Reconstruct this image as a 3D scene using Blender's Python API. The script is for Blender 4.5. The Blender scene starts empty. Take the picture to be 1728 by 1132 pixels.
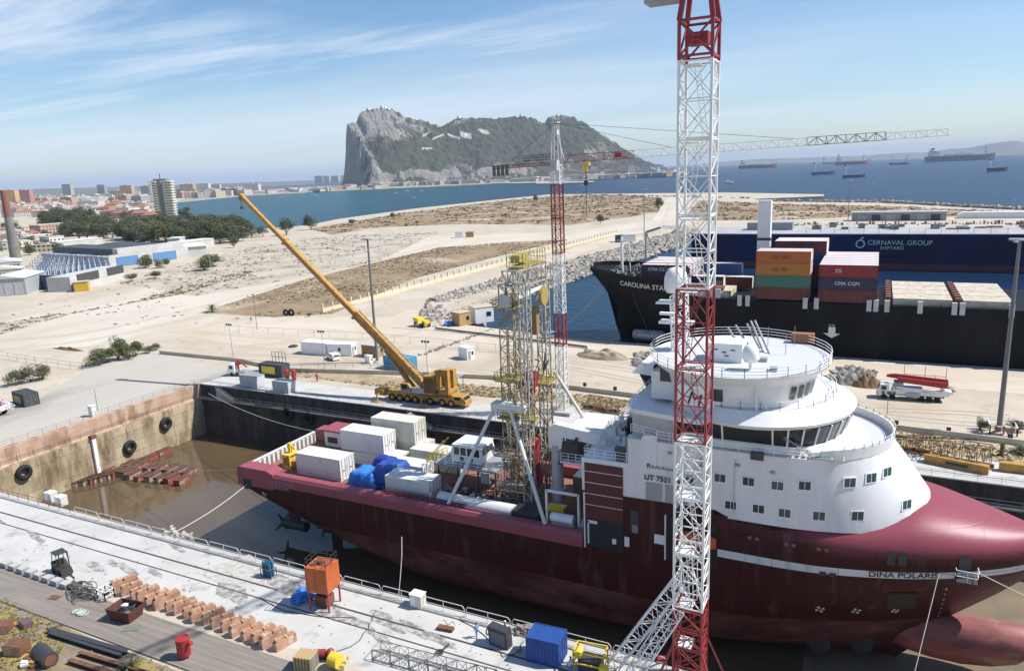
import bpy, bmesh, math, random
from mathutils import Vector, Matrix, noise
sc = bpy.context.scene
rnd = random.Random(7)
# ---------------- camera ----------------
FPX, CX, CY, HC = 1240.0, 864.0, 566.0, 48.0
PIT, ROL, YAW = math.radians(12.55), math.radians(2.3), math.atan(.5)
fh = Vector((-math.sin(YAW), math.cos(YAW), 0)); rt = Vector((math.cos(YAW), math.sin(YAW), 0)); zz = Vector((0, 0, 1))
FW = fh*math.cos(PIT) - zz*math.sin(PIT); UP = fh*math.sin(PIT) + zz*math.cos(PIT)
RR = rt*math.cos(ROL) - UP*math.sin(ROL); UU = UP*math.cos(ROL) + rt*math.sin(ROL)
CAM = Vector((0, 0, HC))
cam = bpy.data.cameras.new('camera'); cam_o = bpy.data.objects.new('camera', cam); sc.collection.objects.link(cam_o)
cam.sensor_width = 36; cam.lens = 36*FPX/1728; cam.clip_start = 0.5; cam.clip_end = 200000
M = Matrix((RR, UU, -FW)).transposed().to_4x4(); M.translation = CAM; cam_o.matrix_world = M
sc.camera = cam_o
# ---------------- light ----------------
SUN_AZ = math.radians(24); SUN_EL = math.radians(50); HAZE = 4.2e-5
sd = Vector((math.cos(SUN_AZ)*math.cos(SUN_EL), math.sin(SUN_AZ)*math.cos(SUN_EL), math.sin(SUN_EL)))
sl = bpy.data.lights.new('sun', 'SUN'); sl.energy = 5.0; sl.angle = math.radians(.53); sl.color = (1, .95, .88)
so = bpy.data.objects.new('sun', sl); sc.collection.objects.link(so); so.rotation_euler = sd.to_track_quat('Z', 'Y').to_euler()
w = bpy.data.worlds.new('World'); sc.world = w; w.use_nodes = True
nt = w.node_tree; N = nt.nodes; Lk = nt.links
for n in list(N): N.remove(n)
out = N.new('ShaderNodeOutputWorld'); bg = N.new('ShaderNodeBackground'); sky = N.new('ShaderNodeTexSky')
sky.sky_type = 'NISHITA'; sky.sun_disc = False; sky.sun_elevation = SUN_EL; sky.sun_rotation = math.pi/2 - SUN_AZ
sky.air_density = 1.0; sky.dust_density = .35; sky.ozone_density = 3.5; sky.altitude = 50
bg.inputs[1].default_value = .088
tc = N.new('ShaderNodeTexCoord'); sp = N.new('ShaderNodeSeparateXYZ'); Lk.new(tc.outputs['Generated'], sp.inputs[0])
def wm(op, a, b=None, clamp=False):
    m = N.new('ShaderNodeMath'); m.operation = op; m.use_clamp = clamp
    for i, v in enumerate((a, b)):
        if v is None: continue
        if isinstance(v, (int, float)): m.inputs[i].default_value = v
        else: Lk.new(v, m.inputs[i])
    return m.outputs[0]
zc = wm('ADD', wm('MAXIMUM', sp.outputs[2], 0.0), .07)
cb = N.new('ShaderNodeCombineXYZ'); Lk.new(wm('DIVIDE', sp.outputs[0], zc), cb.inputs[0]); Lk.new(wm('DIVIDE', sp.outputs[1], zc), cb.inputs[1])
mp = N.new('ShaderNodeMapping'); mp.inputs['Rotation'].default_value = (0, 0, math.radians(-24)); mp.inputs['Scale'].default_value = (.28, .95, 1); mp.inputs['Location'].default_value = (3.1, 1.7, 0)
Lk.new(cb.outputs[0], mp.inputs[0])
def wn(scale, det, rough, dist=0.):
    n = N.new('ShaderNodeTexNoise'); n.inputs['Scale'].default_value = scale; n.inputs['Detail'].default_value = det
    n.inputs['Roughness'].default_value = rough; n.inputs['Distortion'].default_value = dist; Lk.new(mp.outputs[0], n.inputs['Vector']); return n.outputs[0]
def wr(v, a, b):
    n = N.new('ShaderNodeMapRange'); n.inputs[1].default_value = a; n.inputs[2].default_value = b; n.interpolation_type = 'SMOOTHSTEP'; Lk.new(v, n.inputs[0]); return n.outputs[0]
c1 = wr(wn(1.15, 9, .6, .5), .44, .70); c2 = wr(wn(.5, 2, .5), .34, .52)
left = wr(wm('SUBTRACT', wm('MULTIPLY', sp.outputs[1], .3), sp.outputs[0]), -.05, .75)
lowf = wr(sp.outputs[2], .36, .10)
c3 = wr(wn(.33, 5, .6, .2), .30, .75)
cl = wm('MULTIPLY', c1, wm('MULTIPLY', c2, .95)); cl = wm('MULTIPLY', cl, wm('ADD', wm('MULTIPLY', left, .75), .25))
veil = wm('MULTIPLY', wm('MULTIPLY', c3, lowf), wm('ADD', wm('MULTIPLY', left, .68), .18))
cl = wm('MAXIMUM', cl, veil, True)
mx = N.new('ShaderNodeMixRGB'); Lk.new(cl, mx.inputs[0])
hs = N.new('ShaderNodeHueSaturation'); hs.inputs['Saturation'].default_value = 1.16; hs.inputs['Value'].default_value = 1.2; Lk.new(sky.outputs[0], hs.inputs['Color'])
Lk.new(hs.outputs[0], mx.inputs[1]); mx.inputs[2].default_value = (7.0, 7.8, 8.9, 1)
Lk.new(mx.outputs[0], bg.inputs[0]); Lk.new(bg.outputs[0], out.inputs[0])
sc.view_settings.view_transform = 'Standard'; sc.view_settings.look = 'None'; sc.view_settings.gamma = 1; sc.view_settings.exposure = .40
sc.render.engine = 'CYCLES'; sc.cycles.max_bounces = 6; sc.cycles.volume_bounces = 0; sc.cycles.transparent_max_bounces = 6
# ---------------- helpers ----------------
def ray(x, y): return FW + RR*((x-CX)/FPX) - UU*((y-CY)/FPX)
def G(x, y, z=0.):                                     # a pixel of the photograph on the level z
    d = ray(x, y); return CAM + d*((z-HC)/d.z)
def YP(x, y, Y): d = ray(x, y); return CAM + d*(Y/d.y)
def DP(x, y, dist): d = ray(x, y); h = math.hypot(d.x, d.y); return CAM + d*(dist/h)
C = sc.collection
def col4(c): return (c[0], c[1], c[2], 1)
MATS = {}
def mat(name, c, rough=.6, metal=0., c2=None, scale=1., bump=0., bscale=None, thr=(.35, .65), det=6, spec=None, coord='Object', c3=None, s3=.1, t3=(.5, .6), stretch=None, rand=False):
    if name in MATS: return MATS[name]
    m = bpy.data.materials.new(name); m.use_nodes = True; t = m.node_tree; b = t.nodes['Principled BSDF']
    b.inputs['Base Color'].default_value = col4(c); b.inputs['Roughness'].default_value = rough; b.inputs['Metallic'].default_value = metal
    if spec is not None: b.inputs['Specular IOR Level'].default_value = spec
    if c2 is not None or bump or c3 is not None:
        tcn = t.nodes.new('ShaderNodeTexCoord'); vec = tcn.outputs[coord]
        if rand:
            oi = t.nodes.new('ShaderNodeObjectInfo'); va = t.nodes.new('ShaderNodeVectorMath'); va.operation = 'MULTIPLY_ADD'; va.inputs[1].default_value = (37, 53, 71); t.links.new(oi.outputs['Random'], va.inputs[0]); t.links.new(vec, va.inputs[2]); vec = va.outputs[0]
        if stretch:
            mpn = t.nodes.new('ShaderNodeMapping'); mpn.inputs['Scale'].default_value = stretch; t.links.new(vec, mpn.inputs[0]); vec = mpn.outputs[0]
        def nz(s, d=det):
            n = t.nodes.new('ShaderNodeTexNoise'); n.inputs['Scale'].default_value = s; n.inputs['Detail'].default_value = d; n.inputs['Roughness'].default_value = .62; t.links.new(vec, n.inputs['Vector']); return n.outputs[0]
        cur = None
        if c2 is not None:
            mr = t.nodes.new('ShaderNodeMapRange'); mr.inputs[1].default_value = thr[0]; mr.inputs[2].default_value = thr[1]; t.links.new(nz(scale), mr.inputs[0])
            mxn = t.nodes.new('ShaderNodeMixRGB'); t.links.new(mr.outputs[0], mxn.inputs[0]); mxn.inputs[1].default_value = col4(c); mxn.inputs[2].default_value = col4(c2); cur = mxn.outputs[0]
        if c3 is not None:
            mr = t.nodes.new('ShaderNodeMapRange'); mr.inputs[1].default_value = t3[0]; mr.inputs[2].default_value = t3[1]; t.links.new(nz(s3, 9), mr.inputs[0])
            mxn = t.nodes.new('ShaderNodeMixRGB'); t.links.new(mr.outputs[0], mxn.inputs[0])
            if cur is None: mxn.inputs[1].default_value = col4(c)
            else: t.links.new(cur, mxn.inputs[1])
            mxn.inputs[2].default_value = col4(c3); cur = mxn.outputs[0]
        if cur is not None: t.links.new(cur, b.inputs['Base Color'])
        if bump:
            bp = t.nodes.new('ShaderNodeBump'); bp.inputs['Strength'].default_value = 1; bp.inputs['Distance'].default_value = bump; t.links.new(nz(bscale or scale*3), bp.inputs['Height']); t.links.new(bp.outputs[0], b.inputs['Normal'])
    MATS[name] = m; return m
class MB:
    def __init__(s): s.v = []; s.f = []
    def add(s, vs, fs):
        o = len(s.v); s.v += [tuple(v) for v in vs]; s.f += [tuple(i+o for i in f) for f in fs]; return s
    def box(s, c, d, rz=0., tilt=None):
        hx, hy, hz = d[0]/2, d[1]/2, d[2]/2; R = Matrix.Rotation(rz, 3, 'Z')
        if tilt: R = R @ Matrix.Rotation(tilt[0], 3, tilt[1])
        c = Vector(c); vs = [c + R @ Vector((sx*hx, sy*hy, sz*hz)) for sz in (-1, 1) for sy in (-1, 1) for sx in (-1, 1)]
        return s.add(vs, [(0, 2, 3, 1), (4, 5, 7, 6), (0, 1, 5, 4), (2, 6, 7, 3), (0, 4, 6, 2), (1, 3, 7, 5)])
    def bb(s, x0, x1, y0, y1, z0, z1): return s.box(((x0+x1)/2, (y0+y1)/2, (z0+z1)/2), (abs(x1-x0), abs(y1-y0), abs(z1-z0)))
    def bar(s, p, q, r, n=4, r2=None):
        p = Vector(p); q = Vector(q); d = q-p
        if d.length < 1e-6: return s
        d.normalize(); a = d.cross(zz if abs(d.z) < .95 else Vector((1, 0, 0))).normalized(); b = d.cross(a); r2 = r if r2 is None else r2
        vs = []
        for k in range(n):
            t = 2*math.pi*(k+.5)/n; o = a*math.cos(t) + b*math.sin(t); vs += [p+o*r, q+o*r2]
        fs = [(2*k, 2*((k+1) % n), 2*((k+1) % n)+1, 2*k+1) for k in range(n)]
        fs += [tuple(2*k for k in range(n))[::-1], tuple(2*k+1 for k in range(n))]
        return s.add(vs, fs)
    def path(s, pts, r, n=5):
        for a, b in zip(pts[:-1], pts[1:]): s.bar(a, b, r, n)
        return s
    def prism(s, poly, z0, z1):
        n = len(poly); vs = [(p[0], p[1], z0) for p in poly] + [(p[0], p[1], z1) for p in poly]
        fs = [tuple(range(n))[::-1], tuple(range(n, 2*n))] + [(k, (k+1) % n, n+(k+1) % n, n+k) for k in range(n)]
        return s.add(vs, fs)
    def profile(s, pts, y0, y1, axis='Y', o=(0, 0, 0), rz=0.):
        # polygon in x-z, pushed out along y
        R = Matrix.Rotation(rz, 3, 'Z'); o = Vector(o); n = len(pts)
        vs = [o + R @ Vector((p[0], y0, p[1])) for p in pts] + [o + R @ Vector((p[0], y1, p[1])) for p in pts]
        return s.add(vs, [tuple(range(n)), tuple(range(n, 2*n))[::-1]] + [(k, n+k, n+(k+1) % n, (k+1) % n) for k in range(n)])
    def loft(s, rings, caps=True, closed=True):
        n = len(rings[0]); vs = [p for r in rings for p in r]; fs = []
        for i in range(len(rings)-1):
            for k in range(n if closed else n-1):
                k2 = (k+1) % n; fs.append((i*n+k, i*n+k2, (i+1)*n+k2, (i+1)*n+k))
        if caps: fs += [tuple(range(n))[::-1], tuple((len(rings)-1)*n+k for k in range(n))]
        return s.add(vs, fs)
    def lathe(s, prof, c=(0, 0, 0), n=20):
        rings = [[(c[0]+r*math.cos(2*math.pi*k/n), c[1]+r*math.sin(2*math.pi*k/n), c[2]+z) for k in range(n)] for r, z in prof]
        return s.loft(rings)
    def tube(s, p, q, r, n=16): return s.bar(p, q, r, n)
    def torus(s, c, R, r, ax='Y', n=18, m=8):
        rings = []
        for i in range(n+1):
            t = 2*math.pi*i/n; ring = []
            for k in range(m):
                u = 2*math.pi*k/m; a = (R+r*math.cos(u))*math.cos(t); b = (R+r*math.cos(u))*math.sin(t); h = r*math.sin(u)
                ring.append({'Y': (c[0]+a, c[1]+h, c[2]+b), 'X': (c[0]+h, c[1]+a, c[2]+b), 'Z': (c[0]+a, c[1]+b, c[2]+h)}[ax])
            rings.append(ring)
        return s.loft(rings, caps=False)
    def grid(s, pts): # pts[i][j]
        n = len(pts[0]); vs = [p for r in pts for p in r]
        return s.add(vs, [(i*n+k, i*n+k+1, (i+1)*n+k+1, (i+1)*n+k) for i in range(len(pts)-1) for k in range(n-1)])
    def blob(s, c, r, seed=0, sz=.7, lv=1, rough=.35):
        bm = bmesh.new(); bmesh.ops.create_icosphere(bm, subdivisions=lv, radius=1)
        vs = []
        for v in bm.verts:
            k = 1 + rough*noise.noise(v.co*1.7 + Vector((seed*3.1, seed*1.7, 0)))*2
            vs.append((c[0]+v.co.x*r*k, c[1]+v.co.y*r*k, c[2]+v.co.z*r*k*sz))
        fs = [tuple(v.index for v in f.verts) for f in bm.faces]; bm.free(); return s.add(vs, fs)
    def build(s, name, m, parent=None, world=False, smooth=False, fix=True):
        me = bpy.data.meshes.new(name); vs = s.v
        if world and parent is not None:
            Mi = parent.matrix_basis.inverted(); vs = [tuple(Mi @ Vector(v)) for v in vs]
        me.from_pydata(vs, [], s.f); me.update()
        if fix:
            bm = bmesh.new(); bm.from_mesh(me); bmesh.ops.recalc_face_normals(bm, faces=bm.faces); bm.to_mesh(me); bm.free()
        if smooth is True: me.shade_smooth()
        elif smooth:
            me.shade_smooth(); me.set_sharp_from_angle(angle=math.radians(smooth))
        if isinstance(m, (list, tuple)):
            for k in m: me.materials.append(k)
        else: me.materials.append(m)
        o = bpy.data.objects.new(name, me); C.objects.link(o)
        if parent is not None: o.parent = parent
        return o
def tag(o, label, cat, group=None, kind=None):
    if label: o['label'] = label
    if cat: o['category'] = cat
    if group: o['group'] = group
    if kind: o['kind'] = kind
    return o
def thing(name, label, cat, loc=(0, 0, 0), rz=0., group=None):
    o = bpy.data.objects.new(name, None); C.objects.link(o); o.empty_display_size = .5
    o.location = loc; o.rotation_euler = (0, 0, rz)
    return tag(o, label, cat, group)
def split(o, name, cap=100):
    me = o.data; par = list(range(len(me.vertices)))
    def fd(i):
        while par[i] != i: par[i] = par[par[i]]; i = par[i]
        return i
    for f in me.polygons:
        a = fd(f.vertices[0])
        for v in f.vertices[1:]: par[fd(v)] = a
    gr = {}
    for f in me.polygons: gr.setdefault(fd(f.vertices[0]), []).append(f)
    res = []; keys = list(gr)
    for i, k in enumerate(keys):
        ids = {}; fs = []
        for f in gr[k]: fs.append([ids.setdefault(v, len(ids)) for v in f.vertices])
        n = bpy.data.meshes.new(name); n.from_pydata([tuple(me.vertices[v].co) for v in ids], [], fs); n.materials.append(me.materials[0]); q = bpy.data.objects.new(name, n); C.objects.link(q); q.parent = o.parent; res.append(q)
    bpy.data.objects.remove(o); return res
def copy_tree(o, parent=None, loc=None, rz=None, label=None, scale=None):
    c = o.copy(); C.objects.link(c)
    if parent is not None: c.parent = parent
    if loc is not None: c.location = loc
    if rz is not None: c.rotation_euler = (0, 0, rz)
    if scale is not None: c.scale = scale if hasattr(scale, '__len__') else (scale,)*3
    if label: c['label'] = label
    for ch in KIDS.get(o.name, []) or [x for x in o.children]: copy_tree(ch, c)
    return c
KIDS = {}
def struct(name, mb, m, **k):
    o = mb.build(name, m, **k); o['kind'] = 'structure'; return o
def text(name, s, size, m, loc, rot, parent=None, ext=.01, fn=None, bold=0.):
    cu = bpy.data.curves.new(name, 'FONT'); cu.body = s; cu.size = size; cu.extrude = ext; cu.offset = bold
    to = bpy.data.objects.new(name+'_tmp', cu); C.objects.link(to); bpy.context.view_layer.update()
    me = bpy.data.meshes.new_from_object(to.evaluated_get(bpy.context.evaluated_depsgraph_get())); bpy.data.objects.remove(to)
    R = Matrix.Rotation(rot[2], 4, 'Z') @ Matrix.Rotation(rot[1], 4, 'Y') @ Matrix.Rotation(rot[0], 4, 'X'); T = Matrix.Translation(loc) @ R
    for v in me.vertices:
        p = T @ v.co
        if fn: p = fn(p)
        if parent is not None: p = parent.matrix_basis.inverted() @ p
        v.co = p
    me.materials.clear(); me.materials.append(m); me.name = name
    o = bpy.data.objects.new(name, me); C.objects.link(o)
    if parent is not None: o.parent = parent
    return o
def lattice(mb, p0, p1, w, h, r, bays, rd=None, side=None, four=True):
    p0 = Vector(p0); p1 = Vector(p1); d = (p1-p0).normalized(); rd = rd or r*.6
    a = side or d.cross(zz if abs(d.z) < .9 else Vector((0, 1, 0))).normalized(); a = Vector(a); b = a.cross(d).normalized()
    if four: co = [(-w/2, -h/2), (w/2, -h/2), (w/2, h/2), (-w/2, h/2)]
    else: co = [(-w/2, 0), (w/2, 0), (0, h)]
    off = [a*x + b*y for x, y in co]; n = len(off)
    for o in off: mb.bar(p0+o, p1+o, r)
    L = (p1-p0).length
    for i in range(bays):
        s0 = p0 + d*(L*i/bays); s1 = p0 + d*(L*(i+1)/bays)
        for k in range(n):
            k2 = (k+1) % n; mb.bar(s0+off[k], s0+off[k2], rd)
            if (i+k) % 2: mb.bar(s0+off[k], s1+off[k2], rd)
            else: mb.bar(s0+off[k2], s1+off[k], rd)
    for k in range(n): mb.bar(p1+off[k], p1+off[(k+1) % n], rd)
    return mb
def railing(mb, pts, h=1.1, step=2., r=.035, rails=2, closed=False):
    pts = [Vector(p) for p in pts]
    if closed: pts = pts+[pts[0]]
    for a, b in zip(pts[:-1], pts[1:]):
        L = (b-a).length; n = max(1, round(L/step))
        for i in range(n+1): p = a+(b-a)*(i/n); mb.bar(p, p+Vector((0, 0, h)), r)
        for k in range(1, rails+1): mb.bar(a+Vector((0, 0, h*k/rails)), b+Vector((0, 0, h*k/rails)), r*.9)
    return mb
def sheet(poly, z):
    mb = MB(); mb.add([(p[0], p[1], z) for p in poly], [tuple(range(len(poly)))]); return mb
# ---------------- materials ----------------
sand = mat('sand', (.50, .445, .36), .95, c2=(.40, .34, .255), scale=.05, thr=(.38, .66), bump=.06, bscale=1.4, c3=(.33, .275, .20), s3=.35, t3=(.56, .70), det=12)
white_conc = mat('pale_concrete', (.45, .44, .415), .85, c2=(.54, .53, .505), scale=.16, thr=(.35, .7), c3=(.29, .28, .265), s3=.28, t3=(.56, .72), bump=.01, det=12)
grey_conc = mat('grey_concrete', (.40, .385, .36), .9, c2=(.50, .485, .455), scale=.06, c3=(.30, .28, .26), s3=.1, t3=(.56, .66), bump=.01, stretch=(.35, 1, 1))
white = mat('white_paint', (.80, .80, .79), .35, c2=(.72, .71, .69), scale=.35, thr=(.5, .8))
shipw = mat('ship_white_paint', (.72, .72, .72), .32, c2=(.58, .58, .58), scale=.3, thr=(.45, .75), c3=(.50, .46, .42), s3=.8, t3=(.66, .76), stretch=(1, 1, .25))
wht_dirty = mat('weathered_white_paint', (.66, .66, .63), .5, c2=(.40, .35, .30), scale=1.1, thr=(.56, .8), stretch=(1, 1, .35))
maroon = mat('maroon_paint', (.15, .022, .035), .3, c2=(.18, .028, .042), scale=.4)
red = mat('red_paint', (.33, .035, .04), .5, c2=(.24, .03, .03), scale=1.2)
bred = mat('bright_red_paint', (.42, .03, .035), .5, c2=(.28, .03, .03), scale=1.5)
rust = mat('rusty_steel', (.20, .085, .05), .9, c2=(.10, .05, .035), scale=1.5)
yel = mat('crane_yellow_paint', (.50, .27, .05), .5, c2=(.27, .15, .05), scale=1.1, thr=(.42, .70), det=10)
byel = mat('bright_yellow_paint', (.72, .52, .05), .5)
dark = mat('dark_steel', (.045, .045, .05), .5)
blk = mat('black_rubber', (.012, .012, .012), .8)
navy = mat('navy_paint', (.012, .022, .10), .35)
grey = mat('grey_paint', (.33, .34, .35), .5, c2=(.24, .25, .26), scale=1.)
lgrey = mat('light_grey_paint', (.50, .51, .52), .5, c2=(.42, .43, .44), scale=.5)
steel = mat('galvanised_steel', (.36, .36, .36), .45, .6)
glass = mat('window_glass', (.02, .028, .032), .06)
blue = mat('blue_paint', (.03, .10, .36), .5, c2=(.025, .08, .28), scale=1.)
tarpb = mat('blue_tarpaulin', (.02, .12, .50), .6, c2=(.05, .25, .62), scale=1.2)
cyanb = mat('sky_blue_paint', (.06, .28, .45), .55)
orange = mat('orange_paint', (.52, .13, .035), .6, c2=(.36, .09, .03), scale=.9)
wood = mat('timber', (.52, .31, .20), .9, c2=(.30, .16, .09), scale=1.5, rand=True, c3=(.62, .46, .34), s3=.6, t3=(.56, .64), stretch=(.5, 3, 3))
oldwood = mat('old_planks', (.27, .24, .205), .95, c2=(.165, .145, .125), scale=.9, thr=(.3, .7), stretch=(.12, 2.6, 1))
grass = mat('dry_grass', (.20, .14, .065), 1, c2=(.10, .10, .03), scale=.5)
stone = mat('rubble_stone', (.46, .43, .38), .95, c2=(.30, .28, .25), scale=.3)
# ================= SETTING =================
SEA = -2.5; WAT = -12.5
DX0, DX1, DY0, DY1 = -147.5, 190., 62.4, 122.
# ---- land: one ground sheet cut round the dry dock and the basin ----
shoreL = [(-700, -250), (-900, 100), (-2300, 300), (-2700, 1000)]
def ground():
    mb = MB()
    # blocks round the dock and the basin (all at z 0)
    xs = [-1100, DX0, 400]
    mb.bb(-700, 400, -260, DY0, -16, 0)                      # near quay
    mb.bb(-700, DX0, DY0, DY1, -16, 0)                       # head of the dock
    mb.bb(DX1, 400, DY0, DY1, -16, 0)
    mb.bb(-700, 400, DY1, 193.8, -16, 0)                     # between dock and basin
    P = [(-700, 193.8), (-136, 193.8), (-136, 548), (400, 548), (400, 560), (330, 640), (110, 751), (10, 893), (-119, 962), (-150, 1030), (-66, 1076), (-69, 1128), (-224, 1275), (-330, 1310), (-428, 1337), (-597, 1398), (-606, 1290), (-615, 1171), (-620, 933), (-590, 720), (-555, 625), (-584, 552), (-700, 540)]
    mb.prism(P, -16, 0)
    mb.prism([(-700, -260), (-700, 540), (-860, 660), (-1225, 1016), (-1500, 1160), (-1870, 1555), (-2130, 2040), (-3000, 2850), (-4600, 2600), (-3900, -200)], -16, 0)
    return mb
struct('ground', ground(), sand)
# far strip: border town, airport runway and rock apron across the bay
far = [(-1870, 1553), (-2130, 2035), (-2050, 2320), (-1840, 2510), (-1650, 2760), (-1529, 2920), (-1440, 2880), (-1290, 2740), (-1250, 2750), (-1330, 2860), (-1180, 3200), (-980, 3290)] + [tuple(G(1100, 299.5, -2.5))[:2], tuple(G(1146, 298.5, -2.5))[:2], tuple(DP(1152, 290, 4300))[:2], tuple(DP(1120, 290, 5600))[:2]] + [(-2600, 6500), (-3600, 5200), (-3400, 3200), (-3000, 2600)]
struct('far_shore', MB().prism(far, -16, .2), mat('far_soil', (.36, .33, .27), 1, c2=(.17, .19, .13), scale=.012, thr=(.45, .6)))
bw = [G(905, 309, -2.5), G(1002, 307.5, -2.5), G(1002, 309.5, -2.5), G(905, 312, -2.5)]
struct('breakwater', MB().prism([(p.x, p.y) for p in bw], -8, 1.5), stone)
# ---- sea ----
m = bpy.data.materials.new('sea_water'); m.use_nodes = True; t = m.node_tree; b = t.nodes['Principled BSDF']
b.inputs['Roughness'].default_value = .34; b.inputs['IOR'].default_value = 1.33; b.inputs['Specular IOR Level'].default_value = .25
tcn = t.nodes.new('ShaderNodeTexCoord'); nn = t.nodes.new('ShaderNodeTexNoise'); nn.inputs['Scale'].default_value = .35; nn.inputs['Detail'].default_value = 8
mpn = t.nodes.new('ShaderNodeMapping'); mpn.inputs['Scale'].default_value = (1, .5, 1); mpn.inputs['Rotation'].default_value = (0, 0, .5); t.links.new(tcn.outputs['Object'], mpn.inputs[0]); t.links.new(mpn.outputs[0], nn.inputs[0])
bp = t.nodes.new('ShaderNodeBump'); bp.inputs['Distance'].default_value = .6; bp.inputs['Strength'].default_value = .8; t.links.new(nn.outputs[0], bp.inputs['Height']); t.links.new(bp.outputs[0], b.inputs['Normal'])
# shallow turquoise water in the western bay, deep blue to the east
sx = t.nodes.new('ShaderNodeSeparateXYZ'); t.links.new(tcn.outputs['Object'], sx.inputs[0])
dv = t.nodes.new('ShaderNodeMath'); dv.operation = 'MULTIPLY_ADD'; t.links.new(sx.outputs[1], dv.inputs[0]); dv.inputs[1].default_value = .45; t.links.new(sx.outputs[0], dv.inputs[2])
mr = t.nodes.new('ShaderNodeMapRange'); t.links.new(dv.outputs[0], mr.inputs[0]); mr.inputs[1].default_value = -420; mr.inputs[2].default_value = 150
n2 = t.nodes.new('ShaderNodeTexNoise'); n2.inputs['Scale'].default_value = .012; n2.inputs['Detail'].default_value = 8; t.links.new(mpn.outputs[0], n2.inputs[0])
mxa = t.nodes.new('ShaderNodeMixRGB'); t.links.new(mr.outputs[0], mxa.inputs[0]); mxa.inputs[1].default_value = (.006, .075, .098, 1); mxa.inputs[2].default_value = (.004, .024, .068, 1)
mxb = t.nodes.new('ShaderNodeMixRGB'); mxb.blend_type = 'MULTIPLY'; t.links.new(n2.outputs[0], mxb.inputs[2]); mxb.inputs[0].default_value = .35; t.links.new(mxa.outputs[0], mxb.inputs[1]); t.links.new(mxb.outputs[0], b.inputs['Base Color'])
seam = m
mb = MB(); R0 = 42000; n = 64
mb.add([(R0*math.cos(2*math.pi*k/n), R0*math.sin(2*math.pi*k/n), SEA) for k in range(n)], [tuple(range(n))])
# cut the dock out: the sea is a ring made of strips so that it never lies over the dry dock
mb = MB()
def quadxy(x0, x1, y0, y1): mb.add([(x0, y0, SEA), (x1, y0, SEA), (x1, y1, SEA), (x0, y1, SEA)], [(0, 1, 2, 3)])
quadxy(-42000, 42000, 150, 42000); quadxy(-42000, -400, -6000, 150); quadxy(380, 42000, -6000, 150)
struct('sea', mb, seam)
# ---- dock floor and shallow muddy water ----
floor = mat('dock_floor', (.20, .15, .09), .8, c2=(.13, .10, .07), scale=.15, bump=.02)
pts = [[(x, y, (-12.75 if x < -12 else -12.75 + min(1, (x+12)/10)*.35)) for y in (DY0, 75, 92, 110, DY1)] for x in (DX0, -60, -12, -7, -2, 40, DX1)]
struct('dock_floor', MB().grid(pts), floor)
m = bpy.data.materials.new('muddy_water'); m.use_nodes = True; t = m.node_tree; b = t.nodes['Principled BSDF']
b.inputs['Base Color'].default_value = (.165, .105, .048, 1); b.inputs['Roughness'].default_value = .04; b.inputs['IOR'].default_value = 1.5
nn = t.nodes.new('ShaderNodeTexNoise'); nn.inputs['Scale'].default_value = .12; nn.inputs['Detail'].default_value = 6; tcn = t.nodes.new('ShaderNodeTexCoord'); t.links.new(tcn.outputs['Object'], nn.inputs[0])
rr = t.nodes.new('ShaderNodeMixRGB'); t.links.new(nn.outputs[0], rr.inputs[0]); rr.inputs[1].default_value = (.125, .085, .044, 1); rr.inputs[2].default_value = (.07, .052, .033, 1); t.links.new(rr.outputs[0], b.inputs['Base Color'])
n3 = t.nodes.new('ShaderNodeTexNoise'); n3.inputs['Scale'].default_value = 1.2; t.links.new(tcn.outputs['Object'], n3.inputs[0])
bp = t.nodes.new('ShaderNodeBump'); bp.inputs['Distance'].default_value = .004; t.links.new(n3.outputs[0], bp.inputs['Height']); t.links.new(bp.outputs[0], b.inputs['Normal'])
struct('dock_water', sheet([(DX0+.05, DY0+.05), (-2, DY0+.05), (-2, DY1-.05), (DX0+.05, DY1-.05)], WAT), m)
# ---- ground sheets ----
def gs(name, pix, z, m, world=None):
    poly = world or [tuple(G(*p))[:2] for p in pix]
    return struct(name, sheet(poly, z), m)
apron = mat('far_apron', (.46, .425, .37), .9, c2=(.39, .36, .31), scale=.06, thr=(.3, .7), c3=(.29, .27, .245), s3=.06, t3=(.54, .66), stretch=(1, .3, 1), det=10)
gs('head_quay_paving', None, .004, apron, [(-260, 40), (-148.1, 40), (-148.1, 122.6), (-100, 122.6), (-100, 131), (-131, 131.5), (-168, 138), (-190, 146), (-196, 129), (-175, 99), (-195, 90), (-260, 60)])
gs('far_quay_paving', None, .006, white_conc, [(-147, 122.9), (120, 122.9), (120, 131.5), (-147, 131.5)])
gs('near_quay_paving', None, .006, white_conc, [(-260, 61.6), (-260, 49.0), (-101, 48.9), (-84, 48.9), (-79, 50.0), (-52, 50.4), (-30, 50.4), (60, 50.4), (60, 61.6)])
gs('cargo_quay_paving', None, .005, mat('quay_slab', (.50, .46, .40), .9, c2=(.42, .36, .29), scale=.08, c3=(.52, .50, .46), s3=.05), [(-150, 183), (120, 183), (120, 193.4), (-140, 193.4)])
gs('plank_road', None, .007, oldwood, [(-260, 43.6), (60, 43.6), (60, 48.7), (-260, 48.7)])
road = mat('dirt_road', (.55, .50, .425), .95, c2=(.47, .41, .325), scale=.04, thr=(.4, .65), stretch=(1, .3, 1), c3=(.40, .345, .27), s3=.3, t3=(.57, .72), det=12)
gs('dirt_road', [(0, 590), (0, 545), (230, 490), (430, 440), (600, 415), (740, 398), (960, 392), (1100, 372), (1130, 333), (1170, 333), (1160, 372), (1090, 392), (930, 412), (740, 440), (620, 470), (430, 500), (330, 560), (140, 585)], .008, road)
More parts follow.
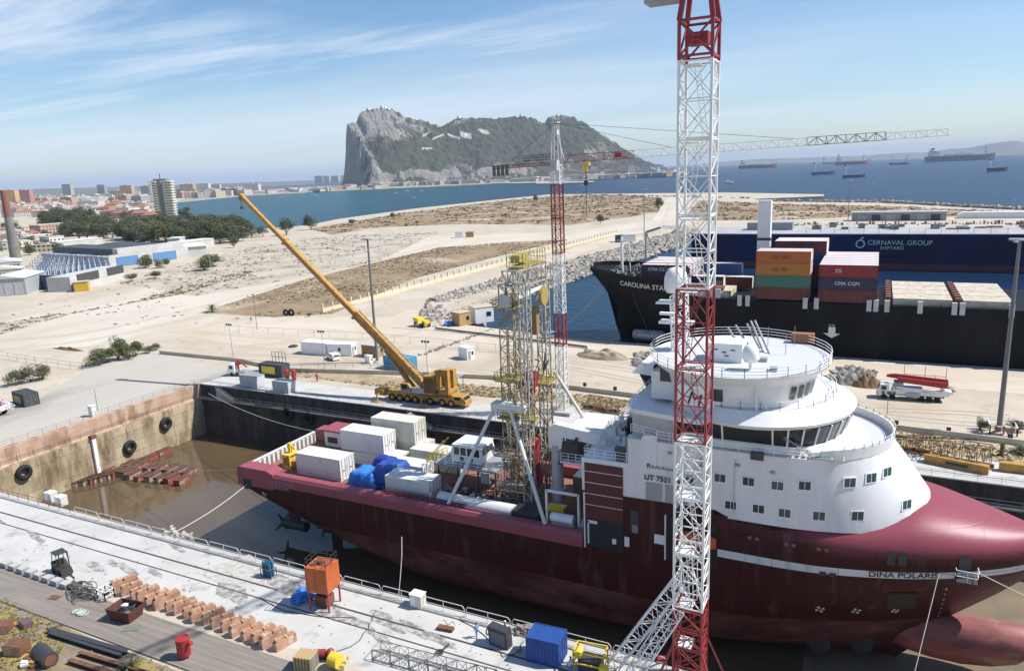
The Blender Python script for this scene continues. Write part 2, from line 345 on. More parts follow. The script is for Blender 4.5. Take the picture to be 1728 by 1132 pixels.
gs('far_quay_road', [(280, 560), (450, 535), (660, 535), (900, 440), (1040, 397), (1060, 400), (930, 445), (700, 520), (760, 545), (1000, 575), (1728, 632), (1728, 665), (1000, 600), (700, 575), (560, 590), (420, 585)], .009, mat('dirt_track', (.55, .49, .41), .95, c2=(.47, .395, .30), scale=.05, stretch=(.4, 1, 1), c3=(.40, .33, .24), s3=.3, t3=(.56, .70), det=12))
# rough dry grass areas with real tufts on top
scrub = mat('scrub_soil', (.30, .215, .125), 1, c2=(.20, .145, .085), scale=.10, c3=(.43, .37, .28), s3=.018, t3=(.53, .64), det=10)
scrub2 = mat('pale_scrub_soil', (.47, .43, .36), 1, c2=(.36, .31, .24), scale=.06, c3=(.25, .205, .145), s3=.035, t3=(.54, .66), det=10)
areas = [
 ('dry_scrub', [(335, 528), (520, 470), (740, 418), (870, 408), (960, 405), (870, 425), (700, 470), (560, 530), (460, 535)], scrub),
 ('bay_scrub', [(520, 386), (700, 357), (840, 340), (930, 331), (1050, 329), (1115, 334), (1110, 360), (960, 380), (780, 378), (640, 384), (560, 396)], scrub),
 ('pale_scrub', [(200, 478), (420, 418), (560, 398), (740, 392), (640, 440), (500, 470), (330, 500)], scrub2),
 ('spit_scrub', [(1150, 372), (1180, 338), (1300, 344), (1500, 348), (1728, 358), (1728, 366), (1450, 366), (1300, 372)], scrub),
 ('quay_scrub', [(480, 633), (520, 622), (700, 640), (860, 655), (1000, 668), (1728, 760), (1728, 785), (1050, 690), (800, 668), (620, 650)], mat('rough_grass', (.27, .20, .115), 1, c2=(.40, .33, .22), scale=.3)),
 ('left_scrub', [(0, 545), (200, 515), (420, 455), (430, 462), (300, 498), (120, 530), (0, 565)], scrub2),
 ('near_scrub', [(0, 1010), (60, 1035), (140, 1070), (300, 1132), (300, 1260), (-200, 1260), (-200, 950)], mat('weedy_ground', (.26, .22, .17), 1, c2=(.15, .12, .09), scale=.5, c3=(.36, .26, .08), s3=.25, t3=(.48, .6))),
]
for i, (nm, pix, m_) in enumerate(areas): gs(nm, pix, .012+.0012*i, m_)
# tufts of grass and low weeds: uncountable
def tufts(name, regions, m, seed=3):
    r = random.Random(seed); mb = MB()
    for pix, cnt, s0, s1 in regions:
        poly = [tuple(G(*p))[:2] for p in pix]
        xs = [p[0] for p in poly]; ys = [p[1] for p in poly]
        def ins(x, y):
            c = False; j = len(poly)-1
            for i in range(len(poly)):
                if (poly[i][1] > y) != (poly[j][1] > y) and x < (poly[j][0]-poly[i][0])*(y-poly[i][1])/(poly[j][1]-poly[i][1])+poly[i][0]: c = not c
                j = i
            return c
        k = 0; tr = 0
        while k < cnt and tr < cnt*30:
            tr += 1; x = r.uniform(min(xs), max(xs)); y = r.uniform(min(ys), max(ys))
            if not ins(x, y): continue
            if noise.noise(Vector((x*.03, y*.03, seed))) < r.uniform(-.35, .25): continue
            k += 1; s = r.uniform(s0, s1)
            for q in range(5):
                a = r.uniform(0, 6.28); dx, dy = math.cos(a), math.sin(a); l = s*r.uniform(.5, 1.1); o = Vector((x+r.uniform(-s, s)*.7, y+r.uniform(-s, s)*.7, 0))
                mb.add([o+Vector((-dy*.45*s, dx*.45*s, 0)), o+Vector((dy*.45*s, -dx*.45*s, 0)), o+Vector((dx*l*.6, dy*l*.6, l*.55))], [(0, 1, 2)])
    o = mb.build(name, m, fix=False); tag(o, None, None, None, 'stuff'); return o
tg = mat('dry_tufts', (.22, .165, .09), 1, c2=(.13, .115, .06), scale=.06)
o = tufts('dry_grass_tufts', [(areas[0][1], 2600, .3, .9), (areas[1][1], 1700, 1., 3.2), (areas[2][1], 900, .4, 1.3), (areas[3][1], 900, 1., 2.6), (areas[4][1], 2200, .2, .55), (areas[5][1], 350, .5, 1.2), ([(0, 530), (430, 430), (600, 420), (500, 520), (300, 560)], 120, .4, 1.)], tg)
tag(o, 'low dry grass and weeds scattered over the sandy waste ground', 'grass')
o = tufts('near_weeds', [([(0, 1010), (60, 1035), (120, 1060), (90, 1132), (0, 1132)], 420, .15, .45), ([(150, 1085), (300, 1120), (330, 1200), (100, 1200)], 90, .15, .4)], mat('weeds', (.27, .20, .07), 1, c2=(.13, .13, .045), scale=.5), 9)
tag(o, 'yellow and green weeds round the rusty blocks at the bottom left', 'weeds')
# rails, joints and cracks in the quays
railm = mat('rail_iron', (.055, .05, .045), .6)
for j, (Y, ww) in enumerate(((58.4, .13), (56.2, .09))):
    struct('crane_rail', MB().bb(-147, 60, Y-ww, Y+ww, .0, .03), railm)
struct('crane_rail', MB().bb(-260, 60, 43.3, 43.5, .0, .05), railm)
struct('crane_rail', MB().bb(-147, 100, 124.3, 124.5, .0, .03), railm)
struct('quay_joint', MB().bb(-140, 120, 192.2, 192.5, .0, .02), railm)
# ---- dock walls ----
def brickwall(name, c1, c2, mortar, sx=2.4, sy=1.1, stain=(.10, .07, .04)):
    m = bpy.data.materials.new(name); m.use_nodes = True; t = m.node_tree; b = t.nodes['Principled BSDF']; b.inputs['Roughness'].default_value = .9
    tcn = t.nodes.new('ShaderNodeTexCoord'); s = t.nodes.new('ShaderNodeSeparateXYZ'); t.links.new(tcn.outputs['Object'], s.inputs[0])
    ad = t.nodes.new('ShaderNodeMath'); ad.operation = 'ADD'; t.links.new(s.outputs[0], ad.inputs[0]); t.links.new(s.outputs[1], ad.inputs[1])
    c = t.nodes.new('ShaderNodeCombineXYZ'); t.links.new(ad.outputs[0], c.inputs[0]); t.links.new(s.outputs[2], c.inputs[1])
    br = t.nodes.new('ShaderNodeTexBrick'); br.inputs['Scale'].default_value = .45; br.inputs['Brick Width'].default_value = sx; br.inputs['Row Height'].default_value = sy; br.inputs['Mortar Size'].default_value = .02
    br.inputs['Color1'].default_value = col4(c1); br.inputs['Color2'].default_value = col4(c2); br.inputs['Mortar'].default_value = col4(mortar); t.links.new(c.outputs[0], br.inputs[0])
    n = t.nodes.new('ShaderNodeTexNoise'); n.inputs['Scale'].default_value = .35; n.inputs['Detail'].default_value = 8; n.inputs['Roughness'].default_value = .65
    mpp = t.nodes.new('ShaderNodeMapping'); mpp.inputs['Scale'].default_value = (1, 1, .3); t.links.new(tcn.outputs['Object'], mpp.inputs[0]); t.links.new(mpp.outputs[0], n.inputs[0])
    mr = t.nodes.new('ShaderNodeMapRange'); mr.inputs[1].default_value = .44; mr.inputs[2].default_value = .66; t.links.new(n.outputs[0], mr.inputs[0])
    mx = t.nodes.new('ShaderNodeMixRGB'); t.links.new(mr.outputs[0], mx.inputs[0]); t.links.new(br.outputs[0], mx.inputs[1]); mx.inputs[2].default_value = col4(stain); t.links.new(mx.outputs[0], b.inputs['Base Color'])
    bp = t.nodes.new('ShaderNodeBump'); bp.inputs['Distance'].default_value = .04; t.links.new(n.outputs[0], bp.inputs['Height']); t.links.new(bp.outputs[0], b.inputs['Normal'])
    return m
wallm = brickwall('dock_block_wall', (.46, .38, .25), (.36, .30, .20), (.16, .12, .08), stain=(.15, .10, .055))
dwall = brickwall('shaded_block_wall', (.050, .045, .042), (.035, .032, .03), (.018, .018, .018), stain=(.09, .075, .06))  # copy for the far wall, with its shade put into darker block colours
pinkc = mat('pink_stained_concrete', (.42, .27, .18), .9, c2=(.50, .38, .28), scale=.35, c3=(.30, .19, .13), s3=.3, stretch=(1, 1, .5))
hw = thing('dock_head_wall', 'lit block stone end wall of the dry dock above the brown water', 'wall', (DX0, 92, WAT))
MB().bb(DX0+.003, DX0+.9, DY0+.01, DY1-.02, -13.5, -3.4).build('block_face', wallm, hw, world=True)
MB().profile([(0, -3.4), (.7, -3.4), (.7, -3.1), (.35, -2.9), (.35, 0), (0, .0)], DY0+.01, DY1-.02, o=(DX0+.003, 0, 0)).build('upper_wall', pinkc, hw, world=True)
MB().bb(DX0-1.0, DX0+.36, DY0, DY1, .002, .22).build('coping', pinkc, hw, world=True)
fwl = thing('dock_side_wall', 'dark shaded far side wall of the dry dock with a long ledge', 'wall', (-20, DY1, WAT))
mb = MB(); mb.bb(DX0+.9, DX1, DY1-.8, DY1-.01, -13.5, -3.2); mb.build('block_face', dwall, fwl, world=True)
MB().bb(DX0+.9, DX1, DY1-1.7, DY1-.02, -3.2, -2.9).build('ledge', mat('ledge_concrete', (.30, .28, .25), .9, c2=(.2, .18, .16), scale=.6), fwl, world=True)
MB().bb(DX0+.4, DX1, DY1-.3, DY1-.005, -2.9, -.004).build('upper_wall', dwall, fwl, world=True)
MB().bb(DX0+.4, DX1, DY1-.4, DY1+.9, .003, .2).build('coping', grey_conc, fwl, world=True)
nw = thing('dock_side_wall', 'near side wall of the dry dock under the white quay', 'wall', (-20, DY0, WAT))
MB().bb(DX0+.9, DX1, DY0+.01, DY0+.8, -13.5, -3.2).build('block_face', wallm, nw, world=True)
MB().bb(DX0+.4, DX1, DY0+.003, DY0+.3, -3.2, -.004).build('upper_wall', grey_conc, nw, world=True)
MB().bb(DX0+.4, DX1, DY0-.8, DY0+.35, .003, .2).build('coping', grey_conc, nw, world=True)
# stairs let into the far wall, and one half seen on the left
stm = mat('stair_concrete', (.45, .42, .38), .9, c2=(.3, .28, .25), scale=.8)
def stairs(x, d, lab):
    o = thing('wall_stairs', lab, 'stairs', (x, DY1-1, -3)); mb = MB()
    for k in range(9): mb.bb(x+d*k*.62, x+d*(k+1)*.62, DY1-1.7, DY1-.35, -2.9, -.25-k*.29)
    mb.build('steps', stm, o, world=True); mr_ = MB(); railing(mr_, [(x, DY1-1.75, -.2), (x+d*5.5, DY1-1.75, -2.8)], 1., 1.4); mr_.build('handrail', steel, o, world=True)
stairs(YP(695, 705, DY1).x, 1, 'pale stairway down to the ledge of the far dock wall below the mobile crane')
stairs(YP(374, 660, DY1).x, 1, 'pale stairway down the far dock wall beside the lit corner')
# railings
def rail_thing(lab, pts, h=1.1, step=2.2, r=.04, gaps=(), m=None):
    o = thing('guard_rail', lab, 'railing', pts[0]); a, b = MB(), MB()
    P = [Vector(p) for p in pts]
    for p, q in zip(P[:-1], P[1:]):
        L = (q-p).length; n = max(1, round(L/step)); u = (q-p)/n
        for i in range(n+1):
            s = p+u*i; a.bar(s, s+Vector((0, 0, h)), r)
        for k in (.5, 1.):
            b.bar(p+Vector((0, 0, h*k)), q+Vector((0, 0, h*k)), r*.85)
    a.build('posts', m or steel, o, world=True); b.build('rails', m or steel, o, world=True); return o
whr = mat('pale_rail_paint', (.55, .55, .53), .5)
x = -106.
k = 0
while x < -19:
    L = 5.6
    o = thing('guard_rail', None, 'railing', (x, DY0-.25, .2), 0, 'guard rails along the near edge of the dry dock')
    o['label'] = 'short pale tubular guard rail panel with rounded ends along the near dock edge'
    mb = MB(); z = .2; h = 1.25; y = DY0-.25
    pts = [Vector((x+.1, y, z)), Vector((x+.1, y, z+h-.3)), Vector((x+.35, y, z+h)), Vector((x+L-.35, y, z+h)), Vector((x+L-.1, y, z+h-.3)), Vector((x+L-.1, y, z))]
    mb.path(pts, .05); mb.bar((x+.1, y, z+.6), (x+L-.1, y, z+.6), .035); mb.bar((x+L/2, y, z), (x+L/2, y, z+h), .04)
    mb.build('panel', whr, o, world=True)
    x += L+.05; k += 1
rail_thing('thin rail along the near dock edge beyond the two white boxes', [(-146, DY0-.3, .2), (-107, DY0-.3, .2)], 1.1, 2.6, .04, m=rust)
rail_thing('upper thin rail along the top of the lit end wall', [(DX0-.8, DY0+1, .2), (DX0-.8, DY1-1, .2)], 1.1, 2.9, .03, m=rust)
rail_thing('lower thin rail along the ledge of the lit end wall', [(DX0+.62, DY0+2, -3.1), (DX0+.62, DY1-3, -3.1)], 1.1, 3.3, .035, m=rust)
rail_thing('long rail along the top edge of the far dock wall', [(DX0+1, DY1-.2, .2), (100, DY1-.2, .2)], 1.1, 3., .03)
rail_thing('long rail along the lower ledge of the far dock wall', [(DX0+6, DY1-1.6, -2.9), (100, DY1-1.6, -2.9)], 1.1, 3., .035)
# tyres hung on the dock walls
ty = thing('tyre_fender', 'big black tyre hanging on the lit end wall, furthest right', 'tyre', (DX0+1.3, 110, -6.2), 0, 'tyre fenders')
MB().torus((0, 0, 0), 1.1, .5, 'X').build('tyre', blk, ty, smooth=True); MB().bar((0, 0, 1.1), (-.5, 0, 5.), .04).build('chain', rust, ty)
copy_tree(ty, loc=(DX0+1.3, 100.2, -8.4), label='big black tyre hanging on the lit end wall, middle one beside the white pipe')
copy_tree(ty, loc=(DX0+1.3, 77.6, -5.4), label='big black tyre hanging low at the left end of the lit wall')
for (px, py, lab) in ((487, 690, 'black tyre in the shade of the far dock wall, left of the pair'), (522, 697, 'black tyre in the shade of the far dock wall, right of the pair')):
    p = YP(px, py, DY1-1); copy_tree(ty, loc=(p.x, DY1-1.3, p.z-1), rz=-math.pi/2, label=lab)
pp = thing('drain_pipe', 'white square pipe running down the lit dock end wall', 'pipe', (DX0+1, 92.3, -12.5))
MB().bb(DX0+.9, DX0+1.5, 91.9, 92.7, -12.6, -3.6).build('pipe', white, pp, world=True)
MB().bb(DX0+.7, DX0+1.6, 91.7, 92.9, -3.6, -2.9).build('hopper', rust, pp, world=True)
# ---- keel blocks standing in the water ----
kr = mat('keel_block_rust', (.15, .065, .045), .95, c2=(.07, .04, .03), scale=1.2, rand=True, thr=(.4, .6))
kw = mat('keel_block_foot', (.30, .23, .18), .95, c2=(.26, .06, .045), scale=.12, thr=(.54, .57), rand=True)
def keel_block(name, lab, loc, rz, L=3.4):
    o = thing(name, lab, 'keel block', loc, rz, 'keel blocks piled in the flooded dock'); mb = MB(); mb.bb(-L/2, L/2, -.75, .75, 0, 1.3); mb.build('base', kw, o)
    mb = MB()
    for k in range(3): mb.bb(-L/2-.1, L/2+.1, -.72+k*.5, -.30+k*.5, 1.3, 1.62)
    mb.build('cap_beams', kr, o); return o
pa, pb = G(186, 795, -12.4), G(310, 812, -12.4)
kb = keel_block('keel_block', 'rusty topped keel block in the long double row standing in the brown water', (0, 0, 0), 0)
n = 9
ang = math.atan2(pb.y-pa.y, pb.x-pa.x)
for i in range(n):
    for j in range(2):
        p = pa.lerp(pb, i/(n-1)) + Vector((-math.sin(ang), math.cos(ang), 0))*(j*3.7-.4)
        loc = (p.x+rnd.uniform(-.45, .45)-(2.2 if j else 0), p.y+rnd.uniform(-.5, .5), -12.9+rnd.uniform(-.25, .1)); rz = ang+math.pi/2+rnd.uniform(-.12, .12)
        if i == 0 and j == 0: kb.location = loc; kb.rotation_euler = (0, 0, rz)
        else: copy_tree(kb, loc=loc, rz=rz)
pa, pb = G(100, 826, -12.4), G(176, 806, -12.4)
for i in range(6):
    for j in range(2):
        p = pa.lerp(pb, i/5.) + Vector((1.6*j, 3.5*j, 0)); copy_tree(kb, loc=(p.x, p.y, -12.9), rz=.5+rnd.uniform(-.3, .3), label='rusty topped keel block in the loose cluster nearest the left end of the dock')
for i in range(4):
    copy_tree(kb, loc=(DX0+2.6, 96.5+i*3.6, -12.9+rnd.uniform(-.2, .1)), rz=math.pi/2+rnd.uniform(-.05, .05), label='red rusty keel block lined up against the foot of the lit end wall')
# ================= SUPPLY VESSEL IN THE DOCK =================
YC = 92.; BH = 10.7; XS = -92.4
ship = thing('supply_vessel', 'big maroon and white offshore supply vessel standing in the dry dock', 'ship', (-40, YC, -12.4))
stem = [(-12.4, 5.5), (-10, 7.4), (-8, 8.6), (-6, 10.), (-4, 12.2), (-1.3, 15.2), (1, 17.4), (3, 18.6), (5, 19.4), (7.2, 19.6), (12, 19.6)]
def lin(tb, v):
    if v <= tb[0][0]: return tb[0][1]
    for (a, b), (c, d) in zip(tb[:-1], tb[1:]):
        if v <= c: return b+(d-b)*(v-a)/(c-a)
    return tb[-1][1]
def Xe(z): return lin(stem, z)
def Bs(X, z):
    xs = lin([(-12.4, -32), (-4, -20), (4, -9), (8, -8)], z); e = Xe(z)
    v = BH
    if X > xs:
        u = min(1, (X-xs)/(e-xs)); v = BH*max(0, 1-u**lin([(-12.4, 1.7), (4, 2.2)], z))**lin([(-12.4, 1.1), (-4, .9), (4, .72)], z)
    return v
def zk(X):
    if X < -55: u = (-55-X)/(-55-XS); return -12.4 + 8.6*max(0, min(1, u))**1.35
    if X > 5.5:
        lo, hi = -12.4, 7.2
        for _ in range(30):
            m_ = (lo+hi)/2
            if Xe(m_) < X: lo = m_
            else: hi = m_
        return lo
    return -12.4
def ztop(X):
    if X < -31.6: return .2
    return lin([(-31.6, 8.2), (-14, 8.4), (0, 9.6), (6, 10.2), (9, 9.6), (14, 8.3), (19.6, 6.9)], X)
def zsh(X): return lin([(-15, 8.3), (-8, 6.6), (2, 5.4), (19.6, 5.0)], X)
def hb(X, z):
    k = zk(X); Rb = 4.2 if X > -55 else 4.2+ (-55-X)*.02
    wv = max(0., min(1., (z-k)/Rb)); r = (1-(1-wv)**2.4)**(1/2.4)
    if X > 3: r = r**lin([(3, 1), (12, .35)], X)
    v = Bs(X, z)*r; zs, zt = zsh(X), ztop(X)
    if X > -14.9 and z > zs: v *= max(0, 1-((z-zs)/max(.01, zt-zs))**2.3)**.5
    return v
hullm = bpy.data.materials.new('hull_paint'); hullm.use_nodes = True; t = hullm.node_tree; b = t.nodes['Principled BSDF']; b.inputs['Roughness'].default_value = .42; b.inputs['Specular IOR Level'].default_value = .3
tcn = t.nodes.new('ShaderNodeTexCoord'); s = t.nodes.new('ShaderNodeSeparateXYZ'); t.links.new(tcn.outputs['Object'], s.inputs[0])
def tm(t, op, a, b_=None, c_=None):
    m = t.nodes.new('ShaderNodeMath'); m.operation = op
    for i, v in enumerate((a, b_, c_)):
        if v is None: continue
        if isinstance(v, (int, float)): m.inputs[i].default_value = v
        else: t.links.new(v, m.inputs[i])
    return m.outputs[0]
OZ = 12.4; OX = 40.                 # object space of the hull: world minus the vessel's base
zw = s.outputs[2]; xw = s.outputs[0]
nn = t.nodes.new('ShaderNodeTexNoise'); nn.inputs['Scale'].default_value = .22; nn.inputs['Detail'].default_value = 9; nn.inputs['Roughness'].default_value = .65
mpn = t.nodes.new('ShaderNodeMapping'); mpn.inputs['Scale'].default_value = (.5, 1, 1.3); t.links.new(tcn.outputs['Object'], mpn.inputs[0]); t.links.new(mpn.outputs[0], nn.inputs[0])
nz = nn.outputs[0]
zb = tm(t, 'GREATER_THAN', zw, OZ-5.1)
anr = t.nodes.new('ShaderNodeMapRange'); anr.inputs[1].default_value = .42; anr.inputs[2].default_value = .66; t.links.new(nz, anr.inputs[0]); anti = t.nodes.new('ShaderNodeMixRGB'); t.links.new(anr.outputs[0], anti.inputs[0]); anti.inputs[1].default_value = (.075, .019, .019, 1); anti.inputs[2].default_value = (.19, .085, .075, 1)
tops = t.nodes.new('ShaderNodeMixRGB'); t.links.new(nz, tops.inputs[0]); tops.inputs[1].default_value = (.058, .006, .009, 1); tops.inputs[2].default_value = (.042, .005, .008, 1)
sun_mask = t.nodes.new('ShaderNodeMapRange'); sun_mask.interpolation_type = 'SMOOTHSTEP'; t.links.new(tm(t, 'ADD', zw, tm(t, 'MULTIPLY', tm(t, 'MINIMUM', tm(t, 'SUBTRACT', xw, OX-2), 0), .35)), sun_mask.inputs[0]); sun_mask.inputs[1].default_value = OZ+4.6; sun_mask.inputs[2].default_value = OZ+7.0
sunlit_top = t.nodes.new('ShaderNodeMixRGB'); t.links.new(sun_mask.outputs[0], sunlit_top.inputs[0]); t.links.new(tops.outputs[0], sunlit_top.inputs[1]); sunlit_top.inputs[2].default_value = (.25, .055, .075, 1); tops = sunlit_top  # sunlit pink put into the bow top's colour, above topsides darkened for shade
m1 = t.nodes.new('ShaderNodeMixRGB'); t.links.new(zb, m1.inputs[0]); t.links.new(anti.outputs[0], m1.inputs[1]); t.links.new(tops.outputs[0], m1.inputs[2])
# white stripe with a slight sheer towards the bow
zs_ = tm(t, 'SUBTRACT', zw, tm(t, 'MULTIPLY', tm(t, 'MAXIMUM', tm(t, 'SUBTRACT', xw, OX-4), 0), .035))
inb = tm(t, 'MULTIPLY', tm(t, 'MULTIPLY', tm(t, 'GREATER_THAN', zs_, OZ+2.55), tm(t, 'LESS_THAN', zs_, OZ+3.5)), tm(t, 'GREATER_THAN', xw, OX-14.6))
m2 = t.nodes.new('ShaderNodeMixRGB'); t.links.new(inb, m2.inputs[0]); t.links.new(m1.outputs[0], m2.inputs[1]); m2.inputs[2].default_value = (.74, .76, .78, 1); cbx = t.nodes.new('ShaderNodeCombineXYZ'); t.links.new(xw, cbx.inputs[0]); t.links.new(zw, cbx.inputs[1])
brk = t.nodes.new('ShaderNodeTexBrick'); brk.inputs['Scale'].default_value = 1; brk.inputs['Brick Width'].default_value = 7.; brk.inputs['Row Height'].default_value = 2.3; brk.inputs['Mortar Size'].default_value = .055; brk.inputs['Mortar Smooth'].default_value = .6
brk.inputs['Color1'].default_value = (1, 1, 1, 1); brk.inputs['Color2'].default_value = (.74, .76, .76, 1); brk.inputs['Mortar'].default_value = (.42, .40, .40, 1); t.links.new(cbx.outputs[0], brk.inputs[0])
stn = t.nodes.new('ShaderNodeTexNoise'); stn.inputs['Scale'].default_value = .9; stn.inputs['Detail'].default_value = 8; mps = t.nodes.new('ShaderNodeMapping'); mps.inputs['Scale'].default_value = (1., 1, .16); t.links.new(tcn.outputs['Object'], mps.inputs[0]); t.links.new(mps.outputs[0], stn.inputs[0])
smr = t.nodes.new('ShaderNodeMapRange'); smr.inputs[1].default_value = .55; smr.inputs[2].default_value = .8; smr.inputs[3].default_value = 0; smr.inputs[4].default_value = .62; t.links.new(stn.outputs[0], smr.inputs[0])
mm1 = t.nodes.new('ShaderNodeMixRGB'); mm1.blend_type = 'MULTIPLY'; mm1.inputs[0].default_value = 1; t.links.new(m2.outputs[0], mm1.inputs[1]); t.links.new(brk.outputs[0], mm1.inputs[2])
mm2 = t.nodes.new('ShaderNodeMixRGB'); t.links.new(smr.outputs[0], mm2.inputs[0]); t.links.new(mm1.outputs[0], mm2.inputs[1]); mm2.inputs[2].default_value = (.13, .075, .065, 1)
bpn = t.nodes.new('ShaderNodeBump'); bpn.inputs['Distance'].default_value = .02; bpn.inputs['Strength'].default_value = .25; t.links.new(brk.outputs['Fac'], bpn.inputs['Height']); bpn.invert = True
dnt = t.nodes.new('ShaderNodeBump'); dnt.inputs['Distance'].default_value = .05; dnt.inputs['Strength'].default_value = .5; t.links.new(nz, dnt.inputs['Height']); t.links.new(bpn.outputs[0], dnt.inputs['Normal']); t.links.new(dnt.outputs[0], b.inputs['Normal'])
fin = t.nodes.new('ShaderNodeMixRGB'); t.links.new(tm(t, 'MULTIPLY', sun_mask.outputs[0], .9), fin.inputs[0]); t.links.new(mm2.outputs[0], fin.inputs[1]); t.links.new(m2.outputs[0], fin.inputs[2]); t.links.new(fin.outputs[0], b.inputs['Base Color'])
def stations():
    xs = [XS, XS+.02] + [XS+3*i for i in range(1, 20)] + [-33, -31.62, -31.58, -28, -24, -20, -17] + [-15+1.2*i for i in range(0, 28)] + [18.9, 19.3, 19.55]
    return sorted(set(round(v, 3) for v in xs if v <= 19.55))
mb = MB(); rings = []; NZ = 26
for X in stations():
    k, tt = zk(X), ztop(X); zs_l = []
    for i in range(NZ+1):
        u = i/NZ; zs_l.append(k+(tt-k)*(.5-.5*math.cos(math.pi*u))*.35 + (tt-k)*u*.65)
    left = [(X, YC-max(hb(X, z), .02), z) for z in zs_l]; right = [(X, YC+max(hb(X, z), .02), z) for z in reversed(zs_l)]
    rings.append(left+right)
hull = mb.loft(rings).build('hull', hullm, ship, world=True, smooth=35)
bulb = MB(); rings = []
for X, r, cz in ((3, 1.2, -8.6), (6, 2.2, -8.5), (9, 2.75, -8.3), (12, 2.95, -8.1), (15, 2.8, -7.8), (17.5, 2.3, -7.4), (19, 1.4, -7.0), (19.7, .3, -6.8)):
    rings.append([(X, YC+.85*r*math.cos(a), cz+r*1.0*math.sin(a)) for a in [2*math.pi*k/24 for k in range(24)]])
bulb.loft(rings).build('bulbous_bow', mat('bulb_paint', (.36, .12, .11), .6, c2=(.17, .05, .05), scale=.45, c3=(.26, .24, .10), s3=.3, t3=(.58, .66), stretch=(.5, 1, 1.6), det=10), ship, world=True, smooth=True)
# bow thruster mouths
for X in (-3.2, 1.4):
    y = YC-hb(X, -9.2)-.04; MB().tube((X, y, -9.7), (X, y+2.5, -9.7), 1.25, 20).build('thruster_tunnel', dark, ship, world=True)
# propeller pods at the stern
for s_ in (-1, 1):
    mb = MB(); mb.tube((-89, YC+5*s_, -9.6), (-84, YC+5*s_, -9.6), .9, 12); mb.bb(-87.5, -85.5, YC+5*s_-.3, YC+5*s_+.3, -9, -4.5)
    for k in range(4):
        a = k*math.pi/2+.4; mb.bar((-89.2, YC+5*s_, -9.6), (-89.4, YC+5*s_+2*math.cos(a), -9.6+2*math.sin(a)), .35, 4, .12)
    mb.build('propeller_pod', dark, ship, world=True)
# aft cargo rail: broad cap in the sun, plating inside
wl = white
decks = mat('work_deck', (.27, .10, .075), .85, c2=(.20, .12, .09), scale=.5)
MB().bb(XS+.4, -31.8, YC-10.2, YC+10.2, .2, .32).build('work_deck', decks, ship, world=True)
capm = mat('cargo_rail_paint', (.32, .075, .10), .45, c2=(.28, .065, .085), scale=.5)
mb = MB()
for s_ in (-1, 1):
    y0, y1 = YC+s_*BH, YC+s_*(BH-1.5)
    mb.loft([[(X, y0, .1), (X, y0+s_*-.05, 1.5), (X, y0-s_*.35, 2.), (X, y1, 2.), (X, y1, .3)] for X in (-91.2, -76, -60, -48, -34, -31.7)])
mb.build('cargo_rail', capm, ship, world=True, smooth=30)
mb = MB()
for s_ in (-1, 1): mb.loft([[(X, YC+s_*(BH+.03), -.6), (X, YC+s_*(BH-.02), z1), (X, YC+s_*(BH-2.6), z1), (X, YC+s_*(BH-2.8), -.3)] for X, z1 in ((XS-.05, 1.9), (XS+.5, 2.5), (-86, 2.5), (-84.6, 2.))])
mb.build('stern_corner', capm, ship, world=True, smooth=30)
MB().bb(XS+.1, XS+.5, YC-8, YC+8, .2, 2.0).build('stern_gate', wht_dirty, ship, world=True)
mb = MB()
for k in range(15): mb.bb(XS+.5, XS+.95, YC-7.8+k*1.08, YC-7.65+k*1.08, .3, 1.95)
mb.bb(XS+.05, XS+.6, YC-8, YC+8, 2.003, 2.12); mb.build('gate_ribs', wht_dirty, ship, world=True)
MB().bb(-88.5, -80.5, YC+6.6, YC+10.1, .3, 3.2).build('stern_winch_house', white, ship, world=True)
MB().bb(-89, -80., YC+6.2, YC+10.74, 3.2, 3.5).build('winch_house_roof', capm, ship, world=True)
MB().bb(-87.8, -85.6, YC+6.52, YC+6.6, 1.0, 2.1).build('winch_house_opening', dark, ship, world=True)
MB().bb(-91.2, -89.5, YC-10.76, YC-10.6, -1.2, .5).build('mooring_port', mat('dark_green_paint', (.01, .03, .025), .5), ship, world=True)
wtm = mat('white_lettering', (.7, .7, .7), .5); bkm = mat('black_lettering', (.01, .01, .015), .5)
text('name_lettering', 'DINA POLARIS\n     BERGEN', .82, mat('faded_lettering', (.34, .30, .30), .6), (-85.6, YC-BH-.05, .6), (math.pi/2, 0, 0), ship)
# deck edge rail in front of the containers and pipe clutter
mb = MB(); railing(mb, [(-80, YC-8.9, .3), (-56, YC-8.9, .3)], 2.3, 1.2, .03, 3); mb.build('cargo_fence', rust, ship, world=True)
# ----- fore body house -----
X0 = -31.6
wht = shipw
def outline(X0, xs, xf, ym, n=2., m=22, fn=None, ycc=YC):
    pts = [(X0, ycc-ym)] + [(X0+(xs-X0)*i/4., ycc-ym) for i in range(1, 4)]
    arc = []
    for i in range(m+1):
        a = -math.pi/2 + math.pi*i/m; ca, sa = math.cos(a), math.sin(a)
        arc.append((xs+(xf-xs)*abs(ca)**(2/n), ycc+ym*(abs(sa)**(2/n))*(1 if sa > 0 else -1)))
    return pts+arc+[(p[0], 2*ycc-p[1]) for p in pts[::-1]]
def ringz(o, z): return [(p[0], p[1], z) for p in o]
# lower house: side flush with the hull, rounded front which leans back with height
mb = MB(); rings = []
for z, xf, ym in ((7.6, 8.9, 10.62), (8.3, 8.5, 10.6), (10, 7.4, 10.55), (12, 6., 10.5), (14, 4.6, 10.45), (15.2, 3.7, 10.5), (15.9, 3.3, 10.6)):
    rings.append(ringz(outline(-25.6, -9, xf, ym), z))
mb.loft(rings).build('lower_house', wht, ship, world=True, smooth=35)
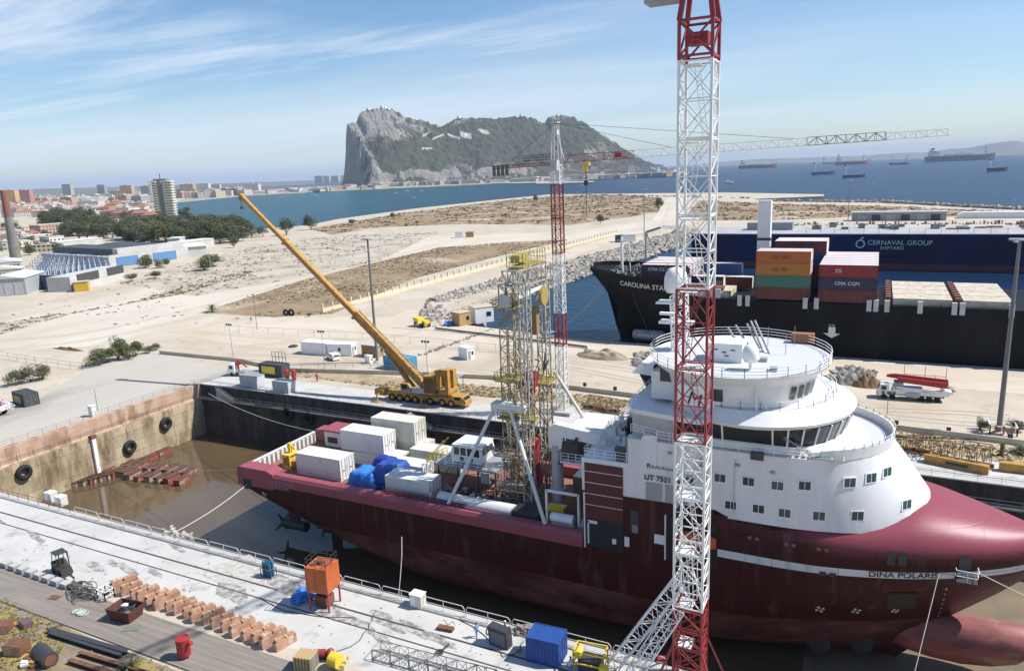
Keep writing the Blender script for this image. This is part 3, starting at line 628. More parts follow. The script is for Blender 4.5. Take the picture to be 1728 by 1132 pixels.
# aft part, lower, over the hangar door
mb = MB(); mb.bb(X0, -25.6, YC-10.6, YC+10.6, 8.2, 12.6); mb.build('hangar_house', wht, ship, world=True)
MB().loft([[(x, YC-10.6, z) for x, z in ((-25.6, 12.6), (-23.6, 16.6), (-22, 16.6), (-22, 12.6))], [(x, YC-10.3, z) for x, z in ((-25.6, 12.6), (-23.6, 16.6), (-22, 16.6), (-22, 12.6))]]).build('bulwark_wing', wht, ship, world=True)
# hangar door, opening below
dm = mat('door_maroon', (.085, .012, .018), .5)
MB().bb(-31.2, -26.2, YC-10.74, YC-10.6, 4.6, 12.0).build('hangar_door', dm, ship, world=True)
mb = MB()
for z in (6.4, 7.9, 9.4, 10.9): mb.bb(-31.2, -26.2, YC-10.78, YC-10.74, z, z+.07)
mb.build('door_seams', wtm, ship, world=True)
MB().bb(-31.2, -26.2, YC-10.76, YC-10.4, .6, 4.6).build('side_opening', mat('dark_opening', (.012, .016, .022), .6), ship, world=True)
mb = MB(); mb.bb(-31.4, -31.2, YC-10.8, YC-10.6, .4, 8.); mb.bb(-30.9, -30.7, YC-10.8, YC-10.74, 1., 4.2); mb.bb(-30.9, -29.6, YC-10.8, YC-10.76, 3.9, 4.3); mb.build('opening_frame', wht, ship, world=True)
mb = MB(); mb.bb(-27.6, -27.1, YC-10.82, YC-10.76, 1.6, 2.3); mb.build('valve_box', white, ship, world=True)
MB().bb(-26.0, -25.4, YC-10.8, YC-10.7, 1.6, 2.9).build('white_plate', white, ship, world=True)
MB().bb(-25.2, -24.2, YC-10.76, YC-10.6, 3.6, 6.6).build('side_door', dark, ship, world=True)
MB().bb(-25.0, -24.3, YC-10.8, YC-10.76, 3.7, 4.7).build('side_window', mat('pale_glass', (.2, .23, .23), .2), ship, world=True)
# ventilation louvres
for x0, x1 in ((-23.3, -21.3), (-20.9, -18.2)):
    MB().bb(x0, x1, YC-10.66, YC-10.5, 8.2, 10.6).build('vent_louvre', mat('louvre', (.33, .34, .34), .6), ship, world=True)
MB().bb(-18.6, -17.6, YC-10.66, YC-10.5, 11.1, 12.2).build('porthole', dark, ship, world=True)
text('type_lettering', 'UT 7521 WP', .92, bkm, (-23.5, YC-10.68, 10.95), (math.pi/2, 0, 0), ship, bold=.02)
text('maker_lettering', 'Rolls-Royce', .55, bkm, (-22.6, YC-10.68, 12.5), (math.pi/2, 0, 0), ship)
text('maker_badge', 'R', .9, bkm, (-23.2, YC-10.68, 12.45), (math.pi/2, 0, 0), ship)
text('yard_lettering', 'SAR\nFW2', .7, bkm, (-16.9, YC-10.68, 14.1), (math.pi/2, 0, 0), ship)
# rescue boat recess with orange boat
MB().bb(-20.9, -14.7, YC-BH-.06, YC-BH+.3, .9, 6.6).build('boat_recess', mat('recess_dark', (.02, .012, .014), .7), ship, world=True)
mb = MB(); rings = []
for i in range(9):
    u = i/8.; x = -19.6+4.9*u; r = .95*math.sin(math.pi*(.12+.76*u))**.5
    rings.append([(x, YC-BH-.35+.7*r*math.cos(a), 4.3+r*1.15*math.sin(a)) for a in [2*math.pi*k/12 for k in range(12)]])
mb.loft(rings).build('lifeboat', mat('lifeboat_orange', (.55, .10, .03), .45), ship, world=True, smooth=True)
mb = MB(); mb.bb(-20.9, -20.75, YC-BH-.25, YC-BH, .9, 6.8); mb.bb(-22.2, -20.9, YC-BH-.12, YC-BH+.2, 2.8, 4.); mb.build('boat_frame', white, ship, world=True)
# windows in the lower house: two rows that follow the round front
def hsX(X, z):        # half breadth of the lower house at X, z
    xf = lin([(7.6, 8.9), (8.3, 8.5), (10, 7.4), (12, 6.), (14, 4.6), (15.2, 3.7)], z); ym = 10.55
    if X <= -9: return ym
    u = min(1, (X+9)/(xf+9)); return ym*math.sqrt(max(0, 1-u*u))
wgl = mat('cabin_window', (.03, .05, .05), .1)
def house_window(px, py, ym_guess=None, wd=1.25, ht=.95):
    # find where the sight line through this spot of the photo meets the house side
    d = ray(px, py); best = None; tt = 60.
    while tt < 130:
        p = CAM + d*tt
        if 7 < p.z < 16 and p.x < 9 and p.y >= YC-hsX(p.x, p.z) and hsX(p.x, p.z) > 0.01: best = p; break
        tt += .05
    if best is None: return
    X, z = best.x, best.z; e = .3
    a = Vector((X-e, YC-hsX(X-e, z), z)); b_ = Vector((X+e, YC-hsX(X+e, z), z)); tx = (b_-a).normalized(); up = (Vector((X, YC-hsX(X, z+e), z+e))-Vector((X, YC-hsX(X, z-e), z-e))).normalized()
    nrm = tx.cross(up).normalized();
    if nrm.y > 0 and X < 4: nrm = -nrm
    if nrm.x < 0 and X > 4: nrm = -nrm
    fr = MB(); c = best
    def slab(mb, w_, h_, o0, o1, dx=0):
        vs = []
        for o_ in (o0, o1):
            for sx_, sz_ in ((-1, -1), (1, -1), (1, 1), (-1, 1)): vs.append(c + tx*(sx_*w_/2+dx) + up*(sz_*h_/2) + nrm*o_)
        mb.add(vs, [(0, 1, 2, 3), (7, 6, 5, 4), (0, 4, 5, 1), (1, 5, 6, 2), (2, 6, 7, 3), (3, 7, 4, 0)])
    slab(fr, wd+.22, ht+.22, -.12, .06); f = fr.build('window', white, ship, world=True)
    pn = MB(); slab(pn, wd/2-.05, ht, .0, .075, -wd/4-.01); slab(pn, wd/2-.05, ht, .0, .075, wd/4+.01)
    q = pn.build('pane', wgl, ship, world=True); q.parent = f
for px, py in ((1215, 806), (1263, 812), (1312, 819), (1358, 819), (1434, 814), (1470, 806), (1497, 796), (1181, 848), (1233, 852), (1280, 858), (1324, 865), (1382, 870), (1447, 870), (1530, 851)):
    house_window(px, py)
# dark hull ports and fittings
from mathutils.bvhtree import BVHTree
hbv = BVHTree.FromPolygons([v.co.copy() for v in hull.data.vertices], [tuple(f.vertices) for f in hull.data.polygons])
def snap(p, off=.05):
    o_ = ship.location; h_ = hbv.ray_cast(Vector((p.x, 60, p.z))-o_, Vector((0, 1, 0)))
    return Vector((p.x, h_[0].y+o_.y-off, p.z)) if h_[0] is not None else p
def mapx0(p): return snap(p)
def on_hull(x, z, off=.05): return Vector((x, YC-hb(x, z)-off-(.05 if x > -10 else 0), z))
def hullpatch(name, m, x0, x1, z0, z1, nx=3, parent=ship):
    mb = MB(); g_ = [[on_hull(x0+(x1-x0)*i/nx, z0+(z1-z0)*j/2.) for j in range(3)] for i in range(nx+1)]; mb.grid(g_); return mb.build(name, m, parent, world=True)
for x0, x1 in ((3.2, 4.), (4.3, 5.1)): hullpatch('hull_port', dark, x0, x1, 4.7, 6.2)
for x0 in (-6.4, -5.4): hullpatch('hull_port', dark, x0+3, x0+3.7, 2.35, 2.9)
hullpatch('bow_door', dark, 10.1, 11.3, 4.3, 6.0)
for x0 in (-11.2, -10.4, -7.2, -6.4, -3.8, -3.0): hullpatch('small_port', mat('faded_port', (.22, .10, .10), .6), x0, x0+.4, 5.5, 5.9)
hullpatch('bare_patch', mat('bare_hull_patch', (.030, .018, .018), .7, c2=(.05, .028, .026), scale=1.2), 3.6, 6.6, -2.4, .6, 5)
for k in range(7): text('draught_marks', str(2+k*1), .5, wtm, (9.2, 0, -5.2+k*1.05), (math.pi/2, 0, 0), ship, ext=0, fn=mapx0)
mb = MB(); p = on_hull(10.9, 3.4); mb.bb(p.x-1., p.x+1.1, p.y-1.4, p.y+.3, 3.2, 3.35); f = mb.build('bow_balcony', dark, ship, world=True)
mb = MB(); railing(mb, [(p.x-1., p.y, 3.35), (p.x-1., p.y-1.35, 3.35), (p.x+1.1, p.y-1.35, 3.35), (p.x+1.1, p.y, 3.35)], 1.3, .9, .05, 2); mb.build('balcony_rail', white, ship, world=True)
def mapx(p): return snap(Vector((p.x, 0, p.z+.035*max(0, p.x+4))))
text('name_lettering', 'DINA POLARIS', 1.05, bkm, (1.5, 0, 2.72), (math.pi/2, 0, 0), ship, ext=0, fn=mapx, bold=.015)
# white propeller and anchor marks low on the bow
def markx(cx, cz, r_=.55):
    mb = MB()
    for k in range(4):
        a = math.pi/4*0+k*math.pi/2+.4
        g_ = [on_hull(cx+math.cos(a)*rr_-math.sin(a)*ww, cz+math.sin(a)*rr_+math.cos(a)*ww) for rr_, ww in ((.08, 0), (r_*.8, -.2), (r_, 0), (r_*.8, .2))]
        mb.add(g_, [(0, 1, 2, 3)])
    mb.build('hull_mark', wtm, ship, world=True)
markx(-3.2, -2.9); markx(.6, -2.9); markx(-87., -1.7, .5); markx(4.6, -2.9, .45)
mb = MB()
for x, z in ((-12.6, 14.2), (-8.8, 13.9), (-20.4, 14.6)): mb.bb(x-.25, x+.25, YC-10.75, YC-10.5, z, z+.25)
mb.build('wall_lamps', grey, ship, world=True)
mb = MB(); mb.bar((-12.9, YC-10.62, 8.4), (-12.9, YC-10.62, 15), .05); mb.bar((-16.2, YC-10.62, 8.4), (-16.2, YC-10.62, 15.2), .05); mb.bar((-25.6, YC-10.66, 12.7), (-16., YC-10.66, 15.7), .0001) if False else None; mb.build('drain_pipes', lgrey, ship, world=True)
# ----- foredeck parapet, skirt, bridge -----
parm = mat('deck_grey_white', (.52, .54, .56), .6)
o1 = outline(-24, -9, 3.3, 10.62, 2, 30); o2 = outline(-24, -9, 3.0, 10.3, 2, 30)
MB().loft([ringz(outline(-24, -9, 2.95, 10.25, 2, 30), 15.9), ringz(outline(-24, -9, 2.95, 10.25, 2, 30), 15.96)]).build('foredeck', parm, ship, world=True)
def wallring(oa, ob, z0, z1):
    mb = MB(); n_ = len(oa); vs = ringz(oa, z0)+ringz(oa, z1)+ringz(ob, z1)+ringz(ob, z0); fs = []
    for k in range(n_-1):
        fs += [(k, k+1, n_+k+1, n_+k), (n_+k, n_+k+1, 2*n_+k+1, 2*n_+k), (2*n_+k, 2*n_+k+1, 3*n_+k+1, 3*n_+k)]
    return mb.add(vs, fs)
# parapet only round the front (the arc points)
def front(o, xmin): return [p for p in o if p[0] > xmin]
fa, fb = front(outline(-24, -9, 3.42, 10.66, 2, 30), -4.5), front(outline(-24, -9, 3.2, 10.45, 2, 30), -4.5)
n_ = min(len(fa), len(fb)); wallring(fa[:n_], fb[:n_], 15.7, 16.9).build('parapet', wht, ship, world=True, smooth=40)
mb = MB(); railing(mb, [(p[0], p[1], 16.9) for p in fa], .45, 3, .04, 1); railing(mb, [(-22, YC-10.5, 15.96), (-5, YC-10.45, 15.96)], 1.2, 1.8, .04, 3); mb.build('foredeck_rail', white, ship, world=True)
# skirt under the bridge windows
mb = MB(); mb.loft([ringz(outline(-20, -9, .9, 9.9, 2, 30), 15.9), ringz(outline(-20, -9, -.4, 9.8, 2, 30), 16.3), ringz(outline(-20, -9, -1.6, 9.8, 2, 30), 16.8)])
mb.build('bridge_skirt', wht, ship, world=True, smooth=40)
mb = MB(); mb.loft([ringz(outline(-20, -9, -1.9, 9.6, 2, 30), 16.8), ringz(outline(-20, -9, -1.1, 10.4, 2, 30), 19.1)]); bw_ = mb.build('bridge_windows', glass, ship, world=True)
oa, ob = outline(-20, -9, -1.87, 9.63, 2, 30), outline(-20, -9, -1.07, 10.43, 2, 30); mb = MB()
for k in range(0, len(oa)):
    if k % 2 == 0: mb.bar((oa[k][0], oa[k][1], 16.8), (ob[k][0], ob[k][1], 19.1), .13)
mb.build('window_posts', white, ship, world=True)
# visor roof of the bridge
def ovl(cx, cy, rx, ry, z, n=56, k=2.): 
    r_ = []
    for i in range(n):
        a = 2*math.pi*i/n; ca, sa = math.cos(a), math.sin(a); r_.append((cx+rx*math.copysign(abs(ca)**(2/k), ca), cy+ry*math.copysign(abs(sa)**(2/k), sa), z))
    return r_
mb = MB(); mb.loft([ovl(-12, YC, 10.2, 10.4, 19.1), ovl(-11.9, YC, 10.9, 11.9, 19.25), ovl(-11.9, YC, 11.1, 12.2, 19.7), ovl(-12.5, YC-.2, 9.6, 10.6, 21.0), ovl(-12.5, YC-.2, 9.3, 10.2, 20.9)])
mb.build('bridge_roof', wht, ship, world=True, smooth=40)
MB().prism([(-26.4, YC-8), (-25., YC-10.6), (-18, YC-12.1), (-16, YC-12.1), (-16, YC+12), (-25, YC+10.4)], 19.2, 19.75).build('wing_roof', wht, ship, world=True)
mb = MB(); railing(mb, [p for p in ovl(-12.5, YC-.2, 9.4, 10.3, 20.95, 28)], 1., 3, .04, 2, True); mb.build('roof_rail', white, ship, world=True)
# observation drum and round top deck
TC = (-14.3, 90.6)
mb = MB(); mb.loft([ovl(TC[0], TC[1], 8.6, 8.7, 20.6), ovl(TC[0], TC[1], 9.2, 9.3, 23.6), ovl(TC[0], TC[1], 10.4, 10.6, 24.6), ovl(TC[0], TC[1], 10.6, 10.8, 25.0)])
mb.build('upper_house', wht, ship, world=True, smooth=40)
MB().loft([ovl(TC[0], TC[1], 10.3, 10.5, 25.0), ovl(TC[0], TC[1], 10.3, 10.5, 25.06)]).build('top_deck', parm, ship, world=True)
mb = MB(); railing(mb, ovl(TC[0], TC[1], 10.6, 10.8, 25., 28), 1.15, 3, .045, 3, True); mb.build('top_deck_rail', white, ship, world=True)
def drumwin(name, a0, a1, z0, z1):
    mb = MB(); g_ = []
    for i in range(3):
        a = math.radians(a0+(a1-a0)*i/2); col = []
        for z in (z0, z1):
            r_ = 8.75+(z-20.6)*.2; col.append((TC[0]+r_*math.cos(a), TC[1]+(r_+.05)*math.sin(a), z))
        g_.append(col)
    mb.grid(g_).build(name, wgl, ship, world=True)
drumwin('drum_window', -100, -91, 21.6, 23.1)
for k in range(4): drumwin('drum_window', -42+k*8, -37+k*8, 21.6, 23.2)
# things on the top deck
MB().bb(-17.2, -13.2, 86.2, 89.6, 25.06, 27.3).build('deck_box', white, ship, world=True)
mb = MB()
for x, z in ((-16.5, 26.5), (-15.5, 26.2), (-14.5, 26.5), (-15.2, 25.8)): mb.bb(x, x+.5, 86.1, 86.2, z, z+.12)
mb.build('box_fittings', dark, ship, world=True)
def dome(x, y, z, r, nm='satellite_dome'):
    o = MB().lathe([(.05, z+.01), (r*.8, z), (r, z+.5*r), (r, z+1.2*r), (r*.85, z+1.75*r), (r*.5, z+2.1*r), (.05, z+2.22*r)], (x, y, 0), 20).build(nm, white, ship, world=True, smooth=True)
    MB().tube((x, y, z-1.3), (x, y, z), .18, 8).build('dome_stand', white, o)
    for c in o.children:
        me = c.data
        Mi = ship.matrix_basis.inverted()
        for v in me.vertices: v.co = Mi @ v.co
    return o
dome(-11.9, 83.8, 26.0, .92)
dome(-22.2, 91, 32.4, 1.45)
mb = MB()
for k, (a, b_) in enumerate((((-17.2, 93), (-19.8, 95.6)), ((-16.4, 94), (-19, 96.4)), ((-15.2, 94), (-17.6, 96.5)), ((-14.6, 92.6), (-17.2, 97)), ((-13.8, 91.8), (-16.6, 96.2)))):
    mb.tube((a[0]+3, a[1], 25.), (b_[0]+3.4, b_[1]-.6, 27.3+.25*k), .14, 10)
mb.build('exhaust_pipes', grey, ship, world=True, smooth=True)
mb = MB()
for x, y in ((-11, 88), (-12.2, 90.2), (-9.4, 84)): mb.bb(x-.4, x+.4, y-.5, y+.5, 25.06, 25.5)
for x, y in ((-9, 92), (-11.5, 95.5), (-8.5, 97)): mb.bar((x, y, 25), (x, y, 27.6), .05)
mb.build('deck_hatches', grey, ship, world=True)
MB().bb(-9, -6.3, 98.3, 99.6, 25.2, 26.3).build('brown_raft_box', mat('brown_plastic', (.30, .12, .05), .5), ship, world=True)
# mast behind the tower crane
mb = MB(); lattice(mb, (-21.5, 91, 25.), (-21.8, 91, 32.), 1.8, 1.8, .12, 5); mb.bb(-24.2, -20, 90.2, 92, 28.4, 28.7); mb.bb(-24.5, -21.3, 89.9, 92.2, 31., 31.2); mb.bar((-21.5, 91, 32), (-21.5, 91, 36), .08); mb.bb(-23.5, -21, 88, 88.6, 30, 30.3)
mb.build('radar_mast', white, ship, world=True)
MB().bb(-23.6, -20.5, 84.8, 89.5, 20.2, 23.6).build('funnel_house', wht, ship, world=True)
MB().bb(-23.7, -23.6, 86, 88.6, 21.4, 24.).build('funnel_louvre', dark, ship, world=True)
MB().bb(-22.5, -20., 84.7, 84.8, 22.5, 24.5).build('funnel_door', dark, ship, world=True)
o = MB().bb(-19.6, -15.4, 81.7, 82., 20.6, 23.2).build('funnel_sign', white, ship, world=True)
text('sign_letter', 'M', 2.2, bkm, (-18.6, 81.65, 21.1), (math.pi/2, .25, 0), ship)
# aft bridge front with sloping windows, navy shaded wall, decks and rails
MB().bb(-25.4, -20.2, YC-9.2, YC+9.2, 12.6, 19.6).build('aft_house', lgrey, ship, world=True)
mb = MB(); mb.loft([[(-27.8, 93.5, 20.8), (-27.8, 97.6, 20.8), (-23, 99, 20.8), (-23, 92, 20.8)], [(-26.2, 93.9, 17.4), (-26.2, 97.2, 17.4), (-23, 98.6, 17.4), (-23, 92.4, 17.4)]]); mb.build('aft_bridge_windows', glass, ship, world=True)
mb = MB(); mb.loft([[(-28.6, 93, 20.8), (-28.6, 98, 20.8), (-22, 99.5, 20.8), (-22, 91.5, 20.8)], [(-27.4, 93.6, 22.2), (-27.4, 97.4, 22.2), (-22, 98.9, 22.2), (-22, 92, 22.2)]]); mb.bb(-26, -22.6, 93.6, 97.4, 12.6, 17.4); mb.build('aft_bridge', white, ship, world=True)
mb = MB(); railing(mb, [(-31.4, YC-10.4, 12.62), (-25.8, YC-10.4, 12.62)], 1.2, 1.4, .04, 3); railing(mb, [(-31.4, YC-10.4, 12.62), (-31.4, YC+10, 12.62)], 1.2, 1.6, .04, 3); railing(mb, [(-38.5, 92, 11.4), (-31.8, 92, 11.4), (-31.8, 100, 11.4)], 1.2, 1.4, .04, 3); railing(mb, [(-25.4, YC-9.4, 19.7), (-25.4, YC+9, 19.7)], 1.1, 1.6, .04, 2)
railing(mb, [(-25.2, YC-10.5, 16.7), (-20.5, YC-10.5, 16.)], 1.1, 1.6, .04, 3)
mb.build('aft_rails', white, ship, world=True)
mb = MB(); mb.bb(-38.5, -31.7, 92, 101.5, 11.2, 11.4); mb.bb(-30.6, -27, 84, 88, 12.6, 12.75); mb.build('aft_platform', wht_dirty, ship, world=True)
mb = MB()
r_ = random.Random(5)
for k in range(46):
    x, y = r_.uniform(-31, -26), r_.uniform(85, 101); h = r_.uniform(.4, 1.7); s_ = r_.uniform(.3, 1.1); mb.bb(x-s_/2, x+s_/2, y-s_/2, y+s_/2, 12.6, 12.6+h)
for k in range(12):
    x, y = r_.uniform(-30.5, -26), r_.uniform(86, 101); mb.bar((x, y, 12.6), (x+r_.uniform(-1, 1), y+r_.uniform(-1, 1), 12.6+r_.uniform(1.5, 4.2)), .07)
mb.build('deck_machinery', wht_dirty, ship, world=True)
mb = MB()
for k in range(14):
    x, y = r_.uniform(-31, -26), r_.uniform(88, 101); mb.bb(x-.4, x+.4, y-.3, y+.3, 12.6, 12.6+r_.uniform(.6, 2.4))
mb.bb(-27.4, -26.2, 81.8, 82.6, 12.7, 14.3)
mb.build('dark_machinery', dark, ship, world=True)
# stair and skylight on the near side of the foredeck
mb = MB(); mb.bar((-8.5, 82.2, 18.6), (-4.6, 81.9, 16.1), .07); mb.bar((-8.5, 82.9, 18.6), (-4.6, 82.6, 16.1), .07)
for k in range(8): u = k/8; mb.bb(-8.4+3.8*u, -8.0+3.8*u, 82.1, 82.9, 18.1-2.2*u, 18.15-2.2*u)
mb.build('side_stair', grey, ship, world=True)
mb = MB(); mb.bb(-5.2, -1.6, 82.0, 84.5, 16.0, 16.15); mb.build('skylight_frame', lgrey, ship, world=True)
mb = MB()
for i in range(3):
    for j in range(2): mb.bb(-5.1+i*1.18, -4.05+i*1.18, 82.1+j*1.2, 83.2+j*1.2, 16.15, 16.2)
mb.build('skylight_panes', mat('tinted_glass', (.18, .21, .18), .15), ship, world=True)
MB().bb(-6.9, -5.9, 83.2, 84, 16., 17.1).build('red_locker', bred, ship, world=True)
mb = MB(); mb.bb(-11.2, -9.8, 81.2, 81.7, 15.3, 16.2); mb.build('floodlight', dark, ship, world=True)
mb = MB(); mb.bar((-10.8, 81.6, 19.5), (-10.8, 81.6, 24.6), .09); mb.bar((-10.8, 81.6, 23.4), (-9.6, 82.5, 20.6), .06); mb.bar((-10.8, 81.6, 23.4), (-12, 82.5, 20.6), .06); mb.build('signal_mast', white, ship, world=True)
# bow ring
# ================= on the work deck =================
def container(name, lab, c, size, rz, m, group=None, z=0, doorm=None, corr='x', cat='container'):
    o = thing(name, lab, cat, (c[0], c[1], z), rz, group); L, W, H_ = size
    mb = MB(); mb.bb(-L/2+.05, L/2-.05, -W/2+.05, W/2-.05, .1, H_-.06)
    n = max(4, int(L/.42))
    for k in range(n):
        x = -L/2+.2+(L-.4)*(k+.25)/n; wv = (L-.4)/n*.5
        mb.bb(x, x+wv, -W/2+.005, -W/2+.05, .2, H_-.2); mb.bb(x, x+wv, W/2-.05, W/2-.005, .2, H_-.2)
        mb.bb(x, x+wv, -W/2+.12, W/2-.12, H_-.06, H_-.03)
    mb.build('corrugated_body', m, o)
    mb = MB()
    for sx in (-1, 1):
        for sy in (-1, 1):
            mb.bb(sx*L/2, sx*(L/2-.12), sy*W/2, sy*(W/2-.12), 0, H_)
        for z_ in (0, H_-.14): mb.bb(sx*L/2-.0, sx*(L/2-.11), -W/2+.12, W/2-.12, z_, z_+.14)
    for sy in (-1, 1):
        for z_ in (0, H_-.12): mb.bb(-L/2+.12, L/2-.12, sy*W/2, sy*(W/2-.1), z_, z_+.12)
    mb.build('frame', m, o)
    mb = MB()
    for y in (-W*.36, -W*.14, W*.14, W*.36): mb.bar((L/2+.03, y, .15), (L/2+.03, y, H_-.15), .035)
    for y in (-W*.25, W*.25): mb.bb(L/2, L/2+.06, y-.15, y+.15, H_*.42, H_*.47)
    mb.bb(L/2-.03, L/2-.01, -.03, .03, .2, H_-.2)
    mb.build('door_bars', doorm or steel, o); return o
c20 = (6.6, 2.9, 2.9)
wc = mat('container_white', (.70, .70, .66), .55, c2=(.50, .44, .36), scale=.7, thr=(.58, .8), stretch=(1, 1, .4))
cg = mat('container_cream', (.60, .58, .52), .6, c2=(.42, .36, .28), scale=.8, thr=(.5, .8), stretch=(1, 1, .4))
zd = .32
def deckpos(px, py, z=zd): g_ = G(px, py, z); return g_
container('shipping_container', 'white container at the stern nearest the yellow winch, standing alone on the work deck', (-79.6, 88.2), (9.2, 3.6, 3.7), 0, wc, z=zd)
container('shipping_container', 'dirty white container under the middle upper one on the work deck', (-73.6, 95.4), (9.2, 3.5, 2.1), 0, wc, z=zd)
container('shipping_container', 'dirty white container raised on another in the middle of the work deck', (-76.2, 95.6), (9.0, 3.6, 3.5), 0, wc, z=zd+2.15)
container('shipping_container', 'cream container at the far side of the work deck, the lower one', (-71.4, 100.2), (9.2, 3.5, 2.9), 0, cg, z=zd)
container('shipping_container', 'cream container on top at the far side of the work deck, the highest one', (-73, 100.2), (9.0, 3.6, 3.8), 0, cg, z=zd+2.95)
container('shipping_container', 'plain grey white container behind the yellow stairs of the work deck', (-63.2, 97.6), (9.4, 3.6, 3.2), 0, cg, z=zd)
container('shipping_container', 'low white container with flat roof between the blue tarpaulin and the grey one', (-66.4, 92.4), (8.6, 3.2, 2.6), 0, wc, z=zd)
container('shipping_container', 'rusty edged white container at the near rail beside the blue tarpaulin', (-60.7, 85.9), (7.8, 3.4, 3.6), 0, wc, z=zd)
# blue tarpaulins thrown over cargo
def tarp(lab, c, s, m, seed):
    o = thing('tarpaulin', lab, 'tarpaulin', (c[0], c[1], zd)); g_ = []
    for i in range(15):
        row = []
        for j in range(13):
            u, v = i/7.-1, j/6.-1; x, y = u*s[0]/2, v*s[1]/2; e = max(abs(u), abs(v)); h = s[2]*(1-max(0, (e-.72)/.28)**2.2)+.25*noise.noise(Vector((x*.9+seed, y*.9, 0)))
            row.append((x, y, max(.02, h)))
        g_.append(row)
    MB().grid(g_).build('sheet', m, o, smooth=True); return o
tarp('bright blue tarpaulin over cargo at the near rail of the work deck', (-70.2, 87.2), (5.2, 4.2, 2.6), tarpb, 1)
tarp('deep blue tarpaulin over taller cargo beside the rusty edged container', (-66.3, 88.4), (4.6, 5., 3.9), mat('deep_blue_tarp', (.015, .05, .24), .6, c2=(.02, .09, .36), scale=.7), 2)
tarp('darker blue tarpaulin over the low cargo behind the bright blue one', (-69.5, 91.2), (4.4, 2.6, 3.2), mat('violet_blue_tarp', (.02, .03, .28), .6), 3)
# yellow winch
yw = thing('deck_winch', 'yellow winch frame behind the stern gate of the vessel', 'winch', (-87.4, 88.6, zd))
mb = MB()
for x in (-.7, .7):
    for y in (-1.1, 1.1): mb.bb(x-.12, x+.12, y-.12, y+.12, 0, 2.4)
mb.bb(-.9, .9, -1.3, 1.3, 0, .25); mb.bb(-.9, .9, -1.3, 1.3, 2.3, 2.5); mb.bb(-.3, .3, -.3, .3, 2.5, 4.2); mb.bar((0, 0, 4.1), (.9, .2, 3.2), .14); mb.build('frame', byel, yw)
mb = MB(); mb.tube((0, -1, 1.3), (0, 1, 1.3), .75, 16); mb.build('drum', yel, yw); MB().bb(.9, 1.8, -.8, .6, .1, 1.4).build('power_pack', yel, yw)
# control cabin on a platform
cc = thing('control_cabin', 'white cabin with wrap round windows on the raised platform of the work deck', 'cabin', (-54.3, 93.5, 4.6))
mb = MB(); prof = [(-2.6, 0), (2.4, 0), (2.7, 1.3), (2.4, 2.7), (-2.4, 2.7), (-2.9, 1.3)]; mb.profile(prof, -2.1, 2.1); mb.build('cabin_shell', white, cc)
mb = MB(); mb.bb(-2.5, 2.5, -2.2, 2.2, 2.7, 2.85); mb.bb(-2.1, 2.1, -1.7, 1.7, 2.85, 2.98); mb.build('roof', white, cc)
for x in (-1.75, -.6, .6, 1.75): MB().bb(x-.45, x+.45, -2.14, -2.1, 1.2, 2.4).build('window', glass, cc)
for y in (-1.2, 0, 1.2): MB().box((2.6, y, 1.9), (.06, .95, 1.), 0, (-.2, 'Y')).build('window', glass, cc)
for x in (-.9, .8): MB().bb(x-.3, x+.3, -2.15, -2.12, .25, .9).build('hatch', dark, cc)
pf = thing('raised_platform', 'grey raised deck platform on legs with yellow stairs carrying the white cabin', 'platform', (-55, 93, zd))
mb = MB(); mb.bb(-59.5, -48.6, 90.2, 97.5, 4.1, 4.45); mb.bb(-51, -49.5, 89.6, 90.1, 2.6, 4.3); mb.build('deck', grey, pf, world=True)
mb = MB()
for x in (-59, -55.5, -52, -49):
    for y in (90.6, 97): mb.bar((x, y, .3), (x, y, 4.1), .14)
    mb.bar((x, 90.6, .5), (x+2, 90.6, 4), .08)
mb.build('legs', dark, pf, world=True)
mb = MB(); mb.bar((-60.6, 96.5, .4), (-58.4, 94.5, 5.6), .07); mb.bar((-62.6, 94, 3.4), (-58.8, 93.6, 7.4), .08); mb.bar((-62.6, 92.6, 3.4), (-58.8, 92.2, 7.4), .08); railing(mb, [(-62.6, 92.6, 2.8), (-59.2, 92.2, 4.5)], 1.2, .9, .06); railing(mb, [(-62.6, 94, 2.8), (-59.2, 93.7, 4.5)], 1.2, .9, .06); mb.build('yellow_stairs', byel, pf, world=True)
mb = MB(); railing(mb, [(-59, 90.3, 4.45), (-49, 90.3, 4.45)], 1.1, 1.4, .04, 3); mb.build('platform_rail', white, pf, world=True)
# clutter under and before the platform, in one tidy pile
for k, (x, y, lab) in enumerate(((-57, 88.5, 'pile of rusty pipes and fittings on the work deck before the raised platform'), (-49, 88, 'heap of valves and frames between the platform and the derrick foot'))):
    o = thing('scrap_pile', lab, 'pile', (x, y, zd)); r_ = random.Random(k+20)
    for nm_, mm_, cnt in (('pipes', rust, 26), ('frames', steel, 16), ('boxes', wht_dirty, 10), ('red_parts', bred, 3)):
        mb = MB()
        for q in range(cnt):
            a, b_ = r_.uniform(-3.4, 3.4), r_.uniform(-1.8, 2.4)
            if nm_ in ('boxes', 'red_parts'): s_ = r_.uniform(.3, .8); mb.box((a, b_, s_/2), (s_, s_*.8, s_), r_.uniform(0, 3))
            else: l = r_.uniform(.8, 2.6); an = r_.uniform(0, 3.1); h = r_.uniform(.1, 1.6); mb.bar((a, b_, h*.3), (a+l*math.cos(an), b_+l*math.sin(an)*.4, h), r_.uniform(.05, .16), 6)
        mb.build(nm_, mm_, o)
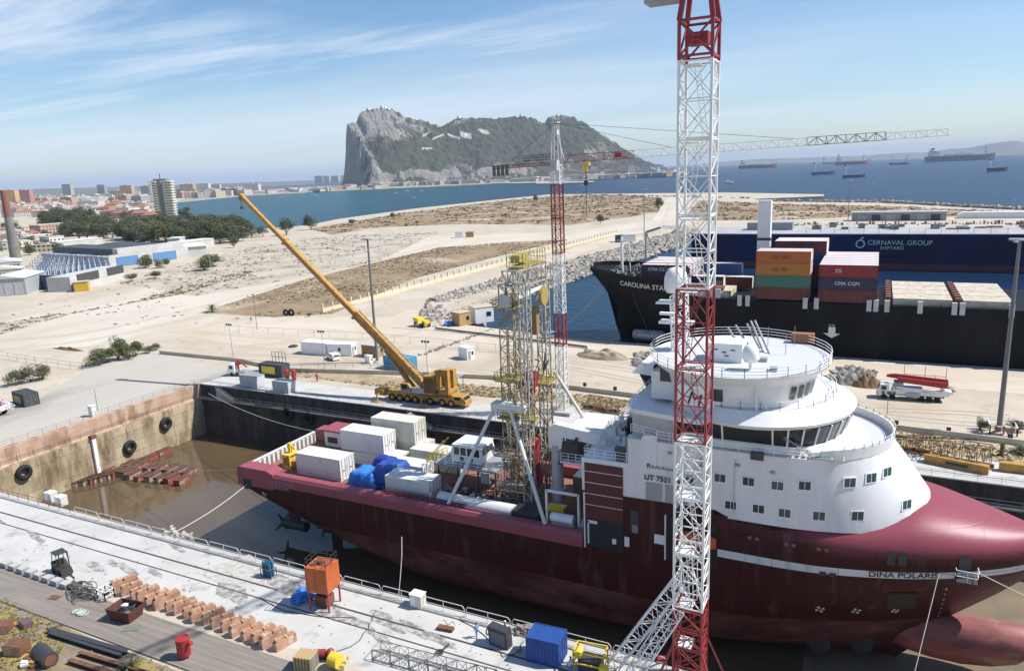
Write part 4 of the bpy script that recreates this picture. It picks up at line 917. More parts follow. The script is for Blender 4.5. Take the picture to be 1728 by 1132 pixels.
# long white tube along the near rail
o = thing('long_tank', 'long white rounded tank lying along the near rail under the derrick', 'tank', (-48, 84.6, zd))
MB().tube((-7.2, 0, 1.2), (5., 0, 1.2), 1.15, 18).build('tank_shell', wht_dirty, o, smooth=40); mb = MB(); [mb.bb(x-.15, x+.15, -1., 1., 0, .5) for x in (-6, -2, 2)]; mb.bb(5.2, 9.2, -1.4, 1.4, 0, 2.2); mb.build('cradle', dark, o)
# rust red pipe rack at rail
o = thing('pipe_rack', 'maroon rack rails lying along the near cargo rail', 'rack', (-58, 82.9, 2)); mb = MB()
for k in range(3): mb.bar((-6, -.5+k*.4, .15+.05*k), (8, -.5+k*.4, .15), .07)
for k in range(12): mb.bar((-6+k*1.2, -.6, .1), (-6+k*1.2, .4, .1), .05)
mb.build('rails', maroon, o)
# ----- derrick -----
der = thing('drilling_derrick', 'tall white and yellow drilling derrick standing on the work deck', 'derrick', (-44.5, 91, zd))
yd = mat('pale_yellow_paint', (.40, .33, .09), .6, c2=(.24, .17, .06), scale=1.5, thr=(.45, .7)); dwh = mat('derrick_white', (.42, .42, .38), .5, c2=(.22, .17, .10), scale=1.1, thr=(.46, .66))
g1 = mat('derrick_grey', (.34, .33, .29), .5, c2=(.24, .15, .06), scale=.9, thr=(.42, .6))
mb = MB(); lattice(mb, (-45.1, 89, .4), (-44.7, 89, 33.), 2.1, 2.1, .11, 22, .055); mb.bar((-44.3, 89.4, .4), (-44.2, 89.4, 33), .16); mb.bar((-45.4, 89.3, .4), (-45.2, 89.3, 33), .1); mb.build('guide_column', g1, der, world=True)
mb = MB(); lattice(mb, (-42., 87.6, .4), (-41.7, 87.6, 33.5), 1.1, 1.3, .12, 16, .065); mb.build('white_column', dwh, der, world=True)
mb = MB(); lattice(mb, (-42.8, 96, .4), (-42.8, 96, 33.), 1.3, 1.6, .13, 15, .07); mb.build('white_column', dwh, der, world=True)
mb = MB(); lattice(mb, (-43.4, 86.6, 34.), (-42.9, 97., 34.), 2.1, 2.2, .14, 7, .085); mb.build('crown_truss', dwh, der, world=True)
mb = MB(); mb.bar((-42.4, 87, 31.6), (-42.6, 96.6, 31.9), .3); mb.build('crown_beam', white, der, world=True)
mb = MB(); mb.bb(-44.6, -42.2, 88.4, 96., 35.3, 35.45); railing(mb, [(-44.6, 88.4, 35.45), (-42.2, 88.4, 35.45), (-42.2, 96, 35.45), (-44.6, 96, 35.45)], 1.9, 1., .045, 3, True); mb.bb(-44.8, -43.4, 90, 93, 35.75, 36.8)
mb.build('crown_platform', yd, der, world=True)
mb = MB(); mb.tube((-42.2, 94.6, 30.6), (-41.8, 94.6, 30.6), 1.35, 24); mb.build('sheave', mat('dull_yellow_paint', (.35, .26, .07), .5), der, world=True)
def plat(x0, x1, y0, y1, z, m, nm='platform', h=1.2):
    mb = MB(); mb.bb(x0, x1, y0, y1, z, z+.2); railing(mb, [(x0, y0, z+.2), (x1, y0, z+.2), (x1, y1, z+.2), (x0, y1, z+.2)], h, .9, .04, 3, True); return mb.build(nm, m, der, world=True)
plat(-46., -43., 86.6, 90, 30.0, yd); MB().bb(-45.0, -43.4, 86.45, 86.55, 30.3, 31.9).build('sign_board', lgrey, der, world=True)
plat(-46.4, -43.4, 86.8, 90.4, 19.6, yd); plat(-46.2, -43.4, 86.8, 90.2, 14.2, yd); plat(-43.4, -41, 93, 97., 17.8, yd); plat(-42., -40.2, 86.4, 88, 14.6, yd); plat(-47., -43.4, 86.6, 90., 8.6, g1); plat(-47, -42, 86.6, 90.5, 3.6, g1)
MB().bb(-47.2, -42.0, 86.8, 88.6, 15.4, 16.4).build('brace_beam', wht_dirty, der, world=True)
mb = MB(); mb.bb(-44.9, -42.6, 91, 93.2, 17.6, 19.8); [mb.bar((-44.6+k*.5, 91.8, 16.9), (-44.6+k*.5, 91.8, 20.2), .12) for k in range(5)]; mb.build('travelling_block', red, der, world=True)
mb = MB(); mb.tube((-43.4, 92, 12.4), (-43.4, 92, 17.6), .55, 12); mb.tube((-43.2, 92, 4.2), (-43.2, 92, 9.8), .9, 14); mb.bb(-44.4, -42.2, 91, 93, 3., 4.2); mb.build('top_drive', bred, der, world=True)
MB().bb(-43.6, -42.8, 93.6, 94.6, 25, 29).build('inner_panel', mat('tan_panel', (.28, .17, .08), .7), der, world=True)
br = mat('strut_white', (.64, .64, .61), .4)
for a, b_ in (((-46.9, 88.4, 16.2), (-52.6, 82.6, 2.0)), ((-44.6, 87.2, 16.4), (-37.4, 82.4, 1.9)), ((-41.6, 96.6, 19.), (-35.2, 100.8, 5.5)), ((-46.9, 90.4, 16.4), (-51.5, 101.5, 2.1))):
    mb = MB(); mb.tube(a, b_, .27, 12); mid = Vector(a).lerp(Vector(b_), .62); mb.tube(mid, mid+(Vector(b_)-Vector(a)).normalized()*.35, .36, 12); mb.build('brace_strut', br, der, world=True, smooth=40)
r_ = random.Random(11); mb = MB(); mb2 = MB(); mb3 = MB()
for k in range(260):
    x, y, z = r_.uniform(-46.2, -41.2), r_.uniform(88, 95), 1+21*r_.random()**1.5; l = r_.uniform(.6, 2.4)
    (mb, mb2, mb3)[k % 3].bar((x, y, z), (x+r_.uniform(-.9, .9)*l, y+r_.uniform(-.5, .5)*l, z+r_.choice((0, 1, 1.6))*l), r_.uniform(.05, .13))
for x in (-45.9, -45.1, -44.3, -43.9, -42.4): mb.bar((x, 90.6, .4), (x, 90.6, r_.uniform(12, 31)), .06)
for k in range(4): mb2.bar((-44.8+.7*k, 91.6, 4), (-44.6+.6*k, 92, 31.5), .035)
mb.build('tubing', g1, der, world=True); mb2.build('cables_and_hoses', dark, der, world=True); mb3.build('yellow_fittings', mat('dull_yellow_paint', (.35, .26, .07), .5), der, world=True)
# ----- white deck crane -----
dc = thing('deck_crane', 'white knuckle crane folded beside the derrick', 'crane', (-38.6, 90, zd))
mb = MB(); mb.tube((0, 0, 0), (0, 0, 10.), .85, 16); mb.tube((0, 0, 3), (0, 0, 3.5), 1.2, 16); mb.build('pedestal', lgrey, dc, smooth=40)
mb = MB(); mb.profile([(-1, 9.6), (-1, 12.6), (0, 13.2), (6.8, 12.4), (7.2, 11.2), (6, 10.9), (1.2, 11.4), (.9, 9.6)], -.7, .7); mb.build('boom', white, dc)
mb = MB(); mb.bar((.6, -.9, 7.5), (3.4, -.9, 11.6), .22, 8); mb.bb(1.4, 3.6, -1.3, .9, 8.6, 10.8); mb.build('hydraulics', dark, dc)
mb = MB(); railing(mb, [(1.2, -1.6, 8.2), (6.8, -1.6, 8.2), (6.8, 1.4, 8.2)], 1.3, 1.1, .05, 3); mb.bb(1., 7, -1.6, 1.4, 8.0, 8.2); mb.build('walkway', white, dc)
# frame with white cylinders next to the hangar
o = thing('service_frame', 'white gate frame with two white cylinders at the near side before the hangar', 'frame', (-34.6, 83.6, zd))
mb = MB(); [mb.bar((x, 0, 0), (x, 0, 6.), .2) for x in (-3., 1.6)]; mb.bar((-3., 0, 5.9), (1.6, 0, 5.9), .2); mb.bar((1.9, 0, .1), (2.5, 0, 3.6), .3); mb.build('gate_frame', white, o)
for z_ in (.9, 2.3): MB().tube((-2.3, -.1, z_), (.9, -.1, z_), .62, 14).build('cylinder', white, o, smooth=40)
o = thing('yellow_ladder_frame', 'small yellow ladder frame between the struts and the white gate', 'ladder', (-38.2, 86, zd)); mb = MB(); railing(mb, [(0, 0, 0), (2.4, -1., 1.2)], 2.2, .8, .1, 4); mb.bb(-.4, 2.2, -.8, 1, 2.2, 2.5); mb.build('ladder', byel, o)
o = container('shipping_container', 'brown container half hidden behind the deck crane column', (-34.9, 95.5), (6., 3.2, 3.6), 0, mat('brown_container', (.36, .24, .15), .6), z=zd)
MB().bb(-37.8, -31.9, 93.8, 97.2, 3.95, 4.1).build('white_roof_sheet', white, o, world=True)
# ================= TOWER CRANES =================
tw = thing('tower_crane', 'nearest red and white lattice tower crane beside the dry dock', 'tower crane', (-13.3, 61.3, 0))
def mast_section(x, y, z0, z1, w, m, parent, r=.1, bays=2, clutter=True, seed=0):
    mb = MB(); h = w/2
    cs = [(x-h, y-h), (x+h, y-h), (x+h, y+h), (x-h, y+h)]
    for a, b_ in cs: mb.bb(a-r, a+r, b_-r, b_+r, z0, z1)
    H_ = (z1-z0)/bays
    for i in range(bays):
        a0, a1 = z0+i*H_, z0+(i+1)*H_
        for k in range(4):
            p, q = cs[k], cs[(k+1) % 4]
            mb.bar((p[0], p[1], a0+.05), (q[0], q[1], a0+.05), r*.6)
            if k % 2 == 0:
                mb.bar((p[0], p[1], a0), (q[0], q[1], a1), r*.55); mb.bar((q[0], q[1], a0), (p[0], p[1], a1), r*.55)
            else:
                mid = (a0+a1)/2
                mb.bar((p[0], p[1], a0), (q[0], q[1], mid), r*.6); mb.bar((q[0], q[1], mid), (p[0], p[1], a1), r*.6); mb.bar((p[0], p[1], mid), (q[0], q[1], mid), r*.45)
    for k in range(4):
        p, q = cs[k], cs[(k+1) % 4]; mb.bar((p[0], p[1], z1-.1), (q[0], q[1], z1-.1), r*.8)
    o = mb.build('mast_section', m, parent, world=True)
    if clutter:
        mb = MB(); s = 1 if seed % 2 else -1
        p0 = Vector((x+s*h*.5, y-h*.2, z0+.2)); p1 = Vector((x-s*h*.15, y+h*.1, z1-.1))
        for dx in (-.2, .2): mb.bar(p0+Vector((dx, 0, 0)), p1+Vector((dx, 0, 0)), .035)
        n = int((z1-z0)/.35)
        for i in range(1, n): q = p0.lerp(p1, i/n); mb.bar(q+Vector((-.2, 0, 0)), q+Vector((.2, 0, 0)), .022)
        l = mb.build('ladder', m, o, world=False); Mi = parent.matrix_basis.inverted()
        for v in l.data.vertices: v.co = Mi @ v.co
        mb = MB(); mb.bb(x-h+.15, x+h*.2, y-h+.2, y+h-.2, z1-.35, z1-.3); l = mb.build('rest_platform', wht_dirty, o)
        for v in l.data.vertices: v.co = Mi @ v.co
    return o
mwhite = mat('mast_white_paint', (.72, .72, .70), .45, c2=(.42, .36, .30), scale=1.3, thr=(.62, .8))
mred = mat('mast_red_paint', (.30, .028, .035), .45, c2=(.22, .03, .03), scale=1.3)
W0 = 2.55; zlv = [(.5, 4.5, mred), (4.5, 8.6, mred), (8.6, 14, mwhite), (14, 19.4, mwhite), (19.4, 24.6, mwhite), (24.6, 31.2, mred), (31.2, 38., mred), (38, 44, mwhite), (44, 50, mwhite), (50, 55.9, mwhite)]
for i, (a, b_, m_) in enumerate(zlv): mast_section(-13.3, 61.3, a, b_, W0, m_, tw, seed=i)
# slewing crown
mb = MB(); h = W0/2
for sx in (-1, 1):
    for sy in (-1, 1):
        mb.bar((-13.3+sx*h, 61.3+sy*h, 55.9), (-13.3+sx*h, 61.3+sy*h, 58.9), .17); mb.bar((-13.3+sx*h, 61.3+sy*h, 58.8), (-13.3+sx*.75, 61.3+sy*.75, 62.4), .26)
for z_ in (56.2, 58.8):
    for p, q in (((-h, -h), (h, -h)), ((h, -h), (h, h)), ((h, h), (-h, h)), ((-h, h), (-h, -h))): mb.bar((-13.3+p[0], 61.3+p[1], z_), (-13.3+q[0], 61.3+q[1], z_), .13)
for sy in (-1, 1): mb.bar((-13.3-h, 61.3+sy*h, 56.2), (-13.3+h, 61.3+sy*h, 58.7), .1); mb.bar((-13.3+h, 61.3+sy*h, 56.2), (-13.3-h, 61.3+sy*h, 58.7), .1)
for sx in (-1, 1): mb.bar((-13.3+sx*h, 61.3-h, 56.2), (-13.3+sx*h, 61.3+h, 58.7), .09)
mb.box((-13.3, 61.3, 57.5), (1.6, 1.4, .9)); mb.build('crown', mred, tw, world=True)
MB().lathe([(1.2, 62.2), (1.6, 62.4), (1.6, 63.2), (1.3, 63.3)], (-13.3, 61.3, 0), 24).build('slewing_ring', dark, tw, world=True)
mb = MB(); mb.bb(-15.6, -11, 59.6, 63, 63.3, 64.2); mb.bb(-15.2, -11.2, 60.2, 62.4, 61.9, 62.2); mb.build('turntable', dark, tw, world=True)
mb = MB(); mb.bb(-17.3, -14.7, 59.8, 61.6, 60.3, 61.2); mb.build('cab_platform', grey, tw, world=True)
mb = MB(); railing(mb, [(-17.3, 59.8, 61.2), (-14.8, 59.8, 61.2), (-14.8, 61.6, 61.2), (-17.3, 61.6, 61.2)], 2.2, .8, .06, 3, True); mb.build('cab_cage', dark, tw, world=True)
# jib and counter jib above the picture: they cast the soft dark bands on the quay
jd = Vector((.34, .94, 0)).normalized()
mb = MB(); mb.tube((-13.3, 61.3, 64.2), (-13.3, 61.3, 72), 1.0, 12); mb.build('tower_head', mred, tw, world=True)
jb = Vector((-13.3, 61.3, 72.6))
mb = MB(); lattice(mb, jb+jd*1.5, jb+jd*46, 1.6, 1.8, .11, 24, .07, four=False); mb.build('jib', mred, tw, world=True)
mb = MB(); lattice(mb, jb-jd*1.5, jb-jd*15, 1.6, 1.2, .12, 8, .07); mb.build('counter_jib', mred, tw, world=True)
mb = MB(); c_ = jb-jd*13.5; mb.box(c_-Vector((0, 0, 1.4)), (2, 3, 2.6), math.atan2(jd.y, jd.x)); mb.build('counterweight', grey_conc, tw, world=True)
# foot: base frame, sloping lattice props
mb = MB()
for sx, sy in ((1, 1), (1, -1), (-1, 1), (-1, -1)):
    mb.bar((-13.3+sx*h, 61.3+sy*h, 4.6), (-13.3+sx*2.9, 61.3+sy*2.0, .3), .12); mb.bb(-13.3+sx*3.2-.4, -13.3+sx*3.2+.4, 61.3+sy*2.-.4, 61.3+sy*2.+.4, .01, .5)
mb.bb(-16.6, -10, 59.2, 60., .1, .5); mb.build('base_frame', mred, tw, world=True)
for k, (a, b_) in enumerate((((-20.6, 60.4, .3), (-14.4, 60.6, 10.6)), ((-18.6, 58.3, .3), (-14.2, 60., 8.6)))):
    mb = MB(); lattice(mb, a, b_, 1.1, 1.1, .075, 9, .045); mb.build('lattice_prop', mwhite, tw, world=True)
mb = MB(); mb.bar((-13, 60.5, 12.5), (-12.2, 61.5, 8.), .09); 
for k in range(5): mb.bar((-14.2+.5*k, 61, 13.6), (-13.8+.35*k, 61.4, 8.9), .05)
mb.build('inner_braces', mwhite, tw, world=True)
MB().bb(-15.8, -11.4, 59.7, 59.85, 1.0, 1.9).build('name_board', grey, tw, world=True)
# ---- far tower crane ----
tf = thing('tower_crane', 'distant slim red and white tower crane with a long horizontal jib on the far quay', 'tower crane', (-55, 131.6, 0))
zl2 = [(.3, 7.5, mwhite), (7.5, 14, mwhite), (14, 20.5, mred), (20.5, 27, mwhite), (27, 32.2, mwhite), (32.2, 39, mred), (39, 45.4, mred), (45.4, 49, mwhite)]
for i, (a, b_, m_) in enumerate(zl2): mast_section(-55, 131.6, a, b_, 1.75, m_, tf, r=.1, bays=3, clutter=False)
J0 = Vector((-55, 131.6, 49.2)); J1 = Vector((-55+66, 131.6+33, 51.4)); jd2 = (J1-J0).normalized()
TIP = YP(1608, 236, 164.6)
def jibseg(u0, u1, m, hh):
    a, b_ = J0.lerp(J1, u0), J0.lerp(J1, u1); mb = MB(); lattice(mb, a, b_, 1.15, hh, .075, max(2, int((b_-a).length/1.7)), .05, four=False); return mb.build('jib_section', m, tf, world=True)
jibseg(.02, .2, mred, 1.3); jibseg(.2, .64, mwhite, 1.35); jibseg(.64, .84, mat('bare_jib_steel', (.12, .10, .09), .6), 1.45); jibseg(.84, 1., mwhite, 1.2)
a = J0-jd2*12.
mb = MB(); lattice(mb, J0-jd2*.8, a, 1.2, .5, .09, 6, .06); mb.build('counter_jib', mred, tf, world=True)
mb = MB(); railing(mb, [J0-jd2*1+Vector((0, 0, .3)), J0-jd2*7.6+Vector((0, 0, .3))], 1.5, .35, .06, 3); mb.build('counter_jib_rail', dark, tf, world=True)
mb = MB()
for k in range(4): mb.box(J0-jd2*(9.4+k*.8)-Vector((0, 0, .6)), (.6, 1.6, 2.), math.atan2(jd2.y, jd2.x))
mb.build('counterweight', mat('dark_concrete', (.12, .11, .10), .9), tf, world=True)
mb = MB()
for sx in (-1, 1):
    for sy in (-1, 1): mb.bar(J0+Vector((sx*.8, sy*.8, -.2)), J0+Vector((sx*.45, sy*.45, 7.)), .09)
for k in range(5): mb.bar(J0+Vector((-.8+.05*k, -.8, k*1.4)), J0+Vector((.8-.05*k, -.7, k*1.4+1.2)), .06); mb.bar(J0+Vector((-.7, -.7, k*1.4+.6)), J0+Vector((.7, -.7, k*1.4+.6)), .05)
mb.bar(J0+Vector((.7, -.7, 5)), J0+jd2*1.6+Vector((0, 0, .3)), .08); mb.box(J0+Vector((0, 0, 5.6)), (1., 1., .9)); mb.box(J0+Vector((0, 0, 7.4)), (1.3, 1.3, .15)); mb.build('cat_head', wht_dirty, tf, world=True)
MB().box(J0+Vector((.2, -1.2, -.4)), (1.3, 1.4, 1.9)).build('operator_cab', lgrey, tf, world=True)
top = J0+Vector((0, 0, 7.3)); mb = MB(); mb.bar(top, J0.lerp(J1, .3)+Vector((0, 0, 1.3)), .045); mb.bar(top, J0.lerp(J1, .615)+Vector((0, 0, 1.3)), .045); mb.bar(top, J0-jd2*10, .05); mb.build('stay_ropes', dark, tf, world=True)
tp = J0.lerp(J1, .075); mb = MB(); mb.box(tp-Vector((0, 0, .5)), (1.6, 1.2, .5)); mb.box(tp-Vector((0, 0, 1.3)), (.7, .5, 1.)); mb.build('trolley', byel, tf, world=True)
mb = MB(); mb.bar(tp-Vector((0, 0, 1.5)), tp-Vector((0, 0, 3.6)), .06); mb.box(tp-Vector((0, 0, 4.)), (.7, .5, .9)); mb.bar(tp-Vector((0, 0, 4.3)), tp-Vector((0, 0, 10.5)), .07); mb.build('hook', dark, tf, world=True)
tp = J0.lerp(J1, .16); mb = MB(); mb.box(tp+Vector((0, 0, .7)), (1.2, 1., .9)); mb.build('hoist_winch', bred, tf, world=True)
mb = MB(); mb.box((-55, 131.6, .35), (5, 5, .7)); mb.build('ballast_base', grey_conc, tf, world=True)
# ================= MOBILE CRANE =================
mc = thing('mobile_crane', 'yellow truck mounted crane with its long telescopic boom raised over the far quay', 'mobile crane', (-85, 127.8, 0))
def wheel(mbt, mbr, x, y, r, wd=.5, s=-1):
    mbt.tube((x, y, r), (x, y+s*-wd, r), r, 18); mbr.tube((x, y+s*.03, r), (x, y+s*-.1, r), r*.55, 14)
mb = MB(); mb.bb(-94.8, -80, 126.5, 129.2, 1.0, 1.9); mb.bb(-80, -75.2, 126.5, 129.2, .8, 2.0); mb.build('chassis', yel, mc, world=True)
for i, x in enumerate((-93.2, -91.2, -89.2, -87.2, -83.4, -80.4, -78.2)):
    for s, y in ((-1, 126.4), (1, 129.3)):
        a, b_ = MB(), MB(); wheel(a, b_, x, y, .85, .55, s); o = a.build('wheel', blk, mc, world=True, smooth=40); q = b_.build('rim', yel, o); Mi = mc.matrix_basis.inverted()
        for v in q.data.vertices: v.co = Mi @ v.co
mb = MB(); mb.profile([(-78, 1.1), (-78, 2.5), (-75.6, 2.5), (-74.7, 1.7), (-74.7, .6), (-75.6, .6), (-76, 1.1)], 126.45, 129.25); mb.build('driver_cab', yel, mc, world=True)
mb = MB(); mb.profile([(-77.4, 1.75), (-77.4, 2.35), (-76, 2.35), (-76, 1.75)], 126.42, 126.5); mb.box((-75.1, 127.8, 2.1), (.06, 2.3, .75), 0, (-.85, 'Y')); mb.build('cab_glass', glass, mc, world=True)
mb = MB(); mb.bb(-82.6, -77.8, 126.7, 129, 1.9, 2.7); mb.build('engine_deck', yel, mc, world=True)
mb = MB(); mb.bb(-86.6, -82., 126.6, 129.3, 2.1, 3.2); mb.profile([(-90.6, 2.1), (-90.6, 4.3), (-88.7, 4.3), (-87.8, 3.2), (-87.8, 2.1)], 126.1, 127.4); mb.build('slewing_deck', yel, mc, world=True)
mb = MB(); mb.bb(-90.2, -88.9, 126.06, 126.1, 3.1, 4.1); mb.bb(-90.65, -90.6, 126.3, 127.3, 3., 4.1); mb.build('crane_cab_glass', glass, mc, world=True)
MB().bb(-88.3, -84.6, 126.2, 126.5, 2.4, 3.6).build('side_panel', lgrey, mc, world=True)
mb = MB(); mb.bb(-84.3, -81.6, 125.6, 130.2, 2.6, 6.6); mb.build('counterweight', yel, mc, world=True)
mb = MB(); mb.bb(-81.5, -78.4, 126, 130, 2.9, 3.7); mb.bb(-81.5, -80.6, 126, 127, 3.7, 8.); mb.bb(-79.2, -78.4, 126, 127, 3.7, 8.2); mb.bb(-80.6, -79.2, 126., 126.8, 6.8, 8.2); mb.bb(-81, -78.6, 128.6, 130, 3.7, 7.6); mb.build('hoist_frame', yel, mc, world=True)
B0 = Vector((-86.6, 128.2, 4.4)); B1 = YP(408, 332, 133.); bd = (B1-B0)
def boomseg(u0, u1, ww, hh, m, nm='boom_section'):
    a, b_ = B0+bd*u0, B0+bd*u1; d = bd.normalized(); sd_ = d.cross(zz).normalized(); up = sd_.cross(d); rings = []
    for p in (a, b_): rings.append([p+sd_*x*ww/2+up*z_*hh/2 for x, z_ in ((-1, -.6), (-1, .8), (-.6, 1), (.6, 1), (1, .8), (1, -.6), (.5, -1), (-.5, -1))])
    MB().loft(rings).build(nm, m, mc, world=True)
    rings = []
    for p in (b_-d*.35, b_+d*.1): rings.append([p+sd_*x*(ww/2+.12)+up*z_*(hh/2+.12) for x, z_ in ((-1, -1), (-1, 1), (1, 1), (1, -1))])
    MB().loft(rings).build('boom_collar', m, mc, world=True)
boomseg(-.02, .34, 1.5, 1.9, yel); boomseg(.34, .74, 1.15, 1.4, yel); boomseg(.74, 1.0, .9, 1.1, yel)
d = bd.normalized(); sd_ = d.cross(zz).normalized(); up = sd_.cross(d)
mb = MB()
for k in range(9):
    p = B0+bd*(.02+.035*k); mb.bar(p+up*1.05-sd_*.7, p+up*1.05+sd_*.7, .09); mb.bar(p-sd_*.82+up*.8, p+bd*.03-sd_*.82-up*.7, .07)
mb.bar(B0+up*1.3-sd_*.5, B0+bd*.34+up*1.1-sd_*.5, .1); mb.bar(B0+up*1.3+sd_*.5, B0+bd*.34+up*1.1+sd_*.5, .1); mb.build('boom_ribs', mat('boom_tan', (.45, .27, .07), .6), mc, world=True)
for s in (-1, 1): mb = MB(); mb.tube(Vector((-88.4, 127.9+s*.5, 3.)), B0+bd*.17-up*.9+sd_*s*.4, .32, 12); mb.build('lift_cylinder', yel, mc, world=True, smooth=40)
mb = MB(); mb.box(B1+up*-.2, (1.2, .9, 1.4), 0, (.8, 'Y')); mb.tube(B1-sd_*.4-up*.6, B1+sd_*.4-up*.6, .5, 12); mb.build('boom_head', yel, mc, world=True)
mb = MB(); mb.bar(B1-up*.8, B1-up*.8-Vector((0, 0, 1.8)), .06); mb.box(B1-up*.8-Vector((0, 0, 2.)), (.5, .4, .7)); mb.build('hook_block', dark, mc, world=True)
for x, s in ((-95.8, -1), (-84.4, -1), (-95.8, 1), (-84.4, 1)):
    mb = MB(); y0 = 127.8+s*1.3; mb.bar((x, y0, 1.4), (x, y0+s*2., 1.7), .25); mb.bar((x, y0+s*2., 1.7), (x, y0+s*2., .2), .16); mb.bb(x-.7, x+.7, y0+s*1.4, y0+s*2.6, .02, .2); mb.build('outrigger', yel, mc, world=True)
mb = MB(); mb.bb(-97.2, -94.9, 125.6, 128., 1.2, 2.5); mb.build('tail_box', yel, mc, world=True)
mb = MB(); mb.bb(-94.6, -75.6, 126.9, 128.9, .45, 1.0); mb.bb(-86, -82.2, 126.5, 129.3, 1.92, 2.1); mb.build('undercarriage', dark, mc, world=True)
mb = MB()
for k in range(9): mb.bb(-84.1+.28*k, -83.98+.28*k, 125.55, 125.6, 3.0, 6.2)
for k in range(6): mb.bb(-82.3+.6*k, -82.0+.6*k, 126.66, 126.7, 2., 2.6)
mb.bb(-81.9, -80.8, 125.95, 126, 3., 3.6); mb.bb(-81.62, -81.58, 126.1, 126.9, 4.2, 7.6); mb.build('grilles', dark, mc, world=True)
mb = MB(); mb.bb(-84.25, -84.3, 125.7, 130., 5.6, 6.3); mb.bb(-90., -88., 126.05, 126.08, 2.3, 2.9); mb.tube((-80.4, 127, 2.7), (-80.4, 127, 4.4), .16, 8); mb.bb(-81.3, -78.2, 129., 129.4, 2.7, 3.3); mb.build('grey_fittings', grey, mc, world=True)
mb = MB(); railing(mb, [(-94.6, 126.5, 1.9), (-91.2, 126.5, 1.9)], .9, 1.1, .04, 2); railing(mb, [(-84.2, 125.7, 6.6), (-81.7, 125.7, 6.6)], .9, 1., .04, 2); mb.build('hand_rails', dark, mc, world=True)
# ================= VEHICLES =================
def car(name, lab, loc, rz, m, L=4.6, W_=1.9):
    o = thing(name, lab, 'car', loc, rz); h = W_/2
    MB().profile([(-L/2, .3), (-L/2, 1.05), (-L/2+.15, 1.75), (-.1*L, 1.85), (.16*L, 1.75), (.29*L, 1.15), (L/2-.1, .95), (L/2, .3)], -h, h).build('body', m, o, smooth=25)
    mb = MB()
    for s in (-1, 1): mb.profile([(-L/2+.5, 1.15), (-L/2+.5, 1.6), (.13*L, 1.6), (.23*L, 1.15)], s*h-.01, s*h+.015)
    mb.box((-L/2+.06, 0, 1.4), (.06, W_*.75, .45), 0, (.2, 'Y')); mb.build('window', glass, o)
    for x in (-L*.3, L*.3):
        for s in (-1, 1): MB().tube((x, s*(h-.2), .34), (x, s*(h+.02), .34), .34, 14).build('wheel', blk, o)
    for s in (-1, 1): MB().bb(-L/2-.03, -L/2+.02, s*(h-.3), s*(h-.08), .9, 1.25).build('tail_lamp', bred, o)
    return o
p = G(563, 606); car('parked_car', 'white estate car parked before the white site cabins', (p.x, p.y, 0), math.radians(150), white, 5.2, 2.1)
def truck(name, lab, loc, rz, cabm, L=8, cat='truck', sc_=1.):
    o = thing(name, lab, cat, loc, rz); o.scale = (sc_,)*3
    MB().bb(-L/2, L/2-.2, -.45, .45, .7, 1.).build('chassis', dark, o)
    MB().profile([(L/2-2.1, .6), (L/2-2.1, 2.9), (L/2-1.9, 3.1), (L/2-.5, 3.), (L/2-.1, 1.9), (L/2, .6)], -1.2, 1.2).build('cab', cabm, o, smooth=25)
    mb = MB(); mb.box((L/2-.28, 0, 2.35), (.06, 2.1, .95), 0, (-.36, 'Y'))
    for s in (-1, 1): mb.bb(L/2-1.6, L/2-.65, s*1.2-.02, s*1.2+.02, 1.9, 2.7)
    mb.build('cab_window', glass, o)
    MB().bb(L/2-.02, L/2+.06, -1.15, 1.15, .5, 1.1).build('bumper', dark, o)
    xs = [L/2-1.2] + ([L/2-2.8] if L > 10 else []) + [-L/2+2.6, -L/2+1.2] + ([-L/2+4] if L > 10 else [])
    for x in xs:
        for s in (-1, 1): MB().tube((x, s*.85, .52), (x, s*1.22, .52), .52, 16).build('wheel', blk, o)
    return o
p0, p1 = G(1482, 671), G(1590, 679)
pt = truck('pump_truck', 'white concrete pump truck with a folded red boom behind the white vessel', ((p0.x+p1.x)/2, p0.y+1.2, 0), math.pi+math.atan2(p1.y-p0.y, p1.x-p0.x), white, 12, 'pump truck', 1.)
mb = MB(); mb.bb(-5.6, 3.4, -1.15, 1.15, 1.1, 1.9); mb.bb(-2, 3.2, -1.2, 1.2, 1.9, 2.6); mb.bar((-5.5, 1.2, 2.1), (2.6, 1.2, 2.6), .25); mb.build('pump_body', white, pt)
mb = MB(); mb.profile([(-6.2, 3.0), (-6.2, 4.2), (3.5, 4.8), (4.4, 4.6), (4.4, 4.2), (2, 3.9), (-3, 3.1)], -1, -.4); mb.profile([(-6.6, 3.2), (-6.4, 4.5), (3.2, 5.1), (3.2, 4.3)], -.25, .35); mb.profile([(-6.2, 2.9), (-6.2, 4.), (2.5, 4.6), (2.5, 3.7)], .5, 1.1); mb.build('folded_boom', bred, pt)
mb = MB(); mb.bb(1.4, 3., -1.3, 1.3, 2.2, 3.6); mb.build('boom_pedestal', grey, pt)
mb = MB(); mb.loft([[(-5.6, -1, 1.2), (-5.6, 1, 1.2), (-6.6, 1, 1.2), (-6.6, -1, 1.2)], [(-5.4, -1.2, 2.6), (-5.4, 1.2, 2.6), (-7.2, 1.1, 2.2), (-7.2, -1.1, 2.2)]]); mb.build('hopper', white, pt)
for s in (-1, 1): mb = MB(); mb.bb(-1.6, .9, s*1.25, s*1.5, .8, 1.6); mb.build('water_tank', lgrey, pt)
